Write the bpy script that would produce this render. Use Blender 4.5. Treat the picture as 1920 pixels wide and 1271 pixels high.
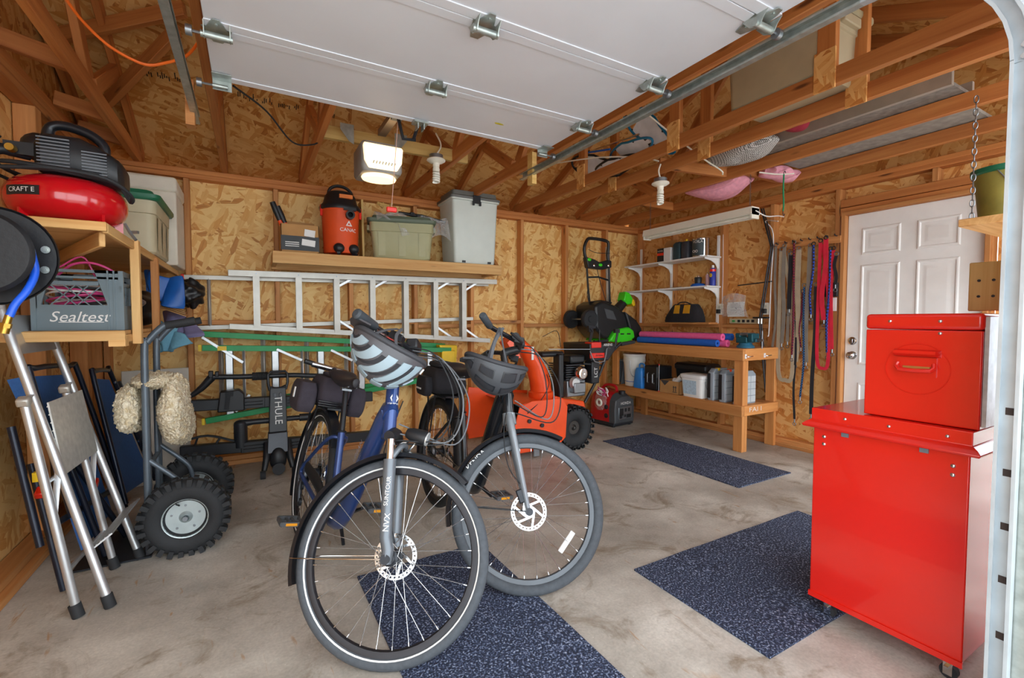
import bpy, bmesh, math, random
from mathutils import Vector, Matrix
random.seed(7)
for o in list(bpy.data.objects): bpy.data.objects.remove(o)
SC = bpy.context.scene; COL = SC.collection
PI = math.pi; R = math.radians
# ---------------------------------------------------------------- camera
cam = bpy.data.cameras.new('camera'); cam.sensor_width = 36; cam.lens = 865/1920*36; cam.clip_start = .03
co = bpy.data.objects.new('camera', cam); COL.objects.link(co)
co.location = (0, 0, 1.2); co.rotation_euler = (R(90-2.35), 0, R(-29.5)); SC.camera = co
# ---------------------------------------------------------------- sky and exposure
w = bpy.data.worlds.new('overcast_sky'); SC.world = w; w.use_nodes = True
bg = w.node_tree.nodes['Background']; bg.inputs[0].default_value = (.88, .95, 1, 1); bg.inputs[1].default_value = 1.0
vs = SC.view_settings; vs.view_transform = 'Standard'; vs.look = 'None'; vs.gamma = 1; vs.use_curve_mapping = False
vs.exposure = 2.2
# ---------------------------------------------------------------- text meshes (made while the scene is empty)
TXT = {}
def make_text(s, shear=0):
    cu = bpy.data.curves.new('t', 'FONT'); cu.body = s; cu.size = 1; cu.align_x = 'CENTER'; cu.align_y = 'CENTER'; cu.extrude = .012; cu.shear = shear
    cu.resolution_u = 3
    ob = bpy.data.objects.new('t', cu); COL.objects.link(ob)
    me = bpy.data.meshes.new_from_object(ob.evaluated_get(bpy.context.evaluated_depsgraph_get()))
    bpy.data.objects.remove(ob); TXT[s] = me
for s_ in ('THULE', 'CANAC', 'HONDA', 'KENDA', 'NVX', 'SUNTOUR', 'URBAN', 'ARIENS', 'JIMO', 'ELEC', 'Ariens', 'FAI I', 'NOMA', 'CRAFT E', 'LCT', 'VOILA', 'WD', 'VELEC', 'TIMBER', '16', 'EX', 'YOURS'): make_text(s_)
make_text('Sealtest', .3)
# ---------------------------------------------------------------- materials
def lin(h):
    if isinstance(h, str):
        h = h.lstrip('#'); c = [int(h[i:i+2], 16)/255 for i in (0, 2, 4)]
    else: c = [x/255 for x in h]
    return tuple(x/12.92 if x <= .04045 else ((x+.055)/1.055)**2.4 for x in c) + (1,)
class NT:
    def __init__(s, name):
        s.m = bpy.data.materials.new(name); s.m.use_nodes = True; s.t = s.m.node_tree; s.b = s.t.nodes['Principled BSDF']
    def n(s, typ, **k):
        nd = s.t.nodes.new(typ)
        for a, v in k.items():
            if hasattr(nd, a) and a not in nd.inputs: setattr(nd, a, v)
            else: nd.inputs[a].default_value = v
        return nd
    def l(s, a, b): s.t.links.new(a, b)
    def ramp(s, fac, stops):
        r = s.n('ShaderNodeValToRGB'); e = r.color_ramp.elements
        while len(e) < len(stops): e.new(.5)
        for q, (p, c) in zip(e, stops): q.position = p; q.color = c if len(c) == 4 else (*c, 1)
        s.l(fac, r.inputs[0]); return r.outputs[0]
    def mix(s, f, a, b, mode='MIX'):
        m = s.n('ShaderNodeMix', data_type='RGBA', blend_type=mode)
        for k, v in ((0, f), (6, a), (7, b)):
            if hasattr(v, 'is_linked'): s.l(v, m.inputs[k])
            else: m.inputs[k].default_value = v
        return m.outputs[2]
    def coord(s, scale=(1, 1, 1), rot=(0, 0, 0), kind='Object'):
        tc = s.n('ShaderNodeTexCoord'); mp = s.n('ShaderNodeMapping'); s.l(tc.outputs[kind], mp.inputs[0])
        mp.inputs['Scale'].default_value = scale; mp.inputs['Rotation'].default_value = rot; return mp.outputs[0]
    def bump(s, h, strength, dist=.01):
        b = s.n('ShaderNodeBump'); b.inputs['Strength'].default_value = strength; b.inputs['Distance'].default_value = dist
        s.l(h, b.inputs['Height']); s.l(b.outputs[0], s.b.inputs['Normal'])
MATS = {}
def mat(name, col, rough=.5, metal=0, var=.12, scale=9, bump=0, bscale=60, spec=.5, alpha=1, trans=0, coat=0):
    """plain procedural material: noise varies the colour a little, fine noise gives relief"""
    if name in MATS: return MATS[name]
    N = NT(name); c = lin(col); v = N.coord()
    nz = N.n('ShaderNodeTexNoise', Scale=scale, Detail=4.0); N.l(v, nz.inputs['Vector'])
    dk = tuple(x*(1-var) for x in c[:3])+(1,); lt = tuple(min(1, x*(1+var)) for x in c[:3])+(1,)
    N.l(N.ramp(nz.outputs[0], [(.3, dk), (.7, lt)]), N.b.inputs['Base Color'])
    N.b.inputs['Roughness'].default_value = rough; N.b.inputs['Metallic'].default_value = metal
    N.b.inputs['Specular IOR Level'].default_value = spec; N.b.inputs['Alpha'].default_value = alpha
    N.b.inputs['Transmission Weight'].default_value = trans; N.b.inputs['Coat Weight'].default_value = coat
    if bump:
        n2 = N.n('ShaderNodeTexNoise', Scale=bscale, Detail=3.0); N.l(v, n2.inputs['Vector']); N.bump(n2.outputs[0], bump, .004)
    MATS[name] = N.m; return N.m
def wood(name, dark, light, rough=.65):
    """sawn softwood: grain along the piece's own long axis (local X), knots, piece to piece variation"""
    N = NT(name); info = N.n('ShaderNodeObjectInfo')
    tc = N.n('ShaderNodeTexCoord'); add = N.n('ShaderNodeVectorMath', operation='ADD'); sc = N.n('ShaderNodeVectorMath', operation='SCALE')
    cx = N.n('ShaderNodeCombineXYZ'); N.l(info.outputs['Random'], cx.inputs[0]); N.l(info.outputs['Random'], cx.inputs[1]); N.l(cx.outputs[0], sc.inputs[0]); sc.inputs['Scale'].default_value = 37.
    N.l(tc.outputs['Object'], add.inputs[0]); N.l(sc.outputs[0], add.inputs[1])
    mp = N.n('ShaderNodeMapping'); N.l(add.outputs[0], mp.inputs[0]); mp.inputs['Scale'].default_value = (1.2, 26, 26)
    nz = N.n('ShaderNodeTexNoise', Scale=1.0, Detail=5.0, Roughness=.6, Distortion=.6); N.l(mp.outputs[0], nz.inputs['Vector'])
    base = N.ramp(nz.outputs[0], [(.25, lin(dark)), (.72, lin(light))])
    m2 = N.n('ShaderNodeMapping'); N.l(add.outputs[0], m2.inputs[0]); m2.inputs['Scale'].default_value = (2.2, 9, 9)
    vo = N.n('ShaderNodeTexVoronoi', Scale=1.0); N.l(m2.outputs[0], vo.inputs['Vector'])
    kn = N.ramp(vo.outputs['Distance'], [(.05, (1, 1, 1)), (.13, (0, 0, 0))])
    kc = tuple(x*.35 for x in lin(dark)[:3])+(1,)
    c = N.mix(kn, base, kc)
    hs = N.n('ShaderNodeHueSaturation'); N.l(c, hs.inputs['Color'])
    mr = N.n('ShaderNodeMapRange'); N.l(info.outputs['Random'], mr.inputs[0]); mr.inputs[3].default_value = .85; mr.inputs[4].default_value = 1.12
    N.l(mr.outputs[0], hs.inputs['Value']); N.l(hs.outputs[0], N.b.inputs['Base Color'])
    N.b.inputs['Roughness'].default_value = rough; N.bump(nz.outputs[0], .12, .004); MATS[name] = N.m; return N.m
def osb(name, dark, mid, light, vert=0):
    """oriented strand board: layers of long strands lying in different directions, laid out in the board's own XY"""
    N = NT(name); out = None
    tc = N.n('ShaderNodeTexCoord'); dn = N.n('ShaderNodeTexNoise', Scale=7.0, Detail=2.0); N.l(tc.outputs['Object'], dn.inputs['Vector'])
    dm = N.n('ShaderNodeMix', data_type='VECTOR'); dm.inputs[0].default_value = .03; N.l(tc.outputs['Object'], dm.inputs[4]); N.l(dn.outputs[1], dm.inputs[5])
    for i, (ang, sx, sy) in enumerate(((8, 5.5, 24), (-36, 7, 30), (62, 7, 27), (-12, 6.5, 34), (28, 8, 36), (-70, 8, 32))):
        mp = N.n('ShaderNodeMapping'); N.l(dm.outputs[1], mp.inputs[0]); mp.vector_type = 'TEXTURE'; mp.inputs['Rotation'].default_value = (0, 0, R(ang+90*vert)); mp.inputs['Scale'].default_value = (1/sx, 1/sy, .25)
        mp.inputs['Location'].default_value = (i*3.1, i*7.7, i)
        vo = N.n('ShaderNodeTexVoronoi', Scale=1.0); N.l(mp.outputs[0], vo.inputs['Vector'])
        sp = N.n('ShaderNodeSeparateColor'); N.l(vo.outputs['Color'], sp.inputs[0])
        gr = N.n('ShaderNodeTexNoise', Scale=1.6, Detail=4.0, Roughness=.65); g2 = N.n('ShaderNodeMapping'); N.l(mp.outputs[0], g2.inputs[0]); g2.inputs['Scale'].default_value = (.5, 3, 1); N.l(g2.outputs[0], gr.inputs['Vector'])
        ad = N.n('ShaderNodeMath', operation='MULTIPLY_ADD'); N.l(gr.outputs[0], ad.inputs[0]); ad.inputs[1].default_value = .55; N.l(sp.outputs[0], ad.inputs[2])
        c = N.ramp(ad.outputs[0], [(.2, lin(dark)), (.38, lin(mid)), (.8, lin(mid)), (1.2, lin(light))] if 0 else [(.18, lin(dark)), (.42, lin(mid)), (1, lin(light))])
        if out is None: out = c
        else:
            th = N.ramp(sp.outputs[1], [(.62, (0, 0, 0)), (.64, (1, 1, 1))]); out = N.mix(th, out, c)
    N.l(out, N.b.inputs['Base Color']); N.b.inputs['Roughness'].default_value = .6
    rg = N.n('ShaderNodeRGBToBW'); N.l(out, rg.inputs[0]); N.bump(rg.outputs[0], .2, .004)
    MATS[name] = N.m; return N.m
def concrete():
    N = NT('concrete'); v = N.coord()
    a = N.n('ShaderNodeTexNoise', Scale=1.3, Detail=8.0, Roughness=.65); N.l(v, a.inputs['Vector'])
    c = N.ramp(a.outputs[0], [(.3, lin('#8d867d')), (.48, lin('#b7b0a6')), (.66, lin('#dbd5cb'))])
    b = N.n('ShaderNodeTexNoise', Scale=3.1, Detail=6.0, Roughness=.7, Distortion=1.2); N.l(v, b.inputs['Vector'])
    c = N.mix(N.ramp(b.outputs[0], [(.53, (0, 0, 0)), (.68, (.8, .8, .8))]), c, lin('#84745f'))
    # rust drips, long and thin
    d = N.n('ShaderNodeTexNoise', Scale=1.0, Detail=3.0, Distortion=2.2); N.l(N.coord((9, 2.2, 1), (0, 0, R(55))), d.inputs['Vector'])
    c = N.mix(N.ramp(d.outputs[0], [(.66, (0, 0, 0)), (.73, (.7, .7, .7))]), c, lin('#a8793f'))
    e = N.n('ShaderNodeTexNoise', Scale=90.0, Detail=3.0); N.l(v, e.inputs['Vector'])
    c = N.mix(.25, c, N.ramp(e.outputs[0], [(.35, (.55, .55, .55)), (.65, (1.15, 1.15, 1.15))]), 'MULTIPLY')
    g = N.n('ShaderNodeTexVoronoi', Scale=26.0); N.l(v, g.inputs['Vector'])
    c = N.mix(N.ramp(g.outputs['Distance'], [(.035, (.7, .7, .7)), (.06, (0, 0, 0))]), c, lin('#e4dfd6'))
    N.l(c, N.b.inputs['Base Color']); N.b.inputs['Specular IOR Level'].default_value = .4
    N.l(N.ramp(a.outputs[0], [(.35, (.38, .38, .38)), (.7, (.7, .7, .7))]), N.b.inputs['Roughness'])
    N.bump(e.outputs[0], .12, .004); return N.m
def carpet():
    N = NT('ribbed_carpet'); v = N.coord()
    a = N.n('ShaderNodeTexNoise', Scale=130.0, Detail=2.0); N.l(v, a.inputs['Vector'])
    c = N.ramp(a.outputs[0], [(.42, lin('#1d2438')), (.54, lin('#3a4560')), (.62, lin('#6d7a98')), (.7, lin('#aab4c8'))])
    N.l(c, N.b.inputs['Base Color']); N.b.inputs['Roughness'].default_value = .95; N.bump(a.outputs[0], .8, .006); return N.m
def fleece():
    N = NT('sheepskin'); v = N.coord()
    a = N.n('ShaderNodeTexNoise', Scale=55.0, Detail=4.0, Distortion=1.0); N.l(v, a.inputs['Vector'])
    N.l(N.ramp(a.outputs[0], [(.3, lin('#d6bf92')), (.6, lin('#f6ead0'))]), N.b.inputs['Base Color']); N.b.inputs['Roughness'].default_value = 1
    N.bump(a.outputs[0], 1, .02); return N.m
def braided(name, c1, c2, scale=60):
    N = NT(name); v = N.coord((1, 1, 1))
    a = N.n('ShaderNodeTexChecker', Scale=float(scale)); N.l(v, a.inputs['Vector']); a.inputs[1].default_value = lin(c1); a.inputs[2].default_value = lin(c2)
    N.l(a.outputs[0], N.b.inputs['Base Color']); N.b.inputs['Roughness'].default_value = .8; MATS[name] = N.m; return N.m
def glassy(name, col, alpha, rough=.15):
    N = NT(name); N.b.inputs['Base Color'].default_value = lin(col); N.b.inputs['Roughness'].default_value = rough
    nz = N.n('ShaderNodeTexNoise', Scale=24.0, Detail=4.0, Distortion=1.5); N.l(N.coord(), nz.inputs['Vector']); N.bump(nz.outputs[0], .5, .01)
    N.l(N.ramp(nz.outputs[0], [(.4, (alpha*.6,)*3), (.7, (min(1, alpha*1.5),)*3)]), N.b.inputs['Alpha']); MATS[name] = N.m; return N.m
WD = wood('framing_lumber', '#b26f38', '#d99a5c')
WT = wood('truss_lumber', '#a9602c', '#d08a4a')
WL = wood('shelf_lumber', '#c48a48', '#e8bd7e')
WY = wood('fresh_lumber', '#c79a4e', '#e6c57e')
WB = wood('bench_lumber', '#bd7437', '#dd9d5c')
OSBW = osb('strand_board_wall', '#ae6a2c', '#dd9f50', '#f2ca82')
OSBV = osb('strand_board_upright', '#a8602a', '#d58f44', '#edbd78', 1)
OSBR = osb('strand_board_roof', '#a3602a', '#cc8a40', '#e4b470')
CONC = concrete(); CARP = carpet(); FLEECE = fleece()
BLACK = mat('black_plastic', '#1c1e22', .45, var=.2); RUB = mat('rubber', '#26282b', .75, var=.2, bump=.3); DARK = mat('dark_steel', '#2a2d33', .4, .3)
SATIN = mat('satin_black', '#202329', .3, .2); ALU = mat('aluminium', '#c9ccce', .38, .75, var=.08, scale=14); ALUD = mat('dull_aluminium', '#b9b6ae', .45, .55, var=.1)
CHROME = mat('chrome', '#d8dadc', .15, 1, var=.04); ZINC = mat('galvanised_steel', '#aeb6b2', .35, .7, var=.18, scale=30); STEEL = mat('steel', '#8f9499', .35, .8)
WHITE = mat('white_paint', '#f0f0ee', .45, var=.03); DOORW = mat('garage_door_white', '#e3e7ef', .35, var=.03, scale=3); RED = mat('red_enamel', '#e02417', .22, var=.05, scale=3, coat=.4)
GREY = mat('grey_plastic', '#6f7a82', .5); ORANGE = mat('orange_enamel', '#f0501c', .3, var=.06); YEL = mat('yellow_plastic', '#f0c818', .45); GREEN = mat('green_fibreglass', '#12944f', .45, var=.1)
BLUEP = mat('blue_paint', '#2c4884', .28, .3, var=.08, coat=.4); GREYM = mat('grey_enamel', '#5b6670', .35, .3); BRASS = mat('brass', '#c9a24a', .3, .9)
PINK = mat('pink_foam', '#f0629c', .85, var=.06, scale=40, bump=.3, bscale=120); BLUF = mat('blue_foam', '#1f63c8', .85, var=.08, scale=40, bump=.3, bscale=120)
BEIGE = mat('beige_plastic', '#c3b898', .5, var=.06); CARD = mat('cardboard', '#b98a54', .8, var=.08); PAPER = mat('white_print', '#e8e8e6', .6, var=.02)
DGREEN = mat('dark_green_plastic', '#17694a', .45); LIME = mat('lime_plastic', '#3fd420', .35, var=.05); NAVY = mat('navy_cloth', '#2f5c98', .85, var=.1, scale=50, bump=.2, bscale=200)
CLEAR = glassy('clear_film', '#e8ecec', .22); IVORY = mat('ivory_plastic', '#eeeadb', .4, var=.03); BLKCL = mat('black_cloth', '#232227', .9, var=.15, scale=40, bump=.25, bscale=200)
# ---------------------------------------------------------------- geometry
def catmull(p, k=6, closed=False):
    p = [Vector(q) for q in p]; n = len(p); out = []
    if n < 3: return p
    for i in range(n if closed else n-1):
        a, b, c, d = (p[(i-1) % n] if closed or i else p[0]*2-p[1]), p[i], p[(i+1) % n], (p[(i+2) % n] if closed or i+2 < n else p[-1]*2-p[-2])
        for j in range(k):
            t = j/k; out.append(.5*((2*b)+(c-a)*t+(2*a-5*b+4*c-d)*t*t+(3*b-a-3*c+d)*t**3))
    if not closed: out.append(p[-1])
    return out
class G:
    """collects shapes; with an origin thing, coordinates are given in world space and stored relative to it"""
    def __init__(s, o=None, M=None):
        s.v = []; s.f = []; s.off = Vector(o.location) if o is not None else Vector((0, 0, 0)); s.M = M
    def add(s, vs, fs, M=None):
        b = len(s.v)
        for v in vs:
            v = Vector(v)
            if M is not None: v = M @ v
            if s.M is not None: v = s.M @ v
            s.v.append(v-s.off)
        s.f += [tuple(i+b for i in f) for f in fs]; return s
    def box(s, c, d, rot=None, M=None):
        x, y, z = (q/2 for q in d); c = Vector(c)
        vs = [Vector((a*x, b*y, e*z)) for a in (-1, 1) for b in (-1, 1) for e in (-1, 1)]
        if rot is not None:
            rm = rot if isinstance(rot, Matrix) else Matrix.Rotation(rot, 3, 'Z'); vs = [rm.to_3x3() @ v for v in vs]
        return s.add([v+c for v in vs], [(0, 1, 3, 2), (4, 6, 7, 5), (0, 4, 5, 1), (2, 3, 7, 6), (0, 2, 6, 4), (1, 5, 7, 3)], M)
    def bb(s, x0, x1, y0, y1, z0, z1, M=None): return s.box(((x0+x1)/2, (y0+y1)/2, (z0+z1)/2), (x1-x0, y1-y0, z1-z0), None, M)
    def tube(s, pts, r, n=8, closed=False, k=0, flat=None, M=None, up=None):
        p = [Vector(q) for q in pts]
        rr = r if isinstance(r, (list, tuple)) else [r]*len(p)
        if k:
            m = len(p); p2 = catmull(p, k, closed); rr = [rr[min(len(rr)-1, int(i/max(1, len(p2)-1)*(m-1)))]*(1-((i/max(1, len(p2)-1)*(m-1)) % 1)) + rr[min(m-1, int(i/max(1, len(p2)-1)*(m-1))+1)]*((i/max(1, len(p2)-1)*(m-1)) % 1) for i in range(len(p2))]; p = p2
        N = len(p); vs = []; fs = []; u = Vector(up) if up else None
        for i in range(N):
            a = p[i-1] if (i or closed) else p[i]; b = p[(i+1) % N] if (i < N-1 or closed) else p[i]
            t = (b-a); t = t.normalized() if t.length > 1e-9 else Vector((0, 0, 1))
            if u is None: u = Vector((0, 0, 1)) if abs(t.z) < .9 else Vector((0, 1, 0))
            x = u.cross(t); x = x.normalized() if x.length > 1e-6 else t.orthogonal().normalized(); y = t.cross(x)
            if not up: u = y
            f1, f2 = flat or (1, 1)
            for q in range(n): an = 2*PI*(q+.5)/n; vs.append(p[i]+(x*math.cos(an)*f1+y*math.sin(an)*f2)*rr[i])
        for i in range(N if closed else N-1):
            j = (i+1) % N
            for q in range(n): fs.append((i*n+q, i*n+(q+1) % n, j*n+(q+1) % n, j*n+q))
        if not closed: fs += [tuple(range(n-1, -1, -1)), tuple(range((N-1)*n, N*n))]
        return s.add(vs, fs, M)
    def cyl(s, a, b, r, r2=None, n=16, M=None): return s.tube([a, b], [r, r if r2 is None else r2], n, M=M)
    def lathe(s, prof, c=(0, 0, 0), axis='z', n=24, M=None, sx=1, sy=1, a0=0, a1=2*PI):
        vs = []; fs = []; m = len(prof); full = abs(a1-a0-2*PI) < 1e-6; nn = n if full else n+1
        for i in range(nn):
            an = a0+(a1-a0)*i/n
            for r, h in prof:
                x, y = r*math.cos(an)*sx, r*math.sin(an)*sy
                v = {'z': (x, y, h), 'y': (x, h, y), 'x': (h, x, y)}[axis]; vs.append(Vector(v)+Vector(c))
        for i in range(n):
            j = (i+1) % nn
            for q in range(m-1): fs.append((i*m+q, j*m+q, j*m+q+1, i*m+q+1))
        if full:
            if prof[0][0] > 1e-5: fs.append(tuple(i*m for i in range(n-1, -1, -1)))
            if prof[-1][0] > 1e-5: fs.append(tuple(i*m+m-1 for i in range(n)))
        return s.add(vs, fs, M)
    def ring(s, prof, c=(0, 0, 0), axis='z', n=32, M=None):   # closed profile swept round an axis
        vs = []; fs = []; m = len(prof)
        for i in range(n):
            an = 2*PI*i/n
            for r, h in prof:
                x, y = r*math.cos(an), r*math.sin(an); vs.append(Vector({'z': (x, y, h), 'y': (x, h, y), 'x': (h, x, y)}[axis])+Vector(c))
        for i in range(n):
            j = (i+1) % n
            for q in range(m): fs.append((i*m+q, j*m+q, j*m+(q+1) % m, i*m+(q+1) % m))
        return s.add(vs, fs, M)
    def torus(s, c, R_, r, axis='z', n=32, m=10, M=None): return s.ring([(R_+r*math.cos(2*PI*q/m), r*math.sin(2*PI*q/m)) for q in range(m)], c, axis, n, M)
    def prism(s, poly, d, M=None):     # polygon in xy, from z=0 to z=d
        n = len(poly); vs = [(x, y, 0) for x, y in poly]+[(x, y, d) for x, y in poly]
        return s.add(vs, [tuple(range(n-1, -1, -1)), tuple(range(n, 2*n))]+[(i, (i+1) % n, n+(i+1) % n, n+i) for i in range(n)], M)
    def ell(s, c, r, n=16, m=10, M=None, rot=None):
        vs = []; fs = []; c = Vector(c)
        for j in range(1, m):
            a = PI*j/m
            for i in range(n): b = 2*PI*i/n; vs.append(Vector((r[0]*math.sin(a)*math.cos(b), r[1]*math.sin(a)*math.sin(b), r[2]*math.cos(a))))
        vs += [Vector((0, 0, r[2])), Vector((0, 0, -r[2]))]
        if rot is not None: vs = [rot.to_3x3() @ v for v in vs]
        for j in range(m-2):
            for i in range(n): fs.append((j*n+i, (j+1)*n+i, (j+1)*n+(i+1) % n, j*n+(i+1) % n))
        T, B = (m-1)*n, (m-1)*n+1
        for i in range(n): fs.append((T, i, (i+1) % n)); fs.append((B, (m-2)*n+(i+1) % n, (m-2)*n+i))
        return s.add([v+c for v in vs], fs, M)
    def loft(s, rings, M=None, cap=True, closed=True):
        n = len(rings[0]); vs = [v for r in rings for v in r]; fs = []
        for i in range(len(rings)-1):
            for q in range(n if closed else n-1): fs.append((i*n+q, i*n+(q+1) % n, (i+1)*n+(q+1) % n, (i+1)*n+q))
        if cap and closed: fs += [tuple(range(n-1, -1, -1)), tuple(range((len(rings)-1)*n, len(rings)*n))]
        return s.add(vs, fs, M)
    def grid(s, fn, nu, nv, th=0, M=None):     # surface fn(u,v) as a sheet, th > 0 gives it thickness along its normal
        P = [[Vector(fn(i/nu, j/nv)) for j in range(nv+1)] for i in range(nu+1)]; m = nv+1; vs = [q for r in P for q in r]
        fs = [(i*m+j, (i+1)*m+j, (i+1)*m+j+1, i*m+j+1) for i in range(nu) for j in range(nv)]
        if th:
            b = len(vs); back = []
            for i in range(nu+1):
                for j in range(nv+1):
                    du = P[min(i+1, nu)][j]-P[max(i-1, 0)][j]; dv = P[i][min(j+1, nv)]-P[i][max(j-1, 0)]; nn = du.cross(dv); nn = nn.normalized() if nn.length > 1e-9 else Vector((0, 0, 1)); back.append(P[i][j]-nn*th)
            vs += back; fs += [tuple(b+q for q in reversed(f)) for f in fs]
            rim = [i*m for i in range(nu+1)]+[nu*m+j for j in range(1, nv+1)]+[i*m+nv for i in range(nu-1, -1, -1)]+[j for j in range(nv-1, 0, -1)]
            for a, c in zip(rim, rim[1:]+rim[:1]): fs.append((c, a, b+a, b+c))
        return s.add(vs, fs, M)
def mesh(name, g, m, ang=38):
    me = bpy.data.meshes.new(name); me.from_pydata([tuple(v) for v in g.v], [], g.f)
    b = bmesh.new(); b.from_mesh(me); bmesh.ops.recalc_face_normals(b, faces=b.faces)
    lim = R(ang)
    for f in b.faces: f.smooth = True
    for e in b.edges:
        if len(e.link_faces) != 2 or e.calc_face_angle(0) > lim: e.smooth = False
    b.to_mesh(me); b.free(); me.materials.append(m); return me
def obj(name, g, m, parent=None, bevel=0, seg=2, kind=None, label=None, me=None, sub=0):
    o = bpy.data.objects.new(name, me or mesh(name, g, m)); COL.objects.link(o)
    if parent is not None: o.parent = parent
    if bevel:
        b = o.modifiers.new('bevel', 'BEVEL'); b.width = bevel; b.segments = seg; b.limit_method = 'ANGLE'; b.angle_limit = R(40)
    if sub: q = o.modifiers.new('sub', 'SUBSURF'); q.levels = q.render_levels = sub
    if kind: o['kind'] = kind
    if label: o['label'] = label
    return o
def tag(o, label, cat, group=None):
    o['label'] = label; o['category'] = cat
    if group: o['group'] = group
    return o
def thing(name, label, cat, loc=(0, 0, 0), rz=0, group=None, M=None):
    o = bpy.data.objects.new(name, None); COL.objects.link(o); o.empty_display_size = .1
    if M is not None: o.matrix_world = M
    else: o.location = loc; o.rotation_euler = (0, 0, rz)
    return tag(o, label, cat, group)
def struct(name, g, m, bevel=0): o = obj(name, g, m, None, bevel); o['kind'] = 'structure'; return o
def frame(p0, p1, up=(0, 0, 1)):
    p0, p1 = Vector(p0), Vector(p1); x = (p1-p0).normalized(); y = Vector(up).cross(x); y = y.normalized() if y.length > 1e-6 else x.orthogonal().normalized(); z = x.cross(y)
    m = Matrix((x, y, z)).transposed().to_4x4(); m.translation = p0; return m, (p1-p0).length
def beam(name, p0, p1, w_, d_, m=None, parent=None, up=(0, 0, 1), bevel=.003):
    """a stick of lumber whose own X runs along it: w_ across, d_ in the direction of up"""
    M, L = frame(p0, p1, up); g = G(); g.bb(0, L, -w_/2, w_/2, -d_/2, d_/2)
    o = obj(name, g, m or WD, None, bevel, 1)
    if parent is not None: o.parent = parent; M = parent.matrix_basis.inverted() @ M
    o.matrix_basis = M; return o
def sheet(name, p0, p1, w_, th, m, parent=None, up=(0, 0, 1), bevel=0):
    """a board or panel: X from p0 to p1, width w_ along its local Y, thickness th along up"""
    return beam(name, p0, p1, w_, th, m, parent, up, bevel)
def txt(s, size, M, m, parent, name='lettering', sx=1):
    o = bpy.data.objects.new(name, TXT[s].copy()); o.data.materials.clear(); o.data.materials.append(m); COL.objects.link(o); o.parent = parent
    o.matrix_basis = M @ Matrix.Diagonal((size*sx, size, size*.15, 1)); return o
def T(x, y, z): return Matrix.Translation((x, y, z))
def RX(a): return Matrix.Rotation(R(a), 4, 'X')
def RY(a): return Matrix.Rotation(R(a), 4, 'Y')
def RZ(a): return Matrix.Rotation(R(a), 4, 'Z')
def axes(o, x, y, z=None):
    x = Vector(x).normalized(); y = Vector(y).normalized(); z = x.cross(y) if z is None else Vector(z); m = Matrix((x, y, z)).transposed().to_4x4(); m.translation = Vector(o); return m
def copy_tree(o, parent=None):
    c = o.copy(); COL.objects.link(c); c.parent = parent
    for ch in list(o.children): copy_tree(ch, c)
    return c
def bend(o, r):
    """wrap flat lettering round a cylinder of radius r (about its own Y axis)"""
    sx = o.matrix_basis.to_scale().x; sz = o.matrix_basis.to_scale().z
    for v in o.data.vertices:
        x = v.co.x*sx; a = x/r; z = v.co.z*sz; v.co.x = (r+z)*math.sin(a)/sx; v.co.z = ((r+z)*math.cos(a)-r)/sz
    return o
# ================================================================ the building
XL, XR, YB, YF, ZP = -.95, 4.37, 4.43, .42, 2.385     # stud faces left, right, back; front wall; top of the wall plates
g = G(); g.bb(-6, 9, -4, 5, -.12, 0); struct('floor', g, CONC)
wb = sheet('wall_back', (XL-.1, YB+.1, ZP/2), (XR+.1, YB+.1, ZP/2), ZP, .012, OSBW, up=(0, 1, 0)); wb['kind'] = 'structure'
wr = sheet('wall_right', (XR+.1, YB+.1, ZP/2), (XR+.1, 2.06, ZP/2), ZP, .012, OSBV, up=(1, 0, 0)); wr['kind'] = 'structure'
wl = sheet('wall_left', (XL-.1, .4, ZP/2), (XL-.1, YB+.1, ZP/2), ZP, .012, OSBV, up=(-1, 0, 0)); wl['kind'] = 'structure'
def lumber(name, p0, p1, a, b, par, up=(0, 0, 1), m=None): return beam(name, p0, p1, a, b, m or WD, par, up)
S = .038
for x in (-.93, -.42, .205, .81, 1.42, 2.03, 2.64, 3.25, 3.86):
    lumber('stud', (x, YB+.045, .076), (x, YB+.045, 2.31), S, .089, wb, (0, 1, 0))
xs = (-.93, -.42, .205, .81, 1.42, 2.03, 2.64, 3.25, 3.86, 4.36)
for i in range(9):
    lumber('blocking', (xs[i]+S/2, YB+.045, 1.14+.04*(i % 2)), (xs[i+1]-S/2, YB+.045, 1.14+.04*(i % 2)), .089, S, wb)
lumber('bottom_plate', (XL, YB+.045, .057), (XR, YB+.045, .057), .089, S, wb); lumber('sill_plate', (XL, YB+.04, .019), (XR, YB+.04, .019), .1, S, wb)
for k, z in enumerate((2.33, 2.368)): lumber('top_plate', (XL-.09, YB+.045, z), (XR+.09, YB+.045, z), .089, S, wb, m=WT)
for y in (4.41, 3.87, 3.2, 2.66, 2.09):
    lumber('stud', (XR+.045, y, .076), (XR+.045, y, 2.31), S, .089, wr, (1, 0, 0))
ys = (4.41, 3.87, 3.2, 2.66, 2.09)
for i in range(4): lumber('blocking', (XR+.045, ys[i]-S/2, 1.14), (XR+.045, ys[i+1]+S/2, 1.14), .089, S, wr)
lumber('bottom_plate', (XR+.045, YB, .057), (XR+.045, 2.07, .057), .089, S, wr); lumber('sill_plate', (XR+.04, YB, .019), (XR+.04, 2.07, .019), .1, S, wr)
for z in (2.33, 2.368): lumber('top_plate', (XR+.045, YB, z), (XR+.045, .4, z), .089, S, wr, m=WT)
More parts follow.
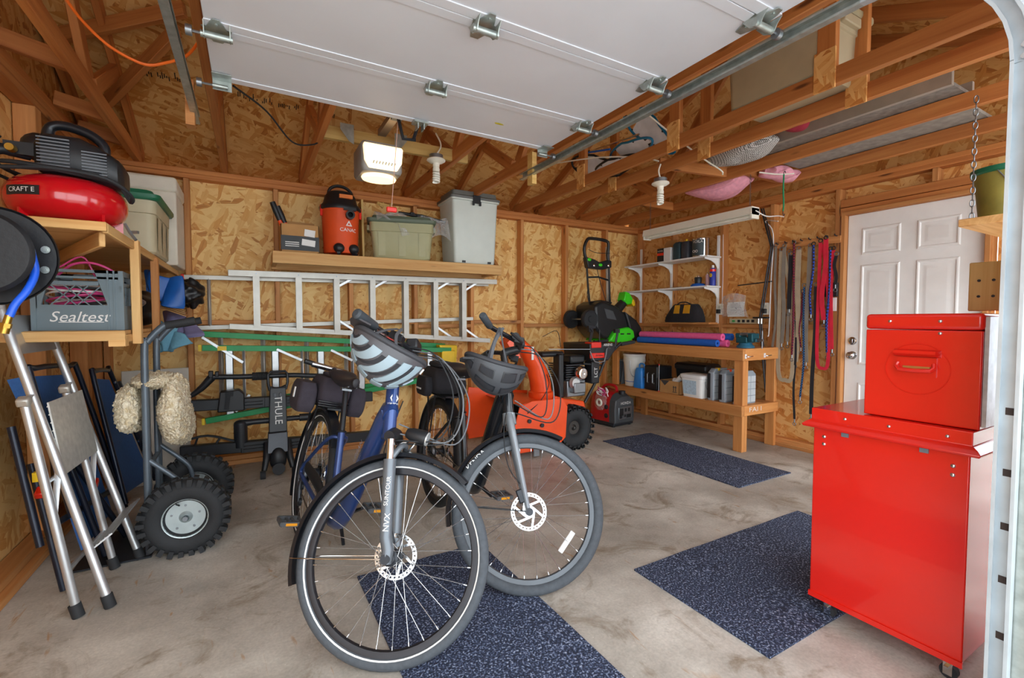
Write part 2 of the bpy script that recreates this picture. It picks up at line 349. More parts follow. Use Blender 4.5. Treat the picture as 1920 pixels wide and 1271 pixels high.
# over and beside the entry door
hd = sheet('panel_over_door', (XR+.1, 2.06, 2.22), (XR+.1, .4, 2.22), .33, .012, OSBV, wr, up=(1, 0, 0))
for z in (2.10, 2.17): lumber('header', (XR+.045, 2.07, z+.01), (XR+.045, .42, z+.01), .089, .066, wr, m=WT)
lumber('stud', (XR+.045, 1.45, 2.215), (XR+.045, 1.45, 2.31), S, .089, wr, (1, 0, 0))
lumber('stud', (XR+.045, 1.15, .0), (XR+.045, 1.15, 2.07), S, .089, wr, (1, 0, 0)); lumber('stud', (XR+.045, .95, .0), (XR+.045, .95, 2.07), S, .089, wr, (1, 0, 0))
sheet('panel_beside_door', (XR+.1, 1.13, 1.03), (XR+.1, .4, 1.03), 2.06, .012, OSBV, wr, up=(1, 0, 0))
for y in (.9, 1.55, 3.38, 4.1, 4.4):
    lumber('stud', (XL-.045, y, .076), (XL-.045, y, 2.31), S if y not in (3.38, 4.1) else .076, .089, wl, (1, 0, 0))
lumber('bottom_plate', (XL-.045, .42, .057), (XL-.045, YB, .057), .089, S, wl); lumber('sill_plate', (XL-.03, .42, .019), (XL-.03, YB, .019), .12, S, wl)
for z in (2.33, 2.368): lumber('top_plate', (XL-.045, .42, z), (XL-.045, YB, z), .089, S, wl, m=WT)
# roof: ridge along X, back slope and front slope
PT = .46; RY_, RZ_ = 2.32, 2.47+.46*(4.53-2.32)
def roof_z(y): return 2.47+PT*(4.53-y) if y > RY_ else RZ_-PT*(RY_-y)
rb = sheet('ceiling', ((XL+XR)/2, 4.75, roof_z(4.75)+.1), ((XL+XR)/2, RY_, RZ_+.1), XR-XL+.5, .012, OSBR, up=(0, PT, 1)); rb['kind'] = 'structure'
for nm, a, b in (('fascia', (4.77, 2.33, 2.58), .0), ('soffit', None, 0)):
    if a: sheet(nm, (XL-.3, a[0], 2.45), (XR+.3, a[0], 2.45), .35, .012, OSBR, rb, up=(0, 1, 0))
    else: sheet(nm, (XL-.3, 4.65, 2.37), (XR+.3, 4.65, 2.37), .24, .012, OSBR, rb)
o = sheet('front_slope', ((XL+XR)/2, -.1, roof_z(-.1)+.1), ((XL+XR)/2, RY_, RZ_+.1), XR-XL+.5, .012, OSBR, rb, up=(0, -PT, 1))
for nm, x, par in (('gable_panel', XL-.1, wl), ('gable_panel', XR+.1, wr)):
    g = G(); g.prism([(y, roof_z(y)+.1) for y in (.0, RY_, 4.7)]+[(4.7, 2.385), (.0, 2.385)], .012)
    o = obj(nm, g, OSBR, par); o.matrix_basis = par.matrix_basis.inverted() @ axes((x, 0, 0), (0, 1, 0), (0, 0, 1))
# trusses: bottom chord along Y at the plate height, top chords under the roof, webs with strand-board gussets
def truss(x, webs=(), label=None, diag=True, front=True):
    t = bpy.data.objects.new('roof_truss', None); COL.objects.link(t); t['kind'] = 'structure'; t.location = (x, 4.43, ZP)
    zc = ZP+.045
    lumber('bottom_chord', (x, 4.52, zc), (x, .3, zc), S, .089, t, m=WT)
    for a in ((4.62, RY_+.02), (RY_-.02, .25)):
        lumber('top_chord', (x, a[0], roof_z(a[0])+.045), (x, a[1], roof_z(a[1])+.045), S, .089, t, m=WT)
    for y in webs:
        lumber('web', (x, y, ZP+.09), (x, y, roof_z(y)-.01), S, .089, t, (0, 1, 0), WT)
        sheet('gusset', (x-.026, y, ZP-.015), (x-.026, y, ZP+.185), .1, .012, OSBV, t, up=(-1, 0, 0))
    if diag:
        lumber('web', (x, 3.35, ZP+.08), (x, 3.85, roof_z(3.85)), S, .089, t, (0, 1, .5), WT)
        lumber('web', (x, 3.25, ZP+.08), (x, 2.5, roof_z(2.5)), S, .089, t, (0, 1, .5), WT)
    return t
truss(-.72, (), diag=True); truss(-.16); truss(.42); truss(1.36); truss(1.9); truss(2.6, (1.31, 2.28, 3.31), diag=False); truss(2.92, (1.31, 2.28, 3.26), diag=False); truss(3.53); truss(4.08, diag=False)
# gable end chord on the left wall and braces between it and the first truss
for i, (a, b) in enumerate((((-1.0, .42, ZP+.045), (-1.0, 4.5, ZP+.045)), ((-1.0, 4.6, roof_z(4.6)+.045), (-1.0, RY_, RZ_+.045)))):
    o = lumber('trim_%d' % (i+1), a, b, S, .089, None, m=WT); o['kind'] = 'structure'
k = 3
for a, b in (((-.98, 3.05, 2.50), (-.74, 3.12, 2.47)), ((-.98, 3.72, 2.50), (-.74, 3.80, 2.47)), ((-.98, 4.15, 2.49), (-.74, 4.2, 2.46)),
             ((-1.0, 3.75, roof_z(3.75)+.02), (-.3, 3.35, roof_z(3.35)+.0)), ((-.80, 4.0, 2.62), (-.34, 3.38, 2.9)),
             ((2.94, 2.75, ZP+.1), (3.53, 2.55, ZP+.06)), ((3.55, 2.42, ZP+.06), (4.06, 2.42, ZP+.06)), ((3.55, 3.6, ZP+.06), (4.06, 3.6, ZP+.06))):
    o = lumber('trim_%d' % k, a, b, S, .085, None, m=WT); o['kind'] = 'structure'; k += 1
# ---------------------------------------------------------------- front jamb beside the overhead door
g = G(); g.bb(1.815, 1.96, YF-.10, YF+.02, 0, 2.25); jf = struct('door_jamb', g, mat('jamb_paint', '#d6dde6', .4, var=.05), .003); jf.name = 'trim_%d' % k; k += 1
g = G(); g.bb(1.96, 2.5, YF-.16, YF-.06, 0, 2.4); wf = struct('wall_front', g, mat('siding_paint', '#e6e9ee', .6, var=.04))
o = beam('stud', (2.06, YF+.0, 0), (2.06, YF+.0, 2.3), .038, .089, WD, wf, (0, 1, 0)); 
# ---------------------------------------------------------------- entry door in the right wall: six raised panels
DX = XR+.035
door = thing('door_1', 'white six-panel entry door', 'door', (DX, 1.6, 0)); door['kind'] = 'structure'; del door['label'], door['category']
g = G(door); g.bb(DX, DX+.04, 1.175, 2.02, .03, 2.075); slab = obj('slab', g, WHITE, door, .002)
def raised(y0, y1, z0, z1):
    g = G(door); a = .022
    # a moulded frame ring and a raised field
    def rect(x, q): return [(x, y0+q, z0+q), (x, y1-q, z0+q), (x, y1-q, z1-q), (x, y0+q, z1-q)]
    g.loft([rect(DX-.0005, 0), rect(DX-.009, .008), rect(DX-.009, .016), rect(DX+.003, .026), rect(DX+.003, .034), rect(DX-.006, .062), rect(DX-.006, .07)])
    obj('panel', g, WHITE, door)
for y0, y1 in ((1.655, 1.92), (1.305, 1.555)):
    raised(y0, y1, 1.735, 1.955); raised(y0, y1, .83, 1.655); raised(y0, y1, .2, .68)
g = G(door); g.lathe([(.0, -.001), (.033, -.001), (.033, -.006), (.014, -.009), (.012, -.026), (.026, -.032), (.029, -.048), (.02, -.056), (0, -.058)], (DX, 1.962, .905), 'x', 20); kn = obj('knob', g, CHROME, door, label='satin nickel door knob')
g = G(door); g.lathe([(.0, -.001), (.033, -.001), (.033, -.009), (.024, -.012), (.022, -.02), (0, -.021)], (DX, 1.964, 1.025), 'x', 20); g.box((DX-.022, 1.964, 1.025), (.01, .012, .03)); obj('deadbolt', g, CHROME, door)
for y in (2.04, 1.155): beam('jamb', (XR+.035, y, 0), (XR+.035, y, 2.11), .03, .1, WD, door, (1, 0, 0))
beam('head_jamb', (XR+.035, 2.05, 2.093), (XR+.035, 1.14, 2.093), .1, .03, WD, door)
# ---------------------------------------------------------------- overhead door, open and lying along its tracks
gd = thing('overhead_door', 'white sectional garage door raised on its tracks under the trusses', 'garage door', (.78, 1.5, 2.3))
X0, X1, ZD = -.13, 1.69, 2.30
for y0, y1 in ((.53, 1.053), (1.057, 1.578), (1.582, 2.106), (2.11, 2.55)):
    g = G(gd); g.bb(X0, X1, y0, y1, ZD+.004, ZD+.042); s_ = obj('section', g, DOORW, gd, .002)
    for a, b in ((y0, y0+.045), (y1-.045, y1)):
        g = G(gd); g.bb(X0, X1, a, b, ZD, ZD+.0045); obj('rail', g, DOORW, s_, .0015)
def hinge(x, y, roll=0):
    g = G(gd)
    for sgn, w_, l in ((1, .10, .10), (-1, .07, .065)):
        P = [(-w_/2, 0), (w_/2, 0), (w_*.32, l*.6), (w_*.16, l), (-w_*.16, l), (-w_*.32, l*.6)]
        g.prism(P, .003, axes((x, y, ZD-.001), (1, 0, 0), (0, sgn, 0)) if sgn > 0 else axes((x, y, ZD-.001), (1, 0, 0), (0, -1, 0)))
        # standing cheeks carry the barrel
    for dx in (-.042, .042):
        g.prism([(0, 0), (.06, 0), (.03, -.035), (.012, -.042), (-.012, -.042), (-.022, -.02), (-.04, 0)], .003, axes((x+dx, y-.005, ZD), (0, 1, 0), (0, 0, 1)))
    g.cyl((x-.052, y, ZD-.03), (x+.052, y, ZD-.03), .013, n=12)
    for a, b in ((-.015, .06), (.015, .045), (0, -.038)): g.cyl((x+a, y+b, ZD-.003), (x+a, y+b, ZD-.009), .006, n=6)
    h = obj('hinge', g, ZINC, gd)
    if roll:
        g = G(gd); g.cyl((x, y, ZD-.03), (x+roll*.085, y, ZD-.03), .005, n=8); g.cyl((x+roll*.078, y, ZD-.03), (x+roll*.098, y, ZD-.03), .019, n=16); obj('roller', g, STEEL, h)
for y in (2.108, 1.58, 1.055):
    hinge(X0+.04, y, -1); hinge(.78, y); hinge(X1-.04, y, 1)
for x, sg in ((X0+.03, -1), (X1-.03, 1)):
    g = G(gd); g.bb(x-.03, x+.045, 2.47, 2.555, ZD-.004, ZD); g.bb(x-.03, x+.045, 2.545, 2.549, ZD-.045, ZD+.02); g.cyl((x-.03, 2.535, ZD-.032), (x+.03, 2.535, ZD-.032), .009, n=10); b = obj('top_bracket', g, ZINC, gd)
    g = G(gd); g.cyl((x, 2.535, ZD-.032), (x+sg*.075, 2.535, ZD-.032), .005, n=8); g.cyl((x+sg*.07, 2.535, ZD-.032), (x+sg*.09, 2.535, ZD-.032), .019, n=16); obj('roller', g, STEEL, b)
g = G(gd); g.prism([(-.03, -.004), (-.01, -.01), (.02, -.006), (.032, .004), (.01, .009), (-.02, .007)], .001, T(1.235, 2.33, ZD-.0012)); obj('leaf', g, mat('leaf_yellow', '#c9b81f', .6), gd, label='small yellow leaf stuck to the door')
# tracks
def cprof(s=1, w_=.045, d_=.03, t=.003):   # C channel, opening towards +a
    return [(0, -w_/2), (d_, -w_/2), (d_, -w_/2+.008), (d_-t, -w_/2+.008), (d_-t, -w_/2+t), (t, -w_/2+t), (t, w_/2-t), (d_-t, w_/2-t), (d_-t, w_/2-.008), (d_, w_/2-.008), (d_, w_/2), (0, w_/2)]
def sweep(g, prof, path, flip):    # path in the YZ plane at fixed x; prof (a along x, b along normal)
    n = len(path); rings = []
    for i, (x, y, z) in enumerate(path):
        a = Vector(path[max(i-1, 0)]); b = Vector(path[min(i+1, n-1)]); t = (b-a).normalized(); nn = Vector((1, 0, 0)).cross(t)
        rings.append([Vector((x, y, z))+Vector((flip*p, 0, 0))+nn*q for p, q in prof])
    g.loft(rings)
for x, sg, lb in ((1.805, -1, 'right'), (-.245, 1, 'left')):
    zt = ZD-.03; tr = thing('door_track', 'galvanised steel door track curving down to the floor by the red tool chest' if sg < 0 else 'galvanised steel door track beside the orange cord', 'door track', (x, YF, 0))
    g = G(tr); sweep(g, cprof(), [(x, 3.02, zt), (x, .80, zt)], sg); obj('horizontal_rail', g, ZINC, tr)
    pts = [(x, .80-.38*math.sin(a), zt-.38+.38*math.cos(a)) for a in [PI/2*i/10 for i in range(11)]]
    g = G(tr); sweep(g, cprof(), pts, sg); obj('curve', g, mat('track_paint', '#c3ccd2', .35, .4, var=.12), tr)
    g = G(tr); sweep(g, cprof(), [(x, .42, zt-.38), (x, .42, 0)], sg); obj('vertical_rail', g, mat('track_paint', '#c3ccd2', .35, .4), tr)
    g = G(tr)
    ax = x+.006*(-sg)
    g.bb(min(ax, ax-sg*.003), max(ax, ax-sg*.003), YF-.05, .45, 0, 1.98)
    obj('angle_bracket', g, ZINC, tr)
    for z in (.32, .48, .63, .78, .95):
        g = G(tr); g.box((x+sg*.0036, .417, z), (.002, .022, .02)); obj('slot', g, mat('slot_dark', '#3a2c26', .8), tr)
    for z in (1.93, 1.9):
        g = G(tr); g.cyl((x+sg*.004, .42, z), (x+sg*.012, .42, z), .008, n=8); obj('bolt', g, CHROME, tr)
    g = G(tr); g.bb(x-.02, x+.018, 2.86, 2.925, zt-.085, zt+.14) ; 
    o = obj('hanger_block', g, WD if sg > 0 else WY, tr)

# faint black mill stamps printed on the underside of the roof boards
for x0, x1, y in ((-.62, -.35, 3.95), (-.05, .36, 3.98), (.5, .62, 4.0), (1.0, 1.1, 3.55)):
    rnd = random.Random(int(x0*100)); g = G(); n_ = int((x1-x0)/.012); up = Vector((0, -1, PT)).normalized(); nn = Vector((0, PT, 1)).normalized()
    for k in range(n_):
        if rnd.random() < .25: continue
        h_ = rnd.uniform(.01, .055); p = Vector((x0+.012*k, y, roof_z(y)+.1-.0085*1.1))+up*rnd.uniform(0, .03); a, b = Vector((.006, 0, 0)), up*h_
        g.add([p-nn*.001, p+a-nn*.001, p+a+b-nn*.001, p+b-nn*.001, p, p+a, p+a+b, p+b], [(0, 1, 2, 3), (7, 6, 5, 4), (0, 4, 5, 1), (1, 5, 6, 2), (2, 6, 7, 3), (3, 7, 4, 0)])
    o = obj('mill_stamp', g, mat('stamp_black', '#2a2018', .8), rb, kind='stuff'); o.matrix_basis = rb.matrix_basis.inverted()
# ================================================================ shelf on the back wall and what stands on it
sh = thing('wall_shelf', 'long lumber shelf on the back wall holding the wet vacuum and bins', 'shelf', (1.15, 4.25, 1.64))
beam('front_board', (.155, 4.045, 1.69), (2.16, 4.045, 1.69), .038, .095, WL, sh)
g = G(sh); g.bb(.16, 2.15, 4.065, 4.40, 1.715, 1.737); obj('deck', g, WL, sh)
beam('ledger', (.16, 4.408, 1.67), (2.15, 4.408, 1.67), .038, .089, WL, sh)
for x in (.175, 2.135): beam('end_board', (x, 4.065, 1.69), (x, 4.39, 1.69), .038, .089, WL, sh)
g = G(sh); g.prism([(4.40, 1.74), (4.40, 1.98), (4.12, 1.74)], .03, axes((2.155, 0, 0), (0, 1, 0), (0, 0, 1))); obj('brace', g, WD, sh)
ZS = 1.738
# cardboard box with flaps, a printed label and pruner handles poking out
bx_ = thing('cardboard_box', 'open cardboard box with black printed panel beside the wet vacuum', 'box', (.36, 4.2, ZS))
g = G(bx_); x0, x1, y0, y1, z1 = .22, .50, 4.09, 4.33, 1.965; t = .005
g.bb(x0, x1, y0, y0+t, ZS, z1); g.bb(x0, x1, y1-t, y1, ZS, z1); g.bb(x0, x0+t, y0, y1, ZS, z1); g.bb(x1-t, x1, y0, y1, ZS, z1); g.bb(x0, x1, y0, y1, ZS, ZS+t); obj('carton', g, CARD, bx_)
g = G(bx_); g.prism([(x0, z1), (x1, z1), (x1-.01, z1+.06), (x0+.01, z1+.065)], .004, axes((0, 4.33, 0), (1, 0, 0), (0, 0, 1))); obj('flap', g, CARD, bx_)
g = G(bx_); g.bb(x0-.002, x1+.002, y0-.002, y0, ZS+.02, ZS+.03); g.bb(x0, x1, y0-.003, y0, ZS+.02, ZS+.135); obj('printed_panel', g, mat('print_black', '#3b3f42', .6), bx_)
for z in (.05, .065, .08): 
    g = G(bx_); g.bb(x0+.03, x0+.13, y0-.005, y0-.002, ZS+z, ZS+z+.006); obj('text_line', g, PAPER, bx_)
for a, b, c, d in ((.37, .47, .06, .11), (.39, .47, .135, .19)):
    g = G(bx_); g.box(((a+b)/2, y0-.004, ZS+(c+d)/2), (b-a, .004, d-c), RY(6)); obj('paper_scrap', g, PAPER, bx_)
pr_ = thing('pruner', 'orange and black long-handled pruner sticking up out of the cardboard box', 'tool', (.28, 4.24, 1.78))
for dx, dz in ((0, 0), (.035, -.03)):
    g = G(pr_); a = Vector((.30+dx, 4.24, 1.80)); b = Vector((.17+dx, 4.22, 2.15+dz)); g.cyl(a, a.lerp(b, .62), .018, n=10); obj('handle', g, ORANGE, pr_)
    g = G(pr_); g.tube([a.lerp(b, .6), a.lerp(b, .8), b], [.019, .024, .021], 12); obj('grip', g, BLACK, pr_)
# wet and dry vacuum
vc = thing('wet_vacuum', 'orange and black shop vacuum on the wall shelf', 'vacuum cleaner', (.69, 4.22, ZS))
vx, vy = .69, 4.22
g = G(vc); g.lathe([(.0, 1.765), (.13, 1.765), (.138, 1.775), (.152, 2.115), (.156, 2.12), (.156, 2.135), (0, 2.135)], (vx, vy, 0), n=36); obj('drum', g, mat('vac_orange', '#e5521f', .5, var=.05), vc)
g = G(vc); g.lathe([(.0, 2.13), (.168, 2.13), (.172, 2.15), (.162, 2.17), (.14, 2.19), (.125, 2.25), (.1, 2.285), (.0, 2.295)], (vx, vy, 0), n=36); hd_ = obj('motor_head', g, BLACK, vc)
g = G(vc); g.tube([(vx-.1, vy, 2.24), (vx-.085, vy, 2.31), (vx-.03, vy, 2.345), (vx+.04, vy, 2.34), (vx+.09, vy, 2.3), (vx+.1, vy, 2.24)], .013, 8, k=4); obj('carry_handle', g, BLACK, hd_)
g = G(vc); g.bb(vx-.03, vx+.075, vy-.155, vy-.12, 2.215, 2.245); obj('label_plate', g, mat('amber_label', '#e8803a', .5), hd_)
g = G(vc); g.ring([(.022, 0), (.036, 0), (.036, -.05), (.022, -.05)], (vx+.05, vy-.14, 2.075), 'y', 20); g.bb(vx+.0, vx+.1, vy-.165, vy-.13, 2.115, 2.14); obj('hose_port', g, BLACK, vc)
g = G(vc); g.cyl((vx+.05, vy-.15, 2.075), (vx+.05, vy-.149, 2.075), .023, n=16); obj('port_hole', g, mat('hole_black', '#07080a', .9), vc)
for sx in (-1, 1):
    g = G(vc); g.box((vx+sx*.158, vy-.03, 2.12), (.02, .03, .09)); obj('latch', g, RED, vc, .004)
for a in (-70, -20, 70, 160): 
    ca, sa = math.cos(R(a-35)), math.sin(R(a-35)); px, py = vx+ca*.145, vy+sa*.145
    g = G(vc); g.ell((px, py, 1.80), (.045, .04, .042), 14, 8); f_ = obj('foot', g, BLACK, vc)
    g = G(vc); g.cyl((px+ca*.01-sa*.012, py+sa*.01+ca*.012, 1.762), (px+ca*.01+sa*.012, py+sa*.01-ca*.012, 1.762), .022, n=14); obj('caster', g, DARK, f_)
g = G(vc)
MT = T(vx, vy, 2.0) @ RZ(17) @ T(0, -.147, 0) @ RX(90)
g.prism([(-.028, -.012), (.028, -.012), (0, .034)], .004, MT); g2 = obj('triangle_mark', g, PAPER, vc)
g = G(vc); g.prism([(-.012, -.004), (.012, -.004), (0, .016)], .0055, MT); obj('triangle_hole', g, mat('vac_orange', '#e5521f', .5), vc)
bend(txt('CANAC', .042, T(0, 0, 1.955-ZS) @ RZ(17) @ T(0, -.1475, 0) @ RX(90), PAPER, vc), .148)
bd = sheet('board', (.895, 4.36, ZS+.001), (.895, 4.39, 2.28), .14, .018, WY, up=(1, 0, 0)); tag(bd, 'narrow pale board standing on end behind the wet vacuum', 'board')
# grey-green storage tote with clear bag
def tote(name, label, M, L, W, H, mb, ml, taper=.84, lidh=.05, grp=None):
    t = thing(name, label, 'storage bin', M=M)
    def rr(sx, sy, z, r=.04): 
        out = []
        for cx, cy, a0 in ((1, 1, 0), (-1, 1, 90), (-1, -1, 180), (1, -1, 270)):
            for k in range(4): a = R(a0+30*k); out.append((cx*(sx-r)+r*math.cos(a), cy*(sy-r)+r*math.sin(a), z))
        return out
    a, b = L/2, W/2
    g = G(); g.loft([rr(a*taper, b*taper, 0), rr(a*taper+.01, b*taper+.01, .012), rr(a*.955, b*.945, H*.72), rr(a*.985, b*.98, H*.73), rr(a*.995, b*.99, H)]); bd_ = obj('body', g, mb, t)
    for sx in (-.62, 0, .62):
        g = G(); s0 = b*taper+.012; s1 = b*.945+.004; g.add([(a*sx-.03, -s0, .03), (a*sx+.03, -s0, .03), (a*sx+.03, -s1-.004, H*.7), (a*sx-.03, -s1-.004, H*.7)], [(0, 1, 2, 3)]); obj('rib', g, mb, bd_)
    for sx in (-1, 1):
        g = G(); g.box((sx*(a*.985+.012), 0, H*.86), (.03, W*.36, .05)); obj('handle', g, mb, t, .006)
    g = G(); g.loft([rr(a+.012, b+.012, H-.012), rr(a+.02, b+.02, H), rr(a+.02, b+.02, H+lidh*.4), rr(a*.93, b*.92, H+lidh*.5), rr(a*.9, b*.88, H+lidh), rr(a*.7, b*.65, H+lidh*1.05)]); obj('lid', g, ml, t)
    return t
TM = T(1.22, 4.215, ZS) @ RZ(-14)
tote('storage_tote', 'grey-green lidded tote between wet vacuum and tall clear bin', TM, .56, .34, .33, mat('sage_plastic', '#a9a67e', .5, var=.05), mat('sage_lid', '#5e6a57', .5))
pb = thing('plastic_bag', 'crumpled clear plastic bag draped over the grey-green tote', 'bag', (1.3, 4.12, 2.09))
def film(u, v):
    x = .96+.68*u; y = 4.04+.2*v; z = 2.135-.06*abs(v-.6) - (.16*max(0, .35-v)/.35 if u > .3 else .05*max(0, .35-v)/.35) + .02*math.sin(17*u+5*v)+.012*math.sin(31*v+9*u)
    return (x, y-.02*math.sin(23*u)*(1-v), z+.01)
g = G(pb); g.grid(film, 26, 10, .002); obj('film', g, CLEAR, pb)
pn = thing('clothes_pins', 'small bag of wooden clothes pegs on the tote lid', 'clothes pegs', (1.03, 4.07, 2.1))
for i in range(9):
    M_ = T(1.03+random.uniform(-.05, .05), 4.06+random.uniform(-.03, .03), 2.165+random.uniform(0, .045)) @ RZ(random.uniform(0, 180)) @ RY(random.uniform(-30, 30))
    g = G(pn); g.box((0, 0, .003), (.07, .008, .006), M=M_); g.box((0, 0, -.005), (.07, .008, .006), M=M_); obj('peg', g, WY, pn)
bt = thing('plastic_tool', 'black plastic tool wrapped in film between the tote and clear bin', 'tool', (1.42, 4.2, 2.12))
g = G(bt); g.tube([(1.18, 4.17, 2.17), (1.4, 4.16, 2.155), (1.62, 4.15, 2.12)], [.012, .02, .014], 10); obj('shaft', g, BLACK, bt)
for i in range(5): 
    g = G(bt); g.box((1.3+.06*i, 4.155, 2.17-.012*i), (.04, .04, .02)); obj('clip', g, BLACK, bt, .004)
# tall translucent bin
tb = thing('tall_bin', 'tall translucent white bin with grey lid at the shelf end', 'storage bin', (1.9, 4.25, ZS))
def rrect(cx, cy, sx, sy, z, r=.03):
    out = []
    for ax_, ay_, a0 in ((1, 1, 0), (-1, 1, 90), (-1, -1, 180), (1, -1, 270)):
        for k in range(4): a = R(a0+30*k); out.append((cx+ax_*(sx-r)+r*math.cos(a), cy+ay_*(sy-r)+r*math.sin(a), z))
    return out
MILK = mat('milky_plastic', '#d5ddd6', .45, var=.03)
g = G(tb); g.loft([rrect(1.9, 4.24, .205, .155, ZS), rrect(1.9, 4.24, .215, .165, ZS+.02), rrect(1.9, 4.24, .24, .18, 2.33), rrect(1.9, 4.24, .255, .195, 2.335), rrect(1.9, 4.24, .258, .197, 2.36)]); obj('body', g, MILK, tb)
LIDG = mat('lid_grey', '#6e726f', .5)
g = G(tb); g.loft([rrect(1.9, 4.24, .252, .19, 2.345), rrect(1.9, 4.24, .262, .2, 2.35), rrect(1.9, 4.24, .262, .2, 2.37), rrect(1.9, 4.24, .235, .175, 2.385), rrect(1.9, 4.24, .23, .17, 2.425), rrect(1.9, 4.24, .215, .155, 2.43)]); obj('lid', g, LIDG, tb)
g = G(tb); g.bb(1.86, 1.94, 4.035, 4.045, 2.31, 2.385); g.bb(1.855, 1.875, 4.03, 4.045, 2.29, 2.33); g.bb(1.925, 1.945, 4.03, 4.045, 2.29, 2.33); obj('latch', g, BLACK, tb, .003)
for x in (1.76, 2.03):
    g = G(tb); g.bb(x, x+.035, 4.07, 4.085, ZS+.01, ZS+.03); obj('foot_clip', g, BLACK, tb)
# ================================================================ ladders hung on the back wall
ld = thing('aluminium_stepladder', 'long aluminium stepladder hung sideways on the back wall', 'ladder', (1.05, 4.36, 1.0))
def rail(nm, a, b, w_, h_, m, par): return beam(nm, a, b, w_, h_, m, par, bevel=.002)
def rz_t(x): return 1.578+.015*(x+.14)
def rz_b(x): return 1.15-.066*(x+.15)
rail('rail', (-.15, 4.325, 1.575), (2.26, 4.325, 1.60), .025, .05, ALUD, ld); rail('rail', (-.15, 4.325, 1.15), (2.18, 4.325, .985), .025, .045, ALUD, ld)
rail('rear_rail', (-.45, 4.40, 1.535), (2.2, 4.40, 1.575), .02, .035, ALUD, ld); rail('rear_rail', (-.45, 4.40, 1.135), (2.02, 4.40, 1.215), .02, .035, ALUD, ld)
for x in (.045, .36, .665, .975, 1.285, 1.58, 1.88):
    a, b = 1.555+.01*x, 1.14-.07*x
    g = G(ld); 
    for q in range(4): g.bb(x-.02, x+.02, 4.305+.026*q, 4.312+.026*q, b, a)
    g.bb(x-.024, x+.024, 4.300, 4.306, b, a); g.bb(x+.018, x+.022, 4.305, 4.39, b, a); obj('step', g, ALUD, ld)
rail('crossbar', (-.285, 4.40, 1.15), (-.285, 4.40, 1.53), .02, .02, ALUD, ld)
for x in (.665, .975, 1.58, 1.88):
    rail('brace', (x+.02, 4.33, 1.50), (x+.16, 4.33, 1.585), .004, .022, ALU, ld); 
    if x != .975: rail('brace', (x+.02, 4.33, 1.15-.07*x+.09), (x+.2, 4.33, 1.13-.07*x-.01), .004, .022, ALU, ld)
g = G(ld); g.box((-.455, 4.40, 1.535), (.02, .03, .045)); obj('end_cap', g, RED, ld, .003)
for x in (.045, .36, .665, .975, 1.285, 1.58, 1.88):
    for z in (1.577+.01*x, 1.145-.07*x): g = G(ld); g.cyl((x, 4.312, z), (x, 4.308, z), .006, n=8); obj('rivet', g, STEEL, ld)
gl = thing('green_stepladder', 'green fibreglass stepladder hung sideways below the aluminium ladder', 'ladder', (.65, 4.34, .4))
rail('rail', (-.33, 4.27, .985), (1.72, 4.27, .905), .03, .045, GREEN, gl); rail('rail', (-.32, 4.27, .415), (1.72, 4.27, .66), .03, .045, GREEN, gl)
rail('rear_rail', (-.41, 4.385, 1.095), (1.7, 4.385, .94), .03, .045, GREEN, gl); rail('rear_rail', (-.44, 4.385, .50), (1.7, 4.385, .63), .03, .045, GREEN, gl)
for i, x in enumerate((-.155, .17, .52, .86, 1.2, 1.5)):
    u = (x+.33)/2.05; a, b = .985-.08*u, .415+.245*u
    g = G(gl); g.bb(x-.027, x+.027, 4.262, 4.266, b, a); g.bb(x-.027, x-.022, 4.262, 4.34, b, a); g.bb(x+.022, x+.027, 4.262, 4.34, b, a); obj('step', g, ALU, gl)
for i, x in enumerate((-.215, .085, .42, .75, 1.1)):
    rail('rear_crossbar', (x, 4.39, .5+.06*(x+.44)), (x, 4.39, 1.08-.07*(x+.4)), .02, .035, ALUD, gl)
for x in (-.055, .37, .78):
    rail('crossbar', (x, 4.262, .45+.12*(x+.3)), (x, 4.262, .97-.04*(x+.3)), .006, .028, ALU, gl)
for a, b in (((-.33, 4.255, 1.07), (-.06, 4.255, .86)), ((.18, 4.255, .96), (.37, 4.255, .86)), ((-.12, 4.255, .47), (-.02, 4.255, .6)), ((.6, 4.255, .94), (.78, 4.255, .84)), ((1.2, 4.255, .59), (1.36, 4.255, .72))): rail('brace', a, b, .004, .022, ALU, gl)
g = G(gl); g.prism([(1.60, .955), (1.78, .95), (1.79, .935), (1.765, .62), (1.63, .63), (1.65, .80)], .13, axes((0, 4.40, 0), (1, 0, 0), (0, 0, 1))); g.bb(1.62, 1.76, 4.255, 4.275, .66, .9); obj('top_cap', g, YEL, gl, .006)
g = G(gl); g.bb(-.23, -.17, 4.248, 4.254, .962, .995); 
obj('warning_label', g, YEL, gl)
for x, z, q in ((-.345, .985, 4.27), (-.335, .413, 4.27)): g = G(gl); g.box((x, q, z), (.02, .034, .05)); obj('rail_cap', g, YEL, gl)
# ================================================================ hitch bike rack leaning on the wall
rk = thing('bike_rack', 'black folded hitch bike rack with white lettering leaning on the wall', 'bike rack', (.2, 4.0, 0))
SP = mat('rack_black', '#23262b', .42, var=.15)
def P_(z): return 4.02+.23*z      # lean of the spine towards the wall
def slab(g, x0, x1, z0, z1, f, d): g.add([(x, P_(z)-f-q, z) for q in (d, 0) for x, z in ((x0[0], z0), (x0[1], z0), (x1[1], z1), (x1[0], z1))], [(0, 1, 2, 3), (7, 6, 5, 4), (0, 4, 5, 1), (1, 5, 6, 2), (2, 6, 7, 3), (3, 7, 4, 0)])
g = G(rk); slab(g, (.105, .235), (.12, .235), .32, .66, .0, .06); sp_ = obj('spine', g, SP, rk, .006)
g = G(rk); slab(g, (.09, .235), (.10, .235), .17, .32, .005, .075); obj('lower_plate', g, mat('rack_grey', '#4a4e55', .4, .2), rk, .005)
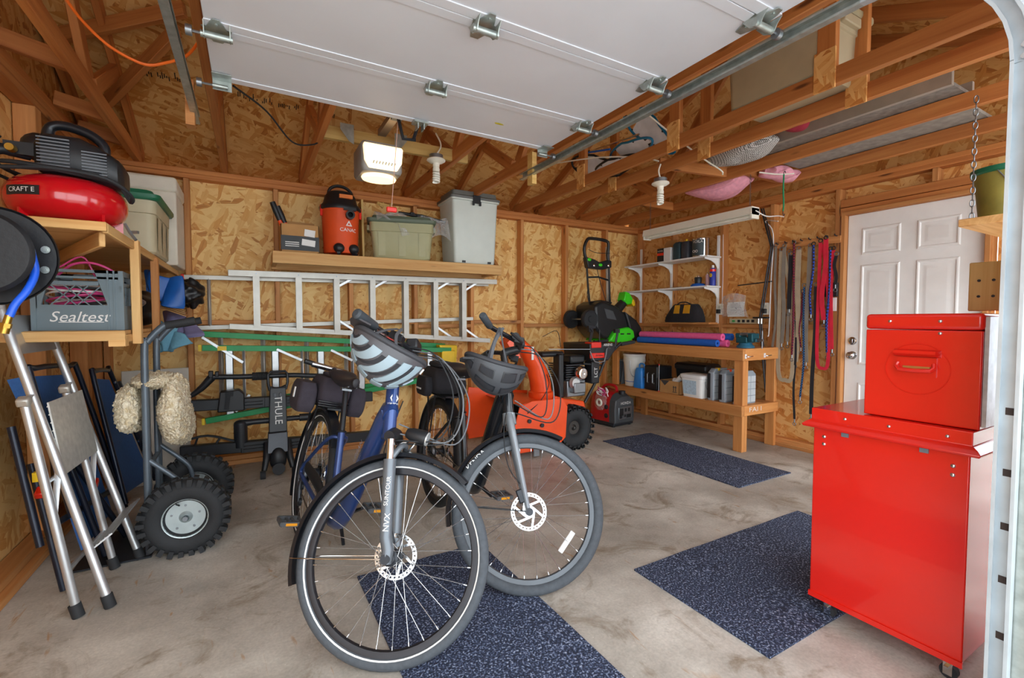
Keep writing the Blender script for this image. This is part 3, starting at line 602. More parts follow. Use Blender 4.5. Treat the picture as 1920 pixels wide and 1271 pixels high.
g = G(rk); g.tube([(.12, P_(.66)-.04, .64), (.11, P_(.66)-.045, .70), (.11, P_(.7)-.045, .765), (.13, P_(.77)-.045, .785), (.235, P_(.77)-.045, .785), (.25, P_(.7)-.045, .765), (.25, P_(.7)-.045, .70), (.235, P_(.66)-.04, .64)], .011, 8); obj('pull_handle', g, SP, rk)
g = G(rk); g.tube([(.125, P_(.66)-.045, .665), (.15, P_(.66)-.05, .655), (.2, P_(.66)-.05, .655), (.235, P_(.66)-.045, .67)], .012, 8, k=3); obj('release_lever', g, SP, rk)
for x in (.155, .195): g = G(rk); g.box((x, P_(.6)-.065, .605), (.02, .012, .03)); obj('clamp', g, mat('clamp_grey', '#5f646b', .5), rk, .003)
txt('THULE', .075, T(.175-.2, P_(.49)-.0615-4.0, .49) @ axes((0, 0, 0), (0, -.23, -1), (1, 0, 0)), PAPER, rk, sx=1.0)
g = G(rk); g.ell((.165, P_(.1)-.05, .12), (.062, .05, .09), 16, 10); hub_ = obj('tilt_housing', g, BLACK, rk)
g = G(rk); g.cyl((.165, P_(.06)-.1, .055), (.165, P_(.06)-.02, .055), .045, n=18); obj('tilt_knob', g, BLACK, rk)
for x in (.085, .245):
    g = G(rk); g.tube([(x, P_(.3)-.03, .24), (x+(.0 if x > .2 else -.0), P_(.2)-.07, .15), (x-.02 if x < .2 else x+.02, P_(.1)-.09, .05)], [.02, .026, .02], 10, k=3); fr = obj('fork_leg', g, BLACK, rk)
    q = x-.028 if x < .2 else x+.028
    g = G(rk); g.cyl((q-.018, P_(0)-.1, .03), (q+.018, P_(0)-.1, .03), .03, n=18); obj('wheel', g, RUB, fr)
for z0, z1, q in ((.56, .52, 0), (.235, .185, 1)):
    y = P_(z0)+.035
    g = G(rk); g.add([(x, yy, z0+(z1-z0)*(x+.47)/1.4+dz) for x in (-.47+.0*q, .93) for yy, dz in ((y-.03, -.042), (y+.03, -.042), (y+.03, .042), (y-.03, .042))], [(0, 1, 2, 3), (7, 6, 5, 4), (0, 4, 5, 1), (1, 5, 6, 2), (2, 6, 7, 3), (3, 7, 4, 0)]); tr_ = obj('tray', g, SP, rk, .006)
    for x in (.01, .325):
        zz = z0+(z1-z0)*(x+.47)/1.4
        g = G(rk); g.box((x-.01, y-.033, zz), (.17, .014, .08)); g.box((x-.01, y-.04, zz+.012), (.14, .01, .006)); g.box((x-.01, y-.04, zz-.012), (.14, .01, .006)); obj('clip_plate', g, BLACK, tr_, .003)
yu = P_(.7)+.02
g = G(rk); g.tube([(-.29, yu, .765), (-.1, yu, .755), (.3, yu, .745), (.62, yu, .715)], .02, 12); ar = obj('hook_arm', g, SP, rk)
g = G(rk); g.cyl((.0, yu-.002, .752), (.11, yu-.002, .75), .031, n=14); 
for q in range(9): g.torus((.008+.012*q, yu-.002, .752), .031, .003, 'x', 14, 6)
obj('ratchet_grip', g, RUB, ar)
g = G(rk); g.tube([(-.27, yu, .76), (-.34, yu-.0, .68), (-.42, yu, .62), (-.5, yu, .6)], [.03, .024, .016, .012], 10, k=4); obj('hook', g, SP, ar)
g = G(rk); g.box((-.275, yu, .785), (.03, .05, .05)); g.box((-.235, yu, .785), (.025, .05, .04)); obj('hook_tip', g, BLACK, ar, .005)
g = G(rk); g.prism([(-.235, .50), (-.055, .50), (-.055, .63), (-.09, .665), (-.215, .655)], .1, axes((0, P_(.56)+.055, 0), (1, 0, 0), (0, 0, 1))); st_ = obj('wheel_cradle', g, BLACK, rk, .008)
g = G(rk); g.tube([(-.165, P_(.56)-.05, .655), (-.165, P_(.56)-.055, .6), (-.175, P_(.56)-.05, .52)], .018, 6, flat=(1, .25)); g.box((-.15, P_(.6)-.055, .635), (.045, .012, .035)); obj('ratchet_strap', g, RUB, st_)
yl = P_(.3)-.05
g = G(rk); g.tube([(-.085, yl+.07, .22), (-.085, yl+.07, .40)], .047, 18); g.ell((-.085, yl+.07, .40), (.047, .047, .03), 16, 8); pv = obj('arm_pivot', g, SP, rk)
g = G(rk); g.tube([(-.085, yl+.07, .40), (.0, yl+.07, .405), (.3, yl+.07, .405), (.6, yl+.07, .40)], [.03, .022, .02, .02], 12); g.cyl((.33, yl+.07, .405), (.45, yl+.07, .403), .03, n=14); obj('hook_arm', g, SP, rk)
g = G(rk); g.tube([(-.12, yl+.06, .27), (-.3, yl+.06, .335), (-.46, yl+.06, .31)], .009, 6, k=4); g.tube([(-.12, yl+.06, .25), (-.3, yl+.06, .26), (-.46, yl+.06, .27)], .009, 6); g.tube([(-.22, yl+.06, .31), (-.25, yl+.06, .26)], .008, 6); g.tube([(-.36, yl+.06, .33), (-.38, yl+.06, .27)], .008, 6); obj('wheel_hoop', g, SP, rk)
# ================================================================ left wall: shelf unit and its load
def lump(c, r, seed=0, amp=.12, n=20, m=12, M=None):
    rnd = random.Random(seed); ph = [(rnd.uniform(1, 4), rnd.uniform(1, 4), rnd.uniform(0, 6), rnd.uniform(0, 6)) for _ in range(5)]; vs = []; fs = []
    def d(a, b): return 1+amp*sum(math.sin(p*a*2+q)*math.sin(round(s)*b+q*2) for p, s, q, _ in ph)/2
    for j in range(m+1):
        a = PI*j/m
        for i in range(n): b = 2*PI*i/n; k = d(a, b) if 0 < j < m else 1; vs.append((c[0]+r[0]*math.sin(a)*math.cos(b)*k, c[1]+r[1]*math.sin(a)*math.sin(b)*k, c[2]+r[2]*math.cos(a)*k))
    for j in range(m):
        for i in range(n): fs.append((j*n+i, (j+1)*n+i, (j+1)*n+(i+1) % n, j*n+(i+1) % n))
    return vs, fs
us = thing('shelf_unit', 'two-deck lumber shelf hung on the left wall holding the compressor', 'shelf', (-.72, 3.3, 1.1))
g = G(us); g.bb(-.945, -.5, 2.36, 4.40, 1.562, 1.578); obj('upper_deck', g, WL, us)
beam('edge_strip', (-.49, 2.37, 1.56), (-.49, 4.40, 1.56), .02, .04, WL, us); beam('front_strip', (-.94, 2.352, 1.562), (-.48, 2.352, 1.562), .02, .035, WL, us)
beam('corner_brace', (-.505, 2.40, 1.52), (-.93, 3.42, 1.52), .02, .06, WL, us)
beam('post', (-.482, 2.86, 1.085), (-.482, 2.86, 1.585), .045, .036, WL, us, (1, 0, 0)); beam('post', (-.482, 3.38, 1.085), (-.482, 3.38, 1.56), .045, .036, WD, us, (1, 0, 0))
g = G(us); g.bb(-.945, -.505, 2.72, 4.40, 1.135, 1.152); obj('lower_deck', g, WL, us)
beam('lower_strip', (-.94, 2.71, 1.128), (-.5, 2.71, 1.128), .02, .045, WL, us); beam('lower_strip', (-.512, 2.72, 1.115), (-.512, 4.40, 1.115), .025, .035, WL, us)
g = G(us); g.box((-.53, 2.735, 1.095), (.06, .07, .03)); obj('corner_block', g, WL, us)
# pancake compressor
cx, cy, cz = -.675, 2.70, 1.579
ac = thing('air_compressor', 'red pancake air compressor with black motor shroud on the shelf', 'compressor', (cx, cy, cz))
TANK = mat('tank_red', '#c8101c', .18, var=.04, coat=.6)
g = G(); pf = [(.0, .035), (.11, .036)]+[(.115+.085*math.sin(a), .125-.09*math.cos(a)) for a in [PI*k/12 for k in range(13)]]+[(.0, .215)]; g.lathe(pf, n=48); tk = obj('tank', g, TANK, ac)
for a in (20, -40, -130, 130):
    px, py = .165*math.cos(R(a)), .165*math.sin(R(a)); g = G(); g.box((px, py, .04), (.03, .012, .08), R(a)); obj('foot', g, TANK, ac)
    g = G(); g.cyl((px, py, 0), (px, py, .014), .018, n=12); obj('rubber_foot', g, RUB, ac)
g = G(); g.lathe([(.196, .112), (.2025, .112), (.2025, .148), (.196, .148)], n=10, a0=R(-90-28-18), a1=R(-90-28+18)); obj('brand_plate', g, BLACK, tk)
bend(txt('CRAFT E', .026, RZ(-28) @ T(0, -.2035, .13) @ RX(90), PAPER, ac), .2)
def rsec(x, sy, z0, z1, r=.05):
    out = []
    for q in range(16):
        a = 2*PI*q/16; c, s = math.cos(a), math.sin(a); out.append((x, (abs(c)**.45)*math.copysign(sy, c), (z0+z1)/2+(abs(s)**.5)*math.copysign((z1-z0)/2, s)))
    return out
g = G(); g.loft([rsec(-.075, .1, .235, .36), rsec(-.05, .125, .215, .39), rsec(.06, .125, .215, .39), rsec(.13, .115, .2, .36), rsec(.185, .095, .2, .32), rsec(.2, .06, .21, .29)]); sh_ = obj('motor_shroud', g, BLACK, ac)
g = G()
for q in range(9): g.box((-.01, -.124-.001, .25+.0135*q), (.10, .006, .005))
for q in range(8): g.box((.115, -.117, .235+.0125*q), (.08, .006, .0045), R(6))
obj('louvres', g, mat('louvre_grey', '#6a6f76', .4), sh_, kind='stuff')
g = G(); g.tube([(-.06, 0, .37), (-.05, 0, .435), (0, 0, .452), (.08, 0, .43), (.125, 0, .385), (.12, 0, .33)], [.024, .02, .02, .02, .02, .022], 10, k=5); obj('carry_handle', g, SATIN, sh_)
g = G(); g.tube([(-.1, -.05, .3), (-.17, -.09, .3), (-.22, -.1, .28)], [.025, .022, .018], 10); g.box((-.12, -.07, .31), (.09, .05, .05)); mf = obj('regulator', g, BLACK, ac)
g = G(); g.lathe([(0, -.03), (.014, -.03), (.016, -.02), (.016, 0)], (-.135, -.105, .3), 'y', 14); obj('gauge', g, BRASS, mf)
g = G(); g.cyl((-.29, -.1, .255), (-.22, -.1, .27), .011, n=10); g.cyl((-.24, -.1, .265), (-.19, -.1, .272), .015, n=10); obj('coupler', g, BRASS, mf)
g = G(); g.ell((-.1, .05, .36), (.06, .06, .06), 14, 8); obj('filter', g, BLACK, ac)
for q, (rr_, z, a) in enumerate(((.20, .225, .4), (.185, .24, 1.2), (.17, .232, 2))):
    g = G(); g.tube([(rr_*math.cos(b)*(1.05 if q == 0 else 1)-.02, rr_*math.sin(b), z+.012*math.sin(2*b+a)) for b in [2*PI*k/28 for k in range(28)]], .0075, 6, True); obj('hose_coil', g, RUB, ac)
g = G(); g.tube([(-.25, -.11, .25), (-.33, -.12, .27), (-.35, -.1, .235), (-.26, -.14, .235), (-.16, -.17, .21), (.0, -.2, .22), (.16, -.17, .21), (.225, -.08, .17), (.215, -.02, .15), (.19, -.03, .2)], .008, 6, k=5); g.tube([(-.2, -.1, .31), (-.235, -.11, .35), (-.205, -.1, .37), (-.17, -.1, .34)], .007, 6, k=4); obj('loose_hose', g, RUB, ac)
g = G(); g.tube([(.205, -.1, .04), (.225, -.11, .0), (.245, -.12, -.03)], .007, 6, k=3); g.box((.24, -.11, .005), (.03, .012, .012), R(-30)); obj('drain_valve', g, STEEL, ac)
tote('lidded_tote', 'beige tote with dark green lid behind the red compressor', T(-.655, 3.575, 1.579) @ RZ(90), .55, .40, .31, BEIGE, DGREEN, .9)
fb = thing('foam_cooler', 'white foam box with red sticker behind the green-lidded tote', 'cooler', (-.65, 4.13, 1.579))
g = G(); g.bb(-.22, .22, -.2, .22, 0, .5); obj('box', g, mat('foam_white', '#e4dccb', .8, var=.06, bump=.2, bscale=40), fb, .012)
g = G(); g.bb(-.225, .225, -.205, .225, .5, .60); obj('cover', g, mat('foam_white', '#e4dccb', .8), fb, .02)
g = G(); g.bb(.04, .085, -.209, -.204, .35, .41); obj('sticker', g, RED, fb)
# milk crate with open diamond lattice
mc = thing('milk_crate', 'grey plastic milk crate with white script lettering on the lower deck', 'crate', (-.675, 2.94, 1.153))
CR = mat('crate_grey', '#6c7c84', .5, var=.05); W2, D2, H2 = .15, .15, .275
g = G(); g.bb(-W2, W2, -D2, D2, 0, .008)
for sy in (-1, 1):
    y0 = sy*D2-.006; g.bb(-W2, W2, y0, y0+.012, 0, .115); g.bb(-W2, W2, y0, y0+.012, .235, .245); g.bb(-W2, W2, y0, y0+.012, .262, H2)
    g.bb(-W2, -W2+.012, y0, y0+.012, .1, H2)
    g.prism([(-W2, .115), (-.125, .115), (-.088, H2), (-W2, H2)], .012, axes((0, y0+.012, 0), (1, 0, 0), (0, 0, 1))); g.prism([(W2, .115), (.10, .115), (.055, H2), (W2, H2)], .012, axes((0, y0+.012, 0), (1, 0, 0), (0, 0, 1)))
    g.bb(-.1, .07, y0, y0+.012, .205, .222)
for sx in (-1, 1):
    x0 = sx*W2-.006; g.bb(x0, x0+.012, -D2, D2, 0, .115); g.bb(x0, x0+.012, -D2, D2, .205, .22); g.bb(x0, x0+.012, -D2, D2, .25, H2)
    for y in (-D2, D2-.02, -.01): g.bb(x0, x0+.012, y, y+.02, .1, H2)
for sx in (-1, 1):
    for sy in (-1, 1): g.bb(sx*W2-.009, sx*W2+.009, sy*D2-.009, sy*D2+.009, 0, H2)
g.bb(.1, .106, -D2-.01, -D2, 0, H2); g.bb(.122, .128, -D2-.01, -D2, 0, H2)
obj('body', g, CR, mc)
g = G()
for k in range(7):
    x = -.14+.045*k
    for s_ in (-1, 1):
        a = Vector((x, -D2, .115)); b = Vector((x+s_*.085, -D2, .205))
        if s_ < 0: a.x += .085; b.x += .085
        lo, hi = -.115, .085
        if min(a.x, b.x) < lo-.02 or max(a.x, b.x) > hi+.03: continue
        g.tube([a, b], .003, 4)
for k in range(6):
    y = -.13+.045*k
    for s_ in (-1, 1): g.tube([(W2, y, .115), (W2, y+s_*.04, .205)], .003, 4)
obj('lattice', g, CR, mc, kind='stuff')
txt('Sealtest', .066, T(0, -D2-.008, .06) @ RX(90), PAPER, mc)
g = G(); g.bb(-.07, .085, -D2-.0085, -D2-.006, .036, .039); obj('underline', g, PAPER, mc)
pc = thing('pink_cord', 'coil of pink extension cord spilling out of the milk crate', 'cord', (-.7, 2.94, 1.3))
MAG = mat('pink_cord', '#e0498e', .5)
for k in range(7):
    r = .10+.004*k; g = G(); g.tube([(r*math.cos(b)*1.05+.01*math.sin(k*2), r*.9*math.sin(b), -.02+.012*k+.02*math.sin(b+k)) for b in [2*PI*q/24 for q in range(24)]], .005, 6, True); obj('coil', g, MAG if k % 3 else WHITE, pc)
g = G(); g.tube([(-.06, -.1, .1), (0, -.11, .155), (.08, -.12, .16), (.15, -.1, .115), (.13, 0, .06)], .0055, 6, k=6); g.tube([(-.05, -.1, .14), (.03, -.1, .19), (.07, -.08, .1)], .004, 6, k=6); obj('loop', g, MAG, pc)
def blob(name, label, cat, c, r, m, seed, amp=.14, extra=None):
    g = G(); v, f = lump((0, 0, 0), r, seed, amp, 28, 16); g.add(v, f); o = obj(name, g, m, sub=1); o.location = c; return tag(o, label, cat)
blob('black_bag', 'crumpled black bag on the lower deck beside the milk crate', 'bag', (-.625, 3.56, 1.272), (.14, .16, .115), mat('bag_black', '#17181c', .35, var=.3, bump=.5, bscale=25), 3)
blob('clear_bag', 'dull clear bag lying behind the milk crate', 'bag', (-.70, 3.23, 1.267), (.17, .12, .1), mat('bag_smoke', '#4a4446', .3, var=.3, bump=.6, bscale=20), 11)
def drape(name, label, cat, pts0, pts1, m, th=.012, wav=.012, n=14):
    """cloth hanging between two edges with folds"""
    c = Vector(pts0[0]); t = thing(name, label, cat, c)
    def fn(u, v):
        A = catmull(pts0, 8); B = catmull(pts1, 8); a = A[min(len(A)-1, round(u*(len(A)-1)))]; b = B[min(len(B)-1, round(u*(len(B)-1)))]
        p = a.lerp(b, v); return p+Vector((math.sin(u*13+v*2)*wav, math.cos(u*9+3*v)*wav, math.sin(u*7)*wav*.5-.02*math.sin(PI*v)))
    g = G(t); g.grid(fn, n, 8, th); obj('cloth', g, m, t, sub=1); return t
drape('blue_tarp', 'bright blue folded tarp stuffed behind the shelf post', 'tarp', [(-.62, 3.92, 1.54), (-.52, 3.9, 1.5), (-.40, 3.9, 1.50)], [(-.6, 3.88, 1.36), (-.52, 3.86, 1.31), (-.42, 3.86, 1.27)], mat('tarp_blue', '#1d63b8', .4, var=.15, bump=.4, bscale=30), .02, .02)
blob('black_pouch', 'shiny black plastic bundle hanging at the shelf end', 'bag', (-.40, 4.22, 1.40), (.10, .12, .10), mat('bag_black', '#17181c', .35), 5, .2)
drape('purple_towel', 'purple-grey towel hanging off the shelf end over the hand truck', 'towel', [(-.55, 4.18, 1.26), (-.45, 4.1, 1.26), (-.36, 4.05, 1.18)], [(-.52, 4.05, 1.12), (-.40, 3.95, 1.08), (-.29, 3.9, 1.08)], mat('towel_purple', '#857fa6', .95, bump=.5), .03, .015)
drape('blue_towel', 'pale blue towel hanging below the purple one', 'towel', [(-.56, 3.98, 1.19), (-.48, 3.94, 1.17), (-.40, 3.92, 1.10)], [(-.55, 3.92, .98), (-.48, 3.9, .98), (-.38, 3.9, 1.05)], mat('towel_blue', '#6fa6bd', .95, bump=.5), .03, .018)
cl = thing('cardboard_strips', 'bundle of brown cardboard strips above the purple towel', 'cardboard', (-.47, 4.0, 1.27))
for k in range(5): g = G(cl); g.box((-.46-.004*k, 3.97, 1.255+.014*k), (.15, .1, .008), RY(22)); obj('strip', g, CARD, cl)
# ================================================================ hose reel on the wall
hr = thing('hose_reel', 'black wall-mounted hose reel with blue air hose', 'hose reel', (-.71, 2.0, 1.405))
BLK2 = mat('reel_black', '#15171b', .5, var=.2, bump=.2)
g = G(); g.lathe([(0, 0), (.03, -.006), (.032, -.012), (.118, -.012), (.122, -.008), (.128, 0), (.126, .008), (.0, .01)], axis='y', n=40); obj('front_flange', g, BLK2, hr)
g = G(); g.lathe([(0, .10), (.15, .10), (.156, .092), (.158, .1), (.154, .11), (0, .114)], axis='y', n=40); bf = obj('back_flange', g, BLK2, hr)
g = G(); g.cyl((0, .005, 0), (0, .105, 0), .055, n=24); obj('drum', g, BLK2, hr)
BLH = mat('hose_blue', '#1f5fe0', .35, var=.06)
for k, (rr_, y) in enumerate(((.066, .02), (.066, .04), (.066, .06), (.066, .08), (.084, .03), (.084, .05), (.084, .07), (.1, .04), (.1, .06))):
    g = G(); g.torus((0, y, 0), rr_, .0095, 'y', 32, 8); obj('hose_turn', g, BLH, hr)
g = G(); g.tube([(.102, .05, .02), (.112, .045, -.05), (.10, .02, -.11), (.078, 0, -.155), (.066, -.01, -.195)], .0105, 10, k=5); obj('hose_tail', g, BLH, hr)
g = G(); g.cyl((.066, -.01, -.19), (.058, -.012, -.225), .010, n=10); g.cyl((.060, -.012, -.215), (.057, -.012, -.228), .014, n=6); g.cyl((.058, -.012, -.225), (.053, -.012, -.245), .012, n=12); obj('coupling', g, BRASS, hr)
for a in (12, -18, 95, 150, 200, 260):
    px, pz = .128*math.cos(R(a)), .128*math.sin(R(a)); g = G(); g.cyl((px, .095, pz), (px, .091, pz), .012, n=12); g.cyl((px, .092, pz), (px, .086, pz), .006, n=8); obj('rivet', g, ZINC, bf)
for x, z in ((.022, -.012), (-.006, .024), (-.014, -.018)): g = G(); g.cyl((x, -.012, z), (x, -.019, z), .007, n=10); obj('bolt', g, ZINC, hr)
g = G(); g.bb(-.24, .0, .115, .125, -.03, .03); g.bb(-.24, -.225, .0, .2, -.09, .09); obj('wall_bracket', g, BLK2, hr)
# ================================================================ folded aluminium platform steps leaning on the wall
sl = thing('platform_steps', 'folded aluminium step stool leaning on the left wall under the hose reel', 'step ladder', (-.6, 2.65, 0))
A0, A1 = Vector((-.54, 2.47, .02)), Vector((-.872, 2.62, 1.24)); B0, B1 = Vector((-.512, 2.905, .02)), Vector((-.872, 3.03, 1.25))
for a, b in ((A0, A1), (B0, B1)):
    g = G(sl); g.tube([a, b], .0165, 12); obj('front_rail', g, ALU, sl)
g = G(sl); g.tube([A1, (-.89, 2.65, 1.33), (-.905, 2.75, 1.39), (-.905, 2.9, 1.39), (-.89, 3.0, 1.33), B1], .0165, 12, k=4); obj('top_hoop', g, ALU, sl)
C0, C1 = Vector((-.635, 2.45, .02)), Vector((-.77, 2.475, .885)); D0, D1 = Vector((-.60, 2.85, .02)), Vector((-.75, 2.85, .885))
for a, b in ((C0, C1), (D0, D1)): g = G(sl); g.tube([a, b], .0155, 12); obj('rear_leg', g, ALU, sl)
for p in (A0, B0, C0, D0):
    g = G(sl); d_ = (A1-A0).normalized(); g.cyl(p-d_*.02, p+d_*.035, .021, n=12); obj('foot', g, RUB, sl)
def between(z, f): 
    t0 = (z-A0.z)/(A1.z-A0.z); return A0.lerp(A1, t0).lerp(B0.lerp(B1, (z-B0.z)/(B1.z-B0.z)), f)
def plate(nm, z0, z1, tilt, m=ALU, ribs=0, f0=.03, f1=.97):
    p, q, r_, s_ = between(z0, f0), between(z0, f1), between(z1, f1)+Vector((tilt, 0, 0)), between(z1, f0)+Vector((tilt, 0, 0))
    n_ = (q-p).cross(s_-p).normalized()*.006; g = G(sl); g.add([p, q, r_, s_, p+n_, q+n_, r_+n_, s_+n_], [(0, 1, 2, 3), (7, 6, 5, 4), (0, 4, 5, 1), (1, 5, 6, 2), (2, 6, 7, 3), (3, 7, 4, 0)])
    for k in range(ribs):
        f = (k+.5)/ribs; a = p.lerp(s_, f); b = q.lerp(r_, f); g.tube([a-n_*.2, b-n_*.2], .003, 4)
    return obj(nm, g, m, sl)
plate('platform', .56, .86, .03, mat('worn_aluminium', '#d6d4cf', .4, .5, var=.12, scale=40), 9); plate('tread', .245, .30, .085, ALU, 5, .0, 1.0); plate('top_panel', 1.06, 1.22, .0)
g = G(sl); g.tube([C0.lerp(C1, .2), D0.lerp(D1, .2)], .009, 8); g.tube([C0.lerp(C1, .62), D0.lerp(D1, .62)], .009, 8); obj('crossbar', g, ALU, sl)
for a, b in ((C1, between(.9, 0)), (D1, between(.9, 1)), (C0.lerp(C1, .45), between(.6, 0)), (D0.lerp(D1, .45), between(.6, 1))): g = G(sl); g.tube([a, b], .012, 6, flat=(1, .3)); obj('hinge_link', g, ALU, sl)
for p in (C1, D1): g = G(sl); g.box(p+Vector((0, -.003, .0)), (.04, .04, .035), RX(20)); obj('hinge_bracket', g, ALUD, sl, .008)
# ================================================================ folded blue recliner behind the steps
rc = thing('folding_recliner', 'folded navy blue lounge chair with laced fabric leaning on the left wall', 'folding chair', (-.78, 3.4, 0))
NB = mat('tube_navy', '#1d2434', .3, .3)
def cp(y, z, off=0): return Vector((-.72-.2*z+off, y, z))
def quad(nm, p, m, th=.01, sag=.02, par=rc):
    a, b, c, d = p; nn = (b-a).cross(d-a).normalized()
    g = G(rc); g.grid(lambda u, v: a.lerp(b, u).lerp(d.lerp(c, u), v)-nn*sag*math.sin(PI*u)*math.sin(PI*v), 8, 8, th); return obj(nm, g, m, par)
fabric = quad('seat_fabric', (cp(3.42, .18, .09), cp(4.10, .08, .09), cp(3.82, .82, .09), cp(3.52, .86, .09)), NAVY)
quad('headrest', (cp(2.88, .74, .03), cp(3.36, .70, .03), cp(3.42, .90, .03), cp(2.82, .95, .03)), NAVY, .05, .0)
quad('back_fabric', (cp(2.9, .1, .02), cp(3.42, .1, .02), cp(3.40, .72, .02), cp(2.88, .74, .02)), NAVY)
for pts in ([cp(3.38, .14, .1), cp(3.48, .85, .1), cp(3.54, .90, .1), cp(3.8, .88, .1), cp(3.86, .83, .1), cp(4.16, .04, .1)], [cp(2.80, .3, .05), cp(2.84, .93, .05), cp(2.9, .98, .05), cp(3.36, .95, .05), cp(3.46, .88, .05), cp(3.55, .05, .05)]):
    g = G(rc); g.tube(pts, .013, 10, k=3); obj('frame_tube', g, NB, rc)
for a, b in ((Vector((-.87, 2.66, .76)), Vector((-.78, 2.60, .26))), (Vector((-.84, 2.74, .58)), Vector((-.735, 2.68, .02))), (Vector((-.80, 2.95, .62)), Vector((-.66, 2.98, .02))), (Vector((-.80, 3.1, .5)), Vector((-.62, 3.2, .02))), (Vector((-.78, 2.7, .3)), Vector((-.7, 3.3, .25)))):
    g = G(rc); g.tube([a, b], .014, 10); obj('leg_tube', g, NB, rc)
for k in range(9):
    p = cp(3.46+.04*k*0, .2+.07*k, .104); q = cp(4.06-.028*k, .12+.085*k, .106); 
    for w_ in (q,): g = G(rc); g.cyl(w_, w_+Vector((.008, 0, 0)), .009, n=8); obj('lace_stud', g, CHROME, fabric)
for p in ((-.80, 2.70, .46), (-.72, 3.10, .36)): g = G(rc); g.box(p, (.035, .05, .03), RX(30)); obj('lock_knob', g, RED, rc, .006)
g = G(rc); g.box((-.81, 2.70, .53), (.025, .025, .04)); obj('yellow_tag', g, YEL, rc)
bar = beam('flat_bar', (-.80, 4.06, .78), (-.60, 4.06, .12), .03, .03, DARK, None, (1, 0, 0)); tag(bar, 'black square steel bar leaning in the corner behind the recliner', 'bar')
pnl = beam('leaning_board', (-.80, 4.10, .42), (-.42, 4.2, .42), .012, .84, mat('panel_grey', '#b9b2a6', .7), None); tag(pnl, 'grey board leaning in the corner behind the hand truck', 'board')
pnl.matrix_basis = T(0, .06, 0) @ pnl.matrix_basis
# ================================================================ hand truck
ht = thing('hand_truck', 'grey steel hand truck with large pneumatic tyres and sheepskin over it', 'hand truck', (-.45, 3.1, 0))
for y in (2.93, 3.27):
    g = G(ht); g.tube([(-.475, y, .02), (-.47, y, 1.02), (-.455, y, 1.09), (-.40, y, 1.16), (-.36, y, 1.18), (-.27, y, 1.195)], .0165, 12, k=3); up_ = obj('upright', g, GREYM, ht)
    g = G(ht); g.tube([(-.38, y, 1.172), (-.255, y, 1.198)], .021, 12); obj('grip', g, RUB, up_)
    yi = y+.045 if y < 3 else y-.045
    g = G(ht); g.tube([(-.475, yi, .03), (-.472, yi, .86)], .0125, 10); obj('inner_rail', g, GREYM, ht)
    g = G(ht); g.tube([(-.47, y, .49), (-.36, y, .38), (-.325, y, .32), (-.31, y, .2)], .0125, 10, k=3); g.tube([(-.47, y, .2), (-.31, y, .2)], .0125, 10); obj('axle_bracket', g, GREYM, ht)
for z in (.12, .45, .86): g = G(ht); g.tube([(-.473, 2.93, z), (-.473, 3.27, z)], .0125, 10); obj('crossbar', g, GREYM, ht)
g = G(ht); g.bb(-.76, -.46, 2.88, 3.32, .004, .012); g.bb(-.485, -.47, 2.9, 3.3, .005, .12); obj('toe_plate', g, DARK, ht)
g = G(ht); g.tube([(-.31, 2.84, .192), (-.31, 3.36, .192)], .01, 10); obj('axle', g, STEEL, ht)
def fat_wheel(par, c, axis, Rr, rr, m_rim, face=-1, lugs=26, lugd=.012, name='wheel', lw=.5):
    """tyre with raised tread lugs on a dished steel rim; axis 'y'; returns the rim"""
    x, y, z = c; 
    g = G(par); g.lathe([(.0, face*.012), (.014, face*.022), (.016, face*.03), (.018, face*.022), (.03, face*.012), (Rr*.46, face*.014), (Rr*.50, face*.035), (Rr*.56, face*.038), (Rr*.58, face*.03), (Rr*.58, -face*.03), (0, -face*.03)], c, axis, 32); rim = obj(name, g, m_rim, par)
    g = G(par); n = 14
    g.ring([((Rr-rr)+rr*math.cos(2*PI*k/n), rr*.92*math.sin(2*PI*k/n)) for k in range(n)], c, axis, 48); obj('tyre', g, RUB, rim)
    g = G(par)
    for k in range(lugs):
        a = 2*PI*k/lugs
        for s_ in (-1, 1):
            aa = a+(PI/lugs if s_ > 0 else 0); M_ = T(*c) @ Matrix.Rotation(-aa, 4, 'Y'); g.box((Rr-.004, s_*rr*lw, 0), (lugd*2, rr*.8, 2*PI*Rr/lugs*.5), M=M_); g.box((Rr-rr*.28, s_*rr*.80, 0), (rr*.45, lugd, 2*PI*Rr/lugs*.45), M=M_)
    obj('tread', g, RUB, rim, kind='stuff'); return rim
ZR = mat('rim_zinc', '#b8c4c6', .35, .6, var=.12)
for y, s_ in ((2.86, -1), (3.34, -1)):
    rim = fat_wheel(ht, (-.31, y, .192), 'y', .192, .055, ZR, s_)
    g = G(ht); g.cyl((-.31, y+s_*.03, .192), (-.31, y+s_*.045, .192), .012, n=8); obj('axle_nut', g, STEEL, rim)
    g = G(ht)
    for k in range(5): a = 2*PI*k/5+.3; g.cyl((-.31+.062*math.cos(a), y+s_*.012, .192+.062*math.sin(a)), (-.31+.062*math.cos(a), y+s_*.02, .192+.062*math.sin(a)), .006, n=6)
    obj('rim_bolts', g, STEEL, rim)
    g = G(ht); g.cyl((-.335, y+s_*.02, .258), (-.345, y+s_*.045, .275), .004, n=6); obj('valve', g, RUB, rim)
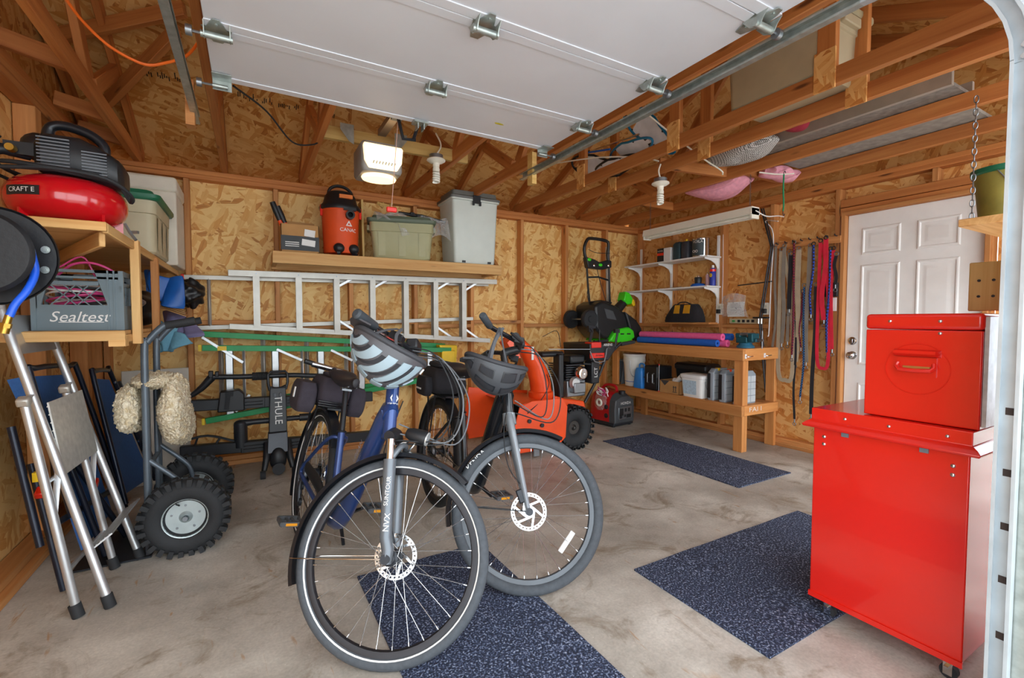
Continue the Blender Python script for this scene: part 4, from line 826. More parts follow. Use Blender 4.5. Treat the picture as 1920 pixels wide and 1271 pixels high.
# sheepskin draped over the upper crossbar
sk = thing('sheepskin', 'cream sheepskin cover draped over the hand truck rails', 'sheepskin', (-.46, 3.08, .55))
def skin(c, r, seed): g = G(sk); v, f = lump(c, r, seed, .16, 36, 24); g.add(v, f); return g
def flap(fn, nm): 
    g = G(sk); g.grid(fn, 18, 16, .035); o = obj(nm, g, FLEECE, sk, sub=2)
    tx = bpy.data.textures.get('fleece_noise') or bpy.data.textures.new('fleece_noise', 'CLOUDS'); tx.noise_scale = .022; tx.noise_depth = 2
    d = o.modifiers.new('wool', 'DISPLACE'); d.texture = tx; d.strength = .032; d.mid_level = .5; return o
def wool(nm, c, r, seed, amp=.14):
    g = G(sk); v, f = lump(c, r, seed, amp, 30, 18); g.add(v, f); o = obj(nm, g, FLEECE, sk, sub=2)
    tx = bpy.data.textures.get('fleece_noise') or bpy.data.textures.new('fleece_noise', 'CLOUDS'); tx.noise_scale = .016; tx.noise_depth = 2
    d = o.modifiers.new('wool', 'DISPLACE'); d.texture = tx; d.strength = .03; d.mid_level = .5
wool('front_flap', (-.365, 3.07, .715), (.075, .19, .19), 4, .1); wool('back_flap', (-.55, 3.04, .745), (.06, .16, .125), 9, .1); wool('saddle_fold', (-.45, 3.08, .88), (.1, .17, .04), 2)
wool('corner_flap', (-.34, 3.16, .62), (.05, .09, .11), 6)
# ================================================================ bicycles
def rot_about(p, ax, a): return Matrix.Translation(p) @ Matrix.Rotation(a, 4, ax) @ Matrix.Translation(-p)
SPK = mat('spoke_steel', '#c4c6c8', .25, .9); TYR = mat('bike_tyre', '#4a4f55', .8, var=.12, scale=60, bump=.4, bscale=90); RIMB = mat('rim_black', '#2b2a2e', .35, .4)
def bike_wheel(bike, M, name, Rr, tw, rotor, tyre, rim_m, stripe, hubr=.022, nsp=32, rr=.08, reflector=False):
    ro, ri = Rr-tw*.86, Rr-tw*.86-.026
    g = G(); g.ring([(ro, -.012), (ro, .012), (ro-.006, .0125), (ri+.004, .010), (ri, .004), (ri, -.004), (ri+.004, -.010), (ro-.006, -.0125)], axis='y', n=72); wh = obj(name, g, rim_m, bike); wh.matrix_basis = M
    g = G(); n = 14; h = tw/2
    g.ring([(Rr-h+h*math.cos(2*PI*k/n), h*1.02*math.sin(2*PI*k/n)) for k in range(n)], axis='y', n=72); obj('tyre', g, tyre, wh)
    if stripe:
        for s_ in (-1, 1):
            g = G(); a0, a1 = 2.05, 2.3; g.ring([(Rr-h+(h+.0006)*math.cos(a), s_*(h*1.02+.0006)*math.sin(a)) for a in (a0, a1)]+[(Rr-h+(h-.001)*math.cos(a), s_*(h-.001)*math.sin(a)) for a in (a1, a0)], axis='y', n=72); obj('reflective_stripe', g, PAPER, wh)
    g = G(); g.lathe([(.0, -.052), (.008, -.052), (.009, -.042), (hubr*.8, -.04), (hubr, -.034), (hubr*1.25, -.032), (hubr*1.25, -.028), (hubr*.7, -.026), (hubr*.7, .026), (hubr*1.25, .028), (hubr*1.25, .032), (hubr, .034), (.009, .042), (.008, .052), (0, .052)], axis='y', n=24); obj('hub', g, DARK, wh)
    vari = {}
    for k in range(nsp):
        side = 1 if k % 2 else -1; lead = 1 if (k//2) % 2 else -1; key = (side, lead)
        if key not in vari:
            g = G(); a = Vector((hubr*1.15*math.cos(lead*1.15), side*.03, hubr*1.15*math.sin(lead*1.15))); b = Vector((ri+.002, side*.003, 0)); d = (b-a).normalized()
            g.cyl(a, b-d*.008, .0012, n=5); g.cyl(b-d*.014, b, .0026, n=6); vari[key] = mesh('spoke', g, SPK)
        o = obj('spoke', None, None, wh, me=vari[key]); o.rotation_euler = (0, -2*PI*k/nsp, 0)
    if rotor:
        y = rotor; g = G(); g.ring([(rr, y-.001), (rr, y+.001), (rr-.005, y+.001), (rr-.005, y-.001)], axis='y', n=60); g.ring([(rr-.012, y-.001), (rr-.012, y+.001), (rr-.016, y+.001), (rr-.016, y-.001)], axis='y', n=60)
        for k in range(28):
            M_ = Matrix.Rotation(-2*PI*k/28, 4, 'Y'); g.box((rr-.0085, y, 0), (.011, .002, .0085), RY(30 if k % 2 else -10), M=M_)
        for k in range(6):
            M_ = Matrix.Rotation(-2*PI*k/6, 4, 'Y'); g.box((rr*.52, y, .008), (rr*.75, .002, .009), RY(24), M=M_)
        g.ring([(.028, y-.001), (.028, y+.001), (.016, y+.001), (.016, y-.001)], axis='y', n=24); obj('brake_rotor', g, CHROME, wh)
    if reflector:
        g = G(); g.box((Rr*.62, -.004, 0), (.024, .012, .105), RY(0)); o = obj('spoke_reflector', g, PAPER, wh, .004); o.rotation_euler = (0, R(22), 0)
    return wh
def fender(bike, M, c, Rf, w_, a0, a1, m, name='fender'):
    g = G(M=M); n = 30; rings = []
    for k in range(n+1):
        a = a0+(a1-a0)*k/n; ca, sa = math.cos(a), math.sin(a); ring = []
        for r, y in ((Rf-.014, -w_/2), (Rf+.002, -w_/2*.8), (Rf+.008, 0), (Rf+.002, w_/2*.8), (Rf-.014, w_/2), (Rf-.001, w_/2*.72), (Rf+.005, 0), (Rf-.001, -w_/2*.72)): ring.append((c[0]+r*ca, c[1]+y, c[2]+r*sa))
        rings.append(ring)
    g.loft(rings); return obj(name, g, m, bike)
def bicycle(label, pos, psi, lean, steer, L, Rr, ha, s_bar, cfg):
    bike = thing('electric_bicycle', label, 'bicycle', M=T(pos[0], pos[1], 0) @ RZ(psi) @ RX(-lean))
    hA = R(ha); ax = Vector((-math.cos(hA), 0, math.sin(hA))); off = Vector((math.sin(hA), 0, math.cos(hA))); axle = Vector((L, 0, Rr)); p0 = axle-off*.05
    Sm = rot_about(p0, ax, R(steer)); s = lambda d, x=0, y=0: p0+ax*d+Vector((x, y, 0))
    fm, c2 = cfg['frame'], cfg
    fw = bike_wheel(bike, Sm @ T(*axle), 'front_wheel', Rr, c2['tw'], c2['rot'], c2['tyre'], c2['rim'], c2['stripe'], reflector=c2.get('refl'))
    rw = bike_wheel(bike, T(0, 0, Rr), 'rear_wheel', Rr, c2['tw'], .04, RUB, RIMB, c2['stripe'], hubr=c2['hubr'])
    g = G(); g.lathe([(0, -.06), (.03, -.06)]+[q for k in range(7) for q in ((.052-.004*k, -.058+.004*k), (.052-.004*k, -.0555+.004*k), (.03, -.0555+.004*k))][:-1]+[(0, -.03)], axis='y', n=24); obj('cassette', g, STEEL, rw)
    # frame
    ht0, ht1 = s(.43), s(c2['httop'])
    g = G(); g.tube([ht0, ht1], .026, 16); g.tube([s(.43), s(.445)], .03, 16); obj('head_tube', g, fm, bike)
    bb_ = Vector((.46, 0, .285)); st_top = Vector((.46-.325*(c2['stz']-.285), 0, c2['stz']))
    g = G(); g.tube([s(.52), s(.5, -.06), Vector((.62, 0, .36)), bb_+Vector((.02, 0, .0))], c2['dt'], 14, k=4, flat=(1, .72), up=(0, 1, 0)); dtb = obj('down_tube', g, fm, bike)
    if c2.get('top'): g = G(); g.tube([s(.58), s(.55, -.12, 0), st_top.lerp(bb_, .45)], .02, 12, k=3); obj('top_tube', g, fm, bike)
    g = G(); g.tube([bb_, st_top], .0175, 14); obj('seat_tube', g, fm, bike)
    g = G(); g.torus((0, 0, 0), .019, .005, 'z', 20, 8, M=axes(st_top, (1, 0, .3), (0, 1, 0))); g.box(st_top+Vector((-.026, 0, 0)), (.02, .018, .018)); obj('seat_clamp', g, BLACK, bike)
    sz = c2['seatz']; sp1 = Vector((.46-.325*(sz-.285), 0, sz-.03)); g = G(); g.tube([st_top, sp1], .0145, 14); obj('seatpost', g, c2['post'], bike)
    for sy in (-1, 1):
        g = G(); g.tube([st_top-Vector((0, 0, .03)), st_top+Vector((-.05, sy*.045, -.05)), Vector((.02, sy*.065, Rr+.05)), Vector((0, sy*.065, Rr))], .0095, 10, k=4); obj('seat_stay', g, c2['stay'], bike)
        g = G(); g.tube([bb_+Vector((0, sy*.03, 0)), Vector((.3, sy*.045, .3)), Vector((0, sy*.065, Rr))], .0115, 10, k=3); obj('chain_stay', g, c2['stay'], bike)
    g = G(); g.cyl(bb_+Vector((0, -.045, 0)), bb_+Vector((0, .045, 0)), .032, n=18); obj('bottom_bracket', g, BLACK, bike)
    # saddle
    sad = []
    for u in range(9):
        f = u/8; x = sp1.x+.15-.28*f; wv = .02+.065*(max(0, f-.25)/.75)**1.2+.012*math.sin(f*PI); zt = sz+.012+.02*math.cos(f*PI*2)*.4+(.018 if f > .8 else 0)
        sad.append([(x, wv*math.cos(a), zt+(.022 if math.sin(a) > 0 else .04)*math.sin(a)*(1 if math.sin(a) > 0 else .9)) for a in [2*PI*k/14 for k in range(14)]])
    g = G(); g.loft(sad); obj('saddle', g, mat('saddle_leather', '#25242a', .45, var=.1), bike, sub=1)
    g = G(); g.tube([(sp1.x+.1, .02, sz-.012), (sp1.x, .022, sz-.03), (sp1.x-.08, .03, sz-.01)], .0035, 6, k=3); g.tube([(sp1.x+.1, -.02, sz-.012), (sp1.x, -.022, sz-.03), (sp1.x-.08, -.03, sz-.01)], .0035, 6, k=3); g.box(sp1+Vector((0, 0, 0)), (.04, .05, .02)); obj('saddle_clamp', g, STEEL, bike)
    # cranks, pedals, chain ring, chain, guard
    ca = R(c2['crank'])
    g = G(); g.lathe([(.03, -.052), (.09, -.052), (.094, -.05), (.09, -.048), (.03, -.048)], bb_, 'y', 36); obj('chain_ring', g, STEEL, bike)
    for sy, a in ((-1, ca), (1, ca+PI)):
        e = bb_+Vector((.17*math.cos(a), sy*.085, .17*math.sin(a))); g = G(); g.tube([bb_+Vector((0, sy*.06, 0)), bb_+Vector((.02*math.cos(a), sy*.07, .02*math.sin(a))), e], [.017, .015, .011], 10, flat=(1, .7)); cr_ = obj('crank_arm', g, BLACK, bike)
        g = G(); pcx, pcy, pcz = e.x, e.y+sy*.06, e.z; g.cyl(e, (pcx, pcy+sy*.04, pcz), .006, n=8)
        for dx in (-.042, .042): g.bb(pcx+dx-.006, pcx+dx+.006, pcy-.045, pcy+.045, pcz-.011, pcz+.011)
        for dy in (-.045, -.012, .012, .045): g.bb(pcx-.045, pcx+.045, pcy+dy-.005, pcy+dy+.005, pcz-.009, pcz+.009)
        pd = obj('pedal', g, mat('pedal_grey', '#55585c', .5), cr_)
        g = G(); g.bb(pcx+.046, pcx+.05, pcy-.025, pcy+.025, pcz-.006, pcz+.006); g.bb(pcx-.05, pcx-.046, pcy-.025, pcy+.025, pcz-.006, pcz+.006); obj('pedal_reflector', g, mat('amber_reflector', '#f0a020', .3), cr_)
    g = G(); g.tube([bb_+Vector((0, -.05, .088)), (0, -.05, Rr+.042), (-.04, -.05, Rr), (.02, -.05, Rr-.05), (.04, -.05, Rr-.11), (.06, -.05, Rr-.10), bb_+Vector((0, -.05, -.088))], .0035, 6); obj('chain', g, mat('chain_grime', '#5b544b', .5, .6), bike)
    g = G(); g.tube([(-.0, -.055, Rr-.03), (.02, -.06, Rr-.07), (.045, -.055, Rr-.14)], .013, 8, k=3); g.cyl((.045, -.06, Rr-.14), (.045, -.045, Rr-.14), .022, n=14); g.cyl((.03, -.06, Rr-.06), (.03, -.045, Rr-.06), .02, n=14); obj('derailleur', g, DARK, bike)
    # fork (turned with the bars)
    g = G(M=Sm); lw = .062
    if c2['fork'] == 'sus':
        for sy in (-1, 1):
            g = G(M=Sm); a = axle+Vector((-.012, sy*lw, .0)); b = s(.345, 0, sy*lw)+off*.03; g.tube([axle+Vector((.0, sy*lw, -.015)), a+Vector((0, 0, .03)), a+(b-a)*.2, b], [.018, .022, .0215, .0235], 14); leg = obj('fork_lower', g, c2['forkm'], bike)
            g = G(M=Sm); d = (b-a).normalized(); g.tube([b-d*.01, b+d*.075], .0145, 14); obj('stanchion', g, CHROME, bike)
            g = G(M=Sm); g.cyl(axle+Vector((-.005, sy*(lw+.02), 0)), axle+Vector((-.005, sy*(lw-.03), 0)), .017, n=14); obj('dropout', g, DARK, leg)
        g = G(M=Sm); q = s(.43)+off*.02; g.tube([q+Vector((0, -lw, -.0)), q+Vector((0, -.02, .02)), q+Vector((0, .02, .02)), q+Vector((0, lw, -.0))], .022, 12); obj('fork_crown', g, DARK, bike)
        g = G(M=Sm); q = s(.34)+off*.03; g.tube([q+Vector((0, -lw, .0)), q+Vector((.012, -.04, .055)), q+Vector((.015, 0, .07)), q+Vector((.012, .04, .055)), q+Vector((0, lw, 0))], .011, 10, k=4); obj('fork_arch', g, c2['forkm'], bike)
    else:
        for sy in (-1, 1):
            g = G(M=Sm); a = axle+Vector((-.0, sy*.058, -.005)); b = s(.40, 0, sy*.05); g.tube([a, a.lerp(b, .3), a.lerp(b, .75), b, s(.43, 0, sy*.03)], [.013, .017, .0215, .024, .022], 14, flat=(.8, 1.25), up=(0, 1, 0)); leg = obj('fork_blade', g, c2['forkm'], bike)
            g = G(M=Sm); g.cyl(axle+Vector((0, sy*.075, 0)), axle+Vector((0, sy*.045, 0)), .017, n=14); g.cyl(axle+Vector((0, sy*.078, 0)), axle+Vector((0, sy*.07, 0)), .008, n=10); obj('dropout', g, DARK, leg)
        g = G(M=Sm); g.tube([s(.395), s(.45)], [.034, .03], 16); obj('fork_crown', g, c2['forkm'], bike)
    g = G(M=Sm); yy = c2['rot']; g.box(axle+Vector((-.05, yy*1.15, .055)), (.035, .03, .06), RY(-35)); obj('brake_caliper', g, DARK, bike, .005)
    g = G(M=Sm); g.tube([axle+Vector((-.05, yy*1.2, .09)), s(.2, -.03, yy*1.5), s(.38, -.03, .045 if yy > 0 else -.045), s(.6, .04, .03)], .0025, 6, k=6); obj('brake_hose', g, RUB, bike)
    # steerer, stem, bar
    g = G(M=Sm); g.tube([s(c2['httop']), s(s_bar-.05)], .0175, 14); g.tube([s(c2['httop']+.005), s(c2['httop']+.03)], .023, 14); obj('steerer', g, BLACK, bike)
    bx0 = c2['reach']; g = G(M=Sm); g.tube([s(s_bar-.06), s(s_bar-.04, .01), s(s_bar, bx0)], [.02, .021, .018], 12, k=3); obj('stem', g, BLACK, bike)
    gx = c2['gripx']; hb = [s(s_bar, gx, -.33), s(s_bar, gx+.03, -.22), s(s_bar, bx0-.02, -.1), s(s_bar, bx0, 0), s(s_bar, bx0-.02, .1), s(s_bar, gx+.03, .22), s(s_bar, gx, .33)]
    g = G(M=Sm); g.tube(hb, .0115, 12, k=5); hbar = obj('handlebar', g, SATIN, bike)
    for sy in (-1, 1):
        a, b = s(s_bar, gx-.003, sy*.335), s(s_bar, gx+.033, sy*.215); g = G(M=Sm); g.tube([a, a.lerp(b, .06), a.lerp(b, .94), b], [.012, c2['gr'], c2['gr']*.94, .014], 14); obj('grip', g, mat('grip_grey', '#3c4248', .6), hbar)
        q = s(s_bar, bx0-.03, sy*.16); g = G(M=Sm); g.cyl(q+Vector((0, sy*.02, 0)), q-Vector((0, sy*.02, 0)), .018, n=12); g.box(q+Vector((.02, 0, -.012)), (.04, .035, .03)); lv = obj('brake_lever', g, BLACK, hbar)
        g = G(M=Sm); g.tube([q+Vector((.035, sy*.0, -.015)), q+Vector((.03, sy*.05, -.03)), q+Vector((-.02, sy*.13, -.03))], .006, 8, k=3); obj('lever_blade', g, CHROME if c2['fork'] == 'sus' else BLACK, lv)
        g = G(M=Sm); g.box(q+Vector((0, -sy*.045, .012)), (.045, .045, .03), RY(15)); obj('shifter', g, BLACK, hbar, .006)
    g = G(M=Sm); g.box(s(s_bar+.03, bx0+.005, .015), (.05, .085, .045), RY(-20)); obj('display', g, BLACK, hbar, .008)
    # cables looping forward
    for i, (dy, dx, e) in enumerate(c2['cables']):
        g = G(M=Sm); g.tube([s(s_bar, bx0, dy), s(s_bar-.0, bx0+dx*.6, dy*.9), s(s_bar-.14, bx0+dx, dy*.5), s(s_bar-.32, bx0+dx*.75, dy*.3+.02*i), s(e, .035, -.02+.01*i)], .003, 6, k=8); obj('cable', g, mat('cable_grey', '#6b6f74', .4) if i % 2 else RUB, bike)
    # fenders
    fender(bike, Sm, axle, Rr+.018, c2['tw']+.018, *c2['ff'], SATIN, 'front_fender'); fender(bike, None, (0, 0, Rr), Rr+.018, c2['tw']+.016, R(35), R(215), SATIN, 'rear_fender')
    for sy in (-1, 1):
        g = G(M=Sm); a = c2['ff'][1]-.25; g.tube([axle+Vector((0, sy*.06, 0)), axle+Vector((math.cos(a)*Rr*.6, sy*.055, math.sin(a)*Rr*.6)), axle+Vector((math.cos(a)*(Rr+.015), sy*.028, math.sin(a)*(Rr+.015)))], .002, 6, k=3); obj('fender_stay', g, CHROME if c2['fork'] == 'sus' else BLACK, bike)
    # rear rack and kickstand
    zr = c2['rack']
    for sy in (-1, 1):
        g = G(); g.tube([(.17, sy*.05, zr-.01), (.12, sy*.06, zr), (-.22, sy*.06, zr), (-.25, sy*.045, zr)], .006, 8, k=2); obj('rack_rail', g, SATIN, bike)
        for x in (-.12, .02): g = G(); g.tube([(x, sy*.062, zr), (-.0, sy*.075, Rr+.03)], .005, 8); obj('rack_strut', g, SATIN, bike)
    g = G(); g.bb(-.24, .15, -.04, .04, zr-.004, zr+.006); obj('rack_plate', g, SATIN, bike)
    kl = c2['kick']; g = G(); g.tube([(.28, .05, .29), (.24, .13, .15), (.2, kl, -math.tan(R(lean))*kl+.012)], [.012, .0095, .009], 10, k=2); g.cyl((.2, kl-.006, -math.tan(R(lean))*kl+.03), (.2, kl+.004, -math.tan(R(lean))*kl+.002), .014, n=10); obj('kickstand', g, SATIN, bike)
    return bike, Sm, s, axle, off
GREYF = mat('fork_grey', '#6d747b', .35, .3, var=.06); SILV = mat('fork_silver', '#98a1a9', .3, .35, var=.06); FBLK = mat('frame_black', '#24272c', .25, .3, coat=.4)
b1, S1, s1, axl1, of1 = bicycle('navy blue step-through electric bicycle with white-striped tyres', (.208, 2.747), -84.2, 12.8, 50.3, 1.126, .354, 72, .815,
    dict(frame=BLUEP, stay=BLUEP, tw=.044, rot=.042, tyre=TYR, rim=RIMB, stripe=True, hubr=.045, httop=.665, stz=.655, dt=[.042, .048, .055, .05], seatz=.895, post=SATIN, crank=208, fork='sus', forkm=GREYF, reach=.07, gripx=-.055, gr=.0205, cables=((-.06, .2, .43), (-.02, .24, .46), (.03, .22, .42), (.06, .26, .5)), ff=(R(62), R(212)), rack=.735, kick=.2))
g = G(M=S1); q = s1(.44)+of1*.11; g.tube([q+Vector((-.04, 0, 0)), q+Vector((-.02, 0, 0)), q+Vector((.035, 0, .0)), q+Vector((.045, 0, 0))], [.018, .026, .031, .029], 18); hl = obj('headlight', g, BLACK, b1)
g = G(M=S1); g.cyl(q+Vector((.044, 0, 0)), q+Vector((.05, 0, 0)), .027, n=18); obj('lens', g, mat('lens_clear', '#dfe4e6', .1, .5), hl)
g = G(M=S1); g.tube([q+Vector((-.02, 0, -.03)), q+Vector((-.05, 0, -.05)), s1(.4)+of1*.03], .0045, 6, k=3); g.tube([q+Vector((.0, .02, -.03)), q+Vector((-.02, .02, -.075)), q+Vector((-.06, .01, -.07))], .0045, 6, k=3); obj('light_bracket', g, CHROME, hl)
txt('SUNTOUR', .022, S1 @ axes(axl1+Vector((-.083, -.0862, .215)), Vector((-.26, 0, .96)), Vector((-.96, 0, -.26))), PAPER, b1, sx=1); txt('NVX', .03, S1 @ axes(axl1+Vector((-.044, -.0855, .115)), Vector((-.26, 0, .96)), Vector((-.96, 0, -.26))), PAPER, b1)
M_ = axes(s1(.575)+of1*.0262, (0, 1, 0), s1(1)-s1(0)); o = txt('TIMBER', .018, M_ @ T(0, -.012, 0), PAPER, b1, 'badge_lettering'); bend(o, .026)
g = G(); g.ring([(.012, 0), (.018, 0), (.018, .0012), (.012, .0012)], axis='z', n=6, M=M_ @ T(0, .014, -.0035)); obj('badge', g, PAPER, b1)
dd = (Vector((.62, 0, .36))-s1(.5, -.06)).normalized(); mid = s1(.5, -.06).lerp(Vector((.62, 0, .36)), .35)
for q_, t_, z_ in ((0, 'URBAN', .034), (-.04, 'ELEC', .02)): txt(t_, z_, axes(mid+Vector((0, -.0545, 0))+dd*(0 if q_ == 0 else 0)+Vector((q_*dd.z, 0, -q_*dd.x)), -dd, Vector((dd.z, 0, -dd.x))*1), mat('print_silver', '#aab0c4', .4, .4), b1)
g = G(); g.tube([(.46, -.06, .37), (.3, -.062, .40), (.08, -.062, .41)], [.03, .036, .03], 10, flat=(.35, 1), k=3); obj('chain_guard', g, BLACK, b1)
# luggage on the rack
bg1 = thing('rack_bag', 'dark grey padded trunk bag on the rack of the navy bicycle', 'bag', M=b1.matrix_basis @ T(-.03, 0, .745))
BAGM = mat('bag_cloth', '#3d3842', .9, var=.12, scale=30, bump=.3, bscale=200)
def pillow(sx, sy, z0, z1, r=.35, n=9, c=(0, 0)):
    rings = []
    for j in range(n):
        f = j/(n-1); z = z0+(z1-z0)*f; k = 1-.22*abs(2*f-1)**3; 
        rings.append([(c[0]+(abs(math.cos(a))**r)*math.copysign(sx*k, math.cos(a)), c[1]+(abs(math.sin(a))**r)*math.copysign(sy*k, math.sin(a)), z) for a in [2*PI*q/24 for q in range(24)]])
    return rings
g = G(); g.loft(pillow(.15, .085, 0, .15)); obj('main_pouch', g, BAGM, bg1)
for sy in (-1, 1):
    g = G(); g.loft(pillow(.125, .05, -.05, .11, c=(0, sy*.135))); obj('side_pouch', g, BAGM, bg1)
g = G(); g.loft(pillow(.1, .04, .15, .175)); g.tube([(-.06, 0, .17), (0, 0, .2), (.06, 0, .17)], .008, 6, k=4); obj('lid', g, BAGM, bg1)
for z in (.05, .062, .074): g = G(); g.tube([(.13, -.08, z-.05), (.155, 0, z-.05), (.13, .08, z-.05)], .003, 6, k=3); obj('piping', g, mat('piping_black', '#15161a', .3), bg1)
g = G(); g.box((.02, -.188, .045), (.02, .006, .055)); obj('tag', g, PAPER, bg1)
pm = thing('bike_pump', 'silver and black hand pump strapped on top of the grey rack bag', 'pump', M=b1.matrix_basis @ T(-.06, 0, .93))
g = G(); g.cyl((0, -.16, .03), (0, -.06, .015), .014, n=12); obj('handle', g, BLACK, pm); g = G(); g.cyl((0, -.12, .02), (0, .08, -.0), .017, n=12); obj('barrel', g, CHROME, pm)
b2, S2, s2, axl2, of2 = bicycle('black electric bicycle with silver fork and seat-tube battery', (1.014, 2.826), -90.6, 5.5, 64.4, 1.09, .347, 70.1, .80,
    dict(frame=FBLK, stay=FBLK, tw=.05, rot=-.042, tyre=TYR, rim=mat('rim_grey', '#55595e', .4, .4), stripe=False, hubr=.03, httop=.64, stz=.66, dt=[.045, .05, .058, .05], seatz=.885, post=SATIN, crank=170, fork='rigid', forkm=SILV, reach=.085, gripx=-.105, gr=.0175, cables=((-.05, .12, .5), (0, .16, .52), (.05, .2, .46)), ff=(R(78), R(205)), rack=.72, kick=.16, refl=True))
g = G(); q = Vector((.46-.325*.2-.0, 0, .485)); d = Vector((-.325, 0, 1)).normalized(); o_ = Vector((1, 0, .325)).normalized()
g.loft([[q+d*h_+o_*(-.055+.035*math.cos(a)*1.2-.0)+Vector((0, .042*math.sin(a), 0)) for a in [2*PI*k/16 for k in range(16)]] for h_ in (-.19, -.17, .12, .15, .16)]); bt_ = obj('battery', g, BLACK, b2)
for k in range(2): g = G(); g.box(q+d*(.06-.025*k)+o_*(-.055)+Vector((-.0, -.043, 0)), (.025, .004, .008)); obj('charge_mark', g, PAPER, bt_)
bend(txt('KENDA', .034, S2 @ T(*axl2) @ RY(-62) @ axes((0, -.0225, .328), (1, 0, 0), (0, 0, 1)), PAPER, b2, 'tyre_lettering'), 9)
bg2 = thing('rack_bag', 'black trunk bag with reflective strip on the rack of the black bicycle', 'bag', M=b2.matrix_basis @ T(-.05, 0, .73))
g = G(); g.loft(pillow(.15, .1, 0, .16)); obj('main_pouch', g, BLKCL, bg2)
g = G(); g.loft(pillow(.11, .07, .16, .195)); obj('lid', g, BLKCL, bg2)
for sy in (-1, 1): g = G(); g.loft(pillow(.1, .03, -.02, .1, c=(0, sy*.115))); obj('side_pouch', g, BLKCL, bg2)
g = G(); g.box((-.02, -.146, .02), (.09, .004, .01)); obj('reflective_strip', g, PAPER, bg2)
g = G()
for k in range(5): g.tube([(-.09+.045*k, -.06, .19), (-.065+.045*k, .0, .205), (-.09+.045*k, .06, .19)], .003, 6, k=3)
obj('bungee_lace', g, RUB, bg2)
# ---------------------------------------------------------------- helmets hung from the bars
def helmet(label, M, shell_m, panel_m, style):
    t = thing('bike_helmet', label, 'helmet', M=M); a, b, c = .142, .105, .125
    def P3(u, v, k=1.0):   # u along front-back angle, v across: point on the inverted dome
        x = -math.cos(u); y = math.cos(v)*math.sin(u); z = -math.sin(v)*math.sin(u); 
        return Vector((a*k*x*(1.0 if x < 0 else 1.06), b*k*y, c*k*z*(1-.12*x)+.012*math.cos(2*u)))
    def patch(u0, u1, v0, v1, k0, k1, n=10, sk=0): 
        g = G(); P = [[P3(u0+(u1-u0)*(.5+(i/n-.5)*(1-abs(sk)*(j/n)**2))+sk*(j/n)**1.5, v0+(v1-v0)*j/n, k1) for j in range(n+1)] for i in range(n+1)]; Q = [[P3(u0+(u1-u0)*(.5+(i/n-.5)*(1-abs(sk)*(j/n)**2))+sk*(j/n)**1.5, v0+(v1-v0)*j/n, k0) for j in range(n+1)] for i in range(n+1)]
        m = n+1; vs = [p for r in P for p in r]+[p for r in Q for p in r]; B = m*m; fs = [(i*m+j, (i+1)*m+j, (i+1)*m+j+1, i*m+j+1) for i in range(n) for j in range(n)]; fs += [tuple(B+q for q in reversed(f)) for f in fs]
        rim = [i*m for i in range(m)]+[n*m+j for j in range(1, m)]+[i*m+n for i in range(n-1, -1, -1)]+[j for j in range(n-1, 0, -1)]
        fs += [(x, y, B+y, B+x) for x, y in zip(rim, rim[1:]+rim[:1])]; g.add(vs, fs); return g
    g = patch(.12, PI-.12, 0.02, PI-.02, .86, 1.0, 22); obj('shell', g, shell_m, t)
    g = G(); g.tube([P3(u, 0, .97) for u in [.1+(PI-.2)*k/16 for k in range(17)]]+[P3(u, PI, .97) for u in [PI-.1-(PI-.2)*k/16 for k in range(17)]], .011, 8, True); obj('rim', g, mat('helmet_rim', '#3a3b40', .7), t)
    if style == 1:
        for k in range(5):
            u0 = .5+.42*k
            for v0, v1 in ((.3, 1.25), (PI-.3, PI-1.25)): g = patch(u0, u0+.26, v0, v1, .98, 1.04, 8, .5); obj('rib_panel', g, panel_m, t)
            g = patch(u0+.27, u0+.4, .4, 1.2, .95, 1.012, 6, .5); obj('vent', g, mat('vent_dark', '#2a2b30', .8), t)
            g = patch(u0+.27, u0+.4, PI-.4, PI-1.2, .95, 1.012, 6, .5); obj('vent', g, mat('vent_dark', '#2a2b30', .8), t)
            g = patch(u0, u0+.3, 1.35, 1.79, .98, 1.03, 6); obj('rib_panel', g, panel_m, t)
        g = G(); g.prism([(.11, -.07), (.175, -.045), (.185, 0), (.175, .045), (.11, .07)], .006, T(0, 0, .012) @ RY(-6)); obj('visor', g, shell_m, t)
        g = patch(.16, .3, .8, 1.2, .99, 1.04, 4); obj('decal', g, PAPER, t)
    else:
        for u0, u1, v0, v1 in ((.45, .75, .35, .6), (1.0, 1.42, .3, .62), (1.75, 2.15, .32, .6), (.7, 1.35, .95, 1.2), (1.6, 2.2, .95, 1.2), (2.5, 2.75, .5, .9)):
            for w0, w1 in ((v0, v1), (PI-v1, PI-v0)):
                g = patch(u0-.04, u1+.04, w0-.04, w1+.04, .985, 1.015, 6); obj('vent_frame', g, panel_m, t); g = patch(u0, u1, w0, w1, .98, 1.02, 6); obj('vent', g, mat('vent_dark', '#2a2b30', .8), t)
        g = G(); g.prism([(.12, -.065), (.165, -.04), (.172, 0), (.165, .04), (.12, .065)], .008, T(0, 0, -.004) @ RY(6)); obj('visor', g, shell_m, t)
    return t
rv, fv = Vector((.870, -.492, 0)), Vector((.492, .870, -.04)); uv = Vector((0, 0, 1))
def hm(pos, xa, za):
    x = xa.normalized(); z = (za-x*za.dot(x)).normalized(); y = z.cross(x); m = Matrix((x, y, z)).transposed().to_4x4(); m.translation = Vector(pos); return m
H1 = hm((.455, 1.735, 1.085), -rv*.82+uv*.5-fv*.25, uv*.8+rv*.35+fv*.45)
h1 = helmet('grey helmet with pale blue ribs hung on the navy bicycle bars', H1, mat('helmet_grey', '#4d4c50', .4, var=.06), mat('helmet_pale', '#93a6b0', .35, var=.05), 1)
H2 = hm((.975, 1.865, .995), -rv*.9+uv*.26-fv*.2, uv*.9+rv*.2+fv*.3)
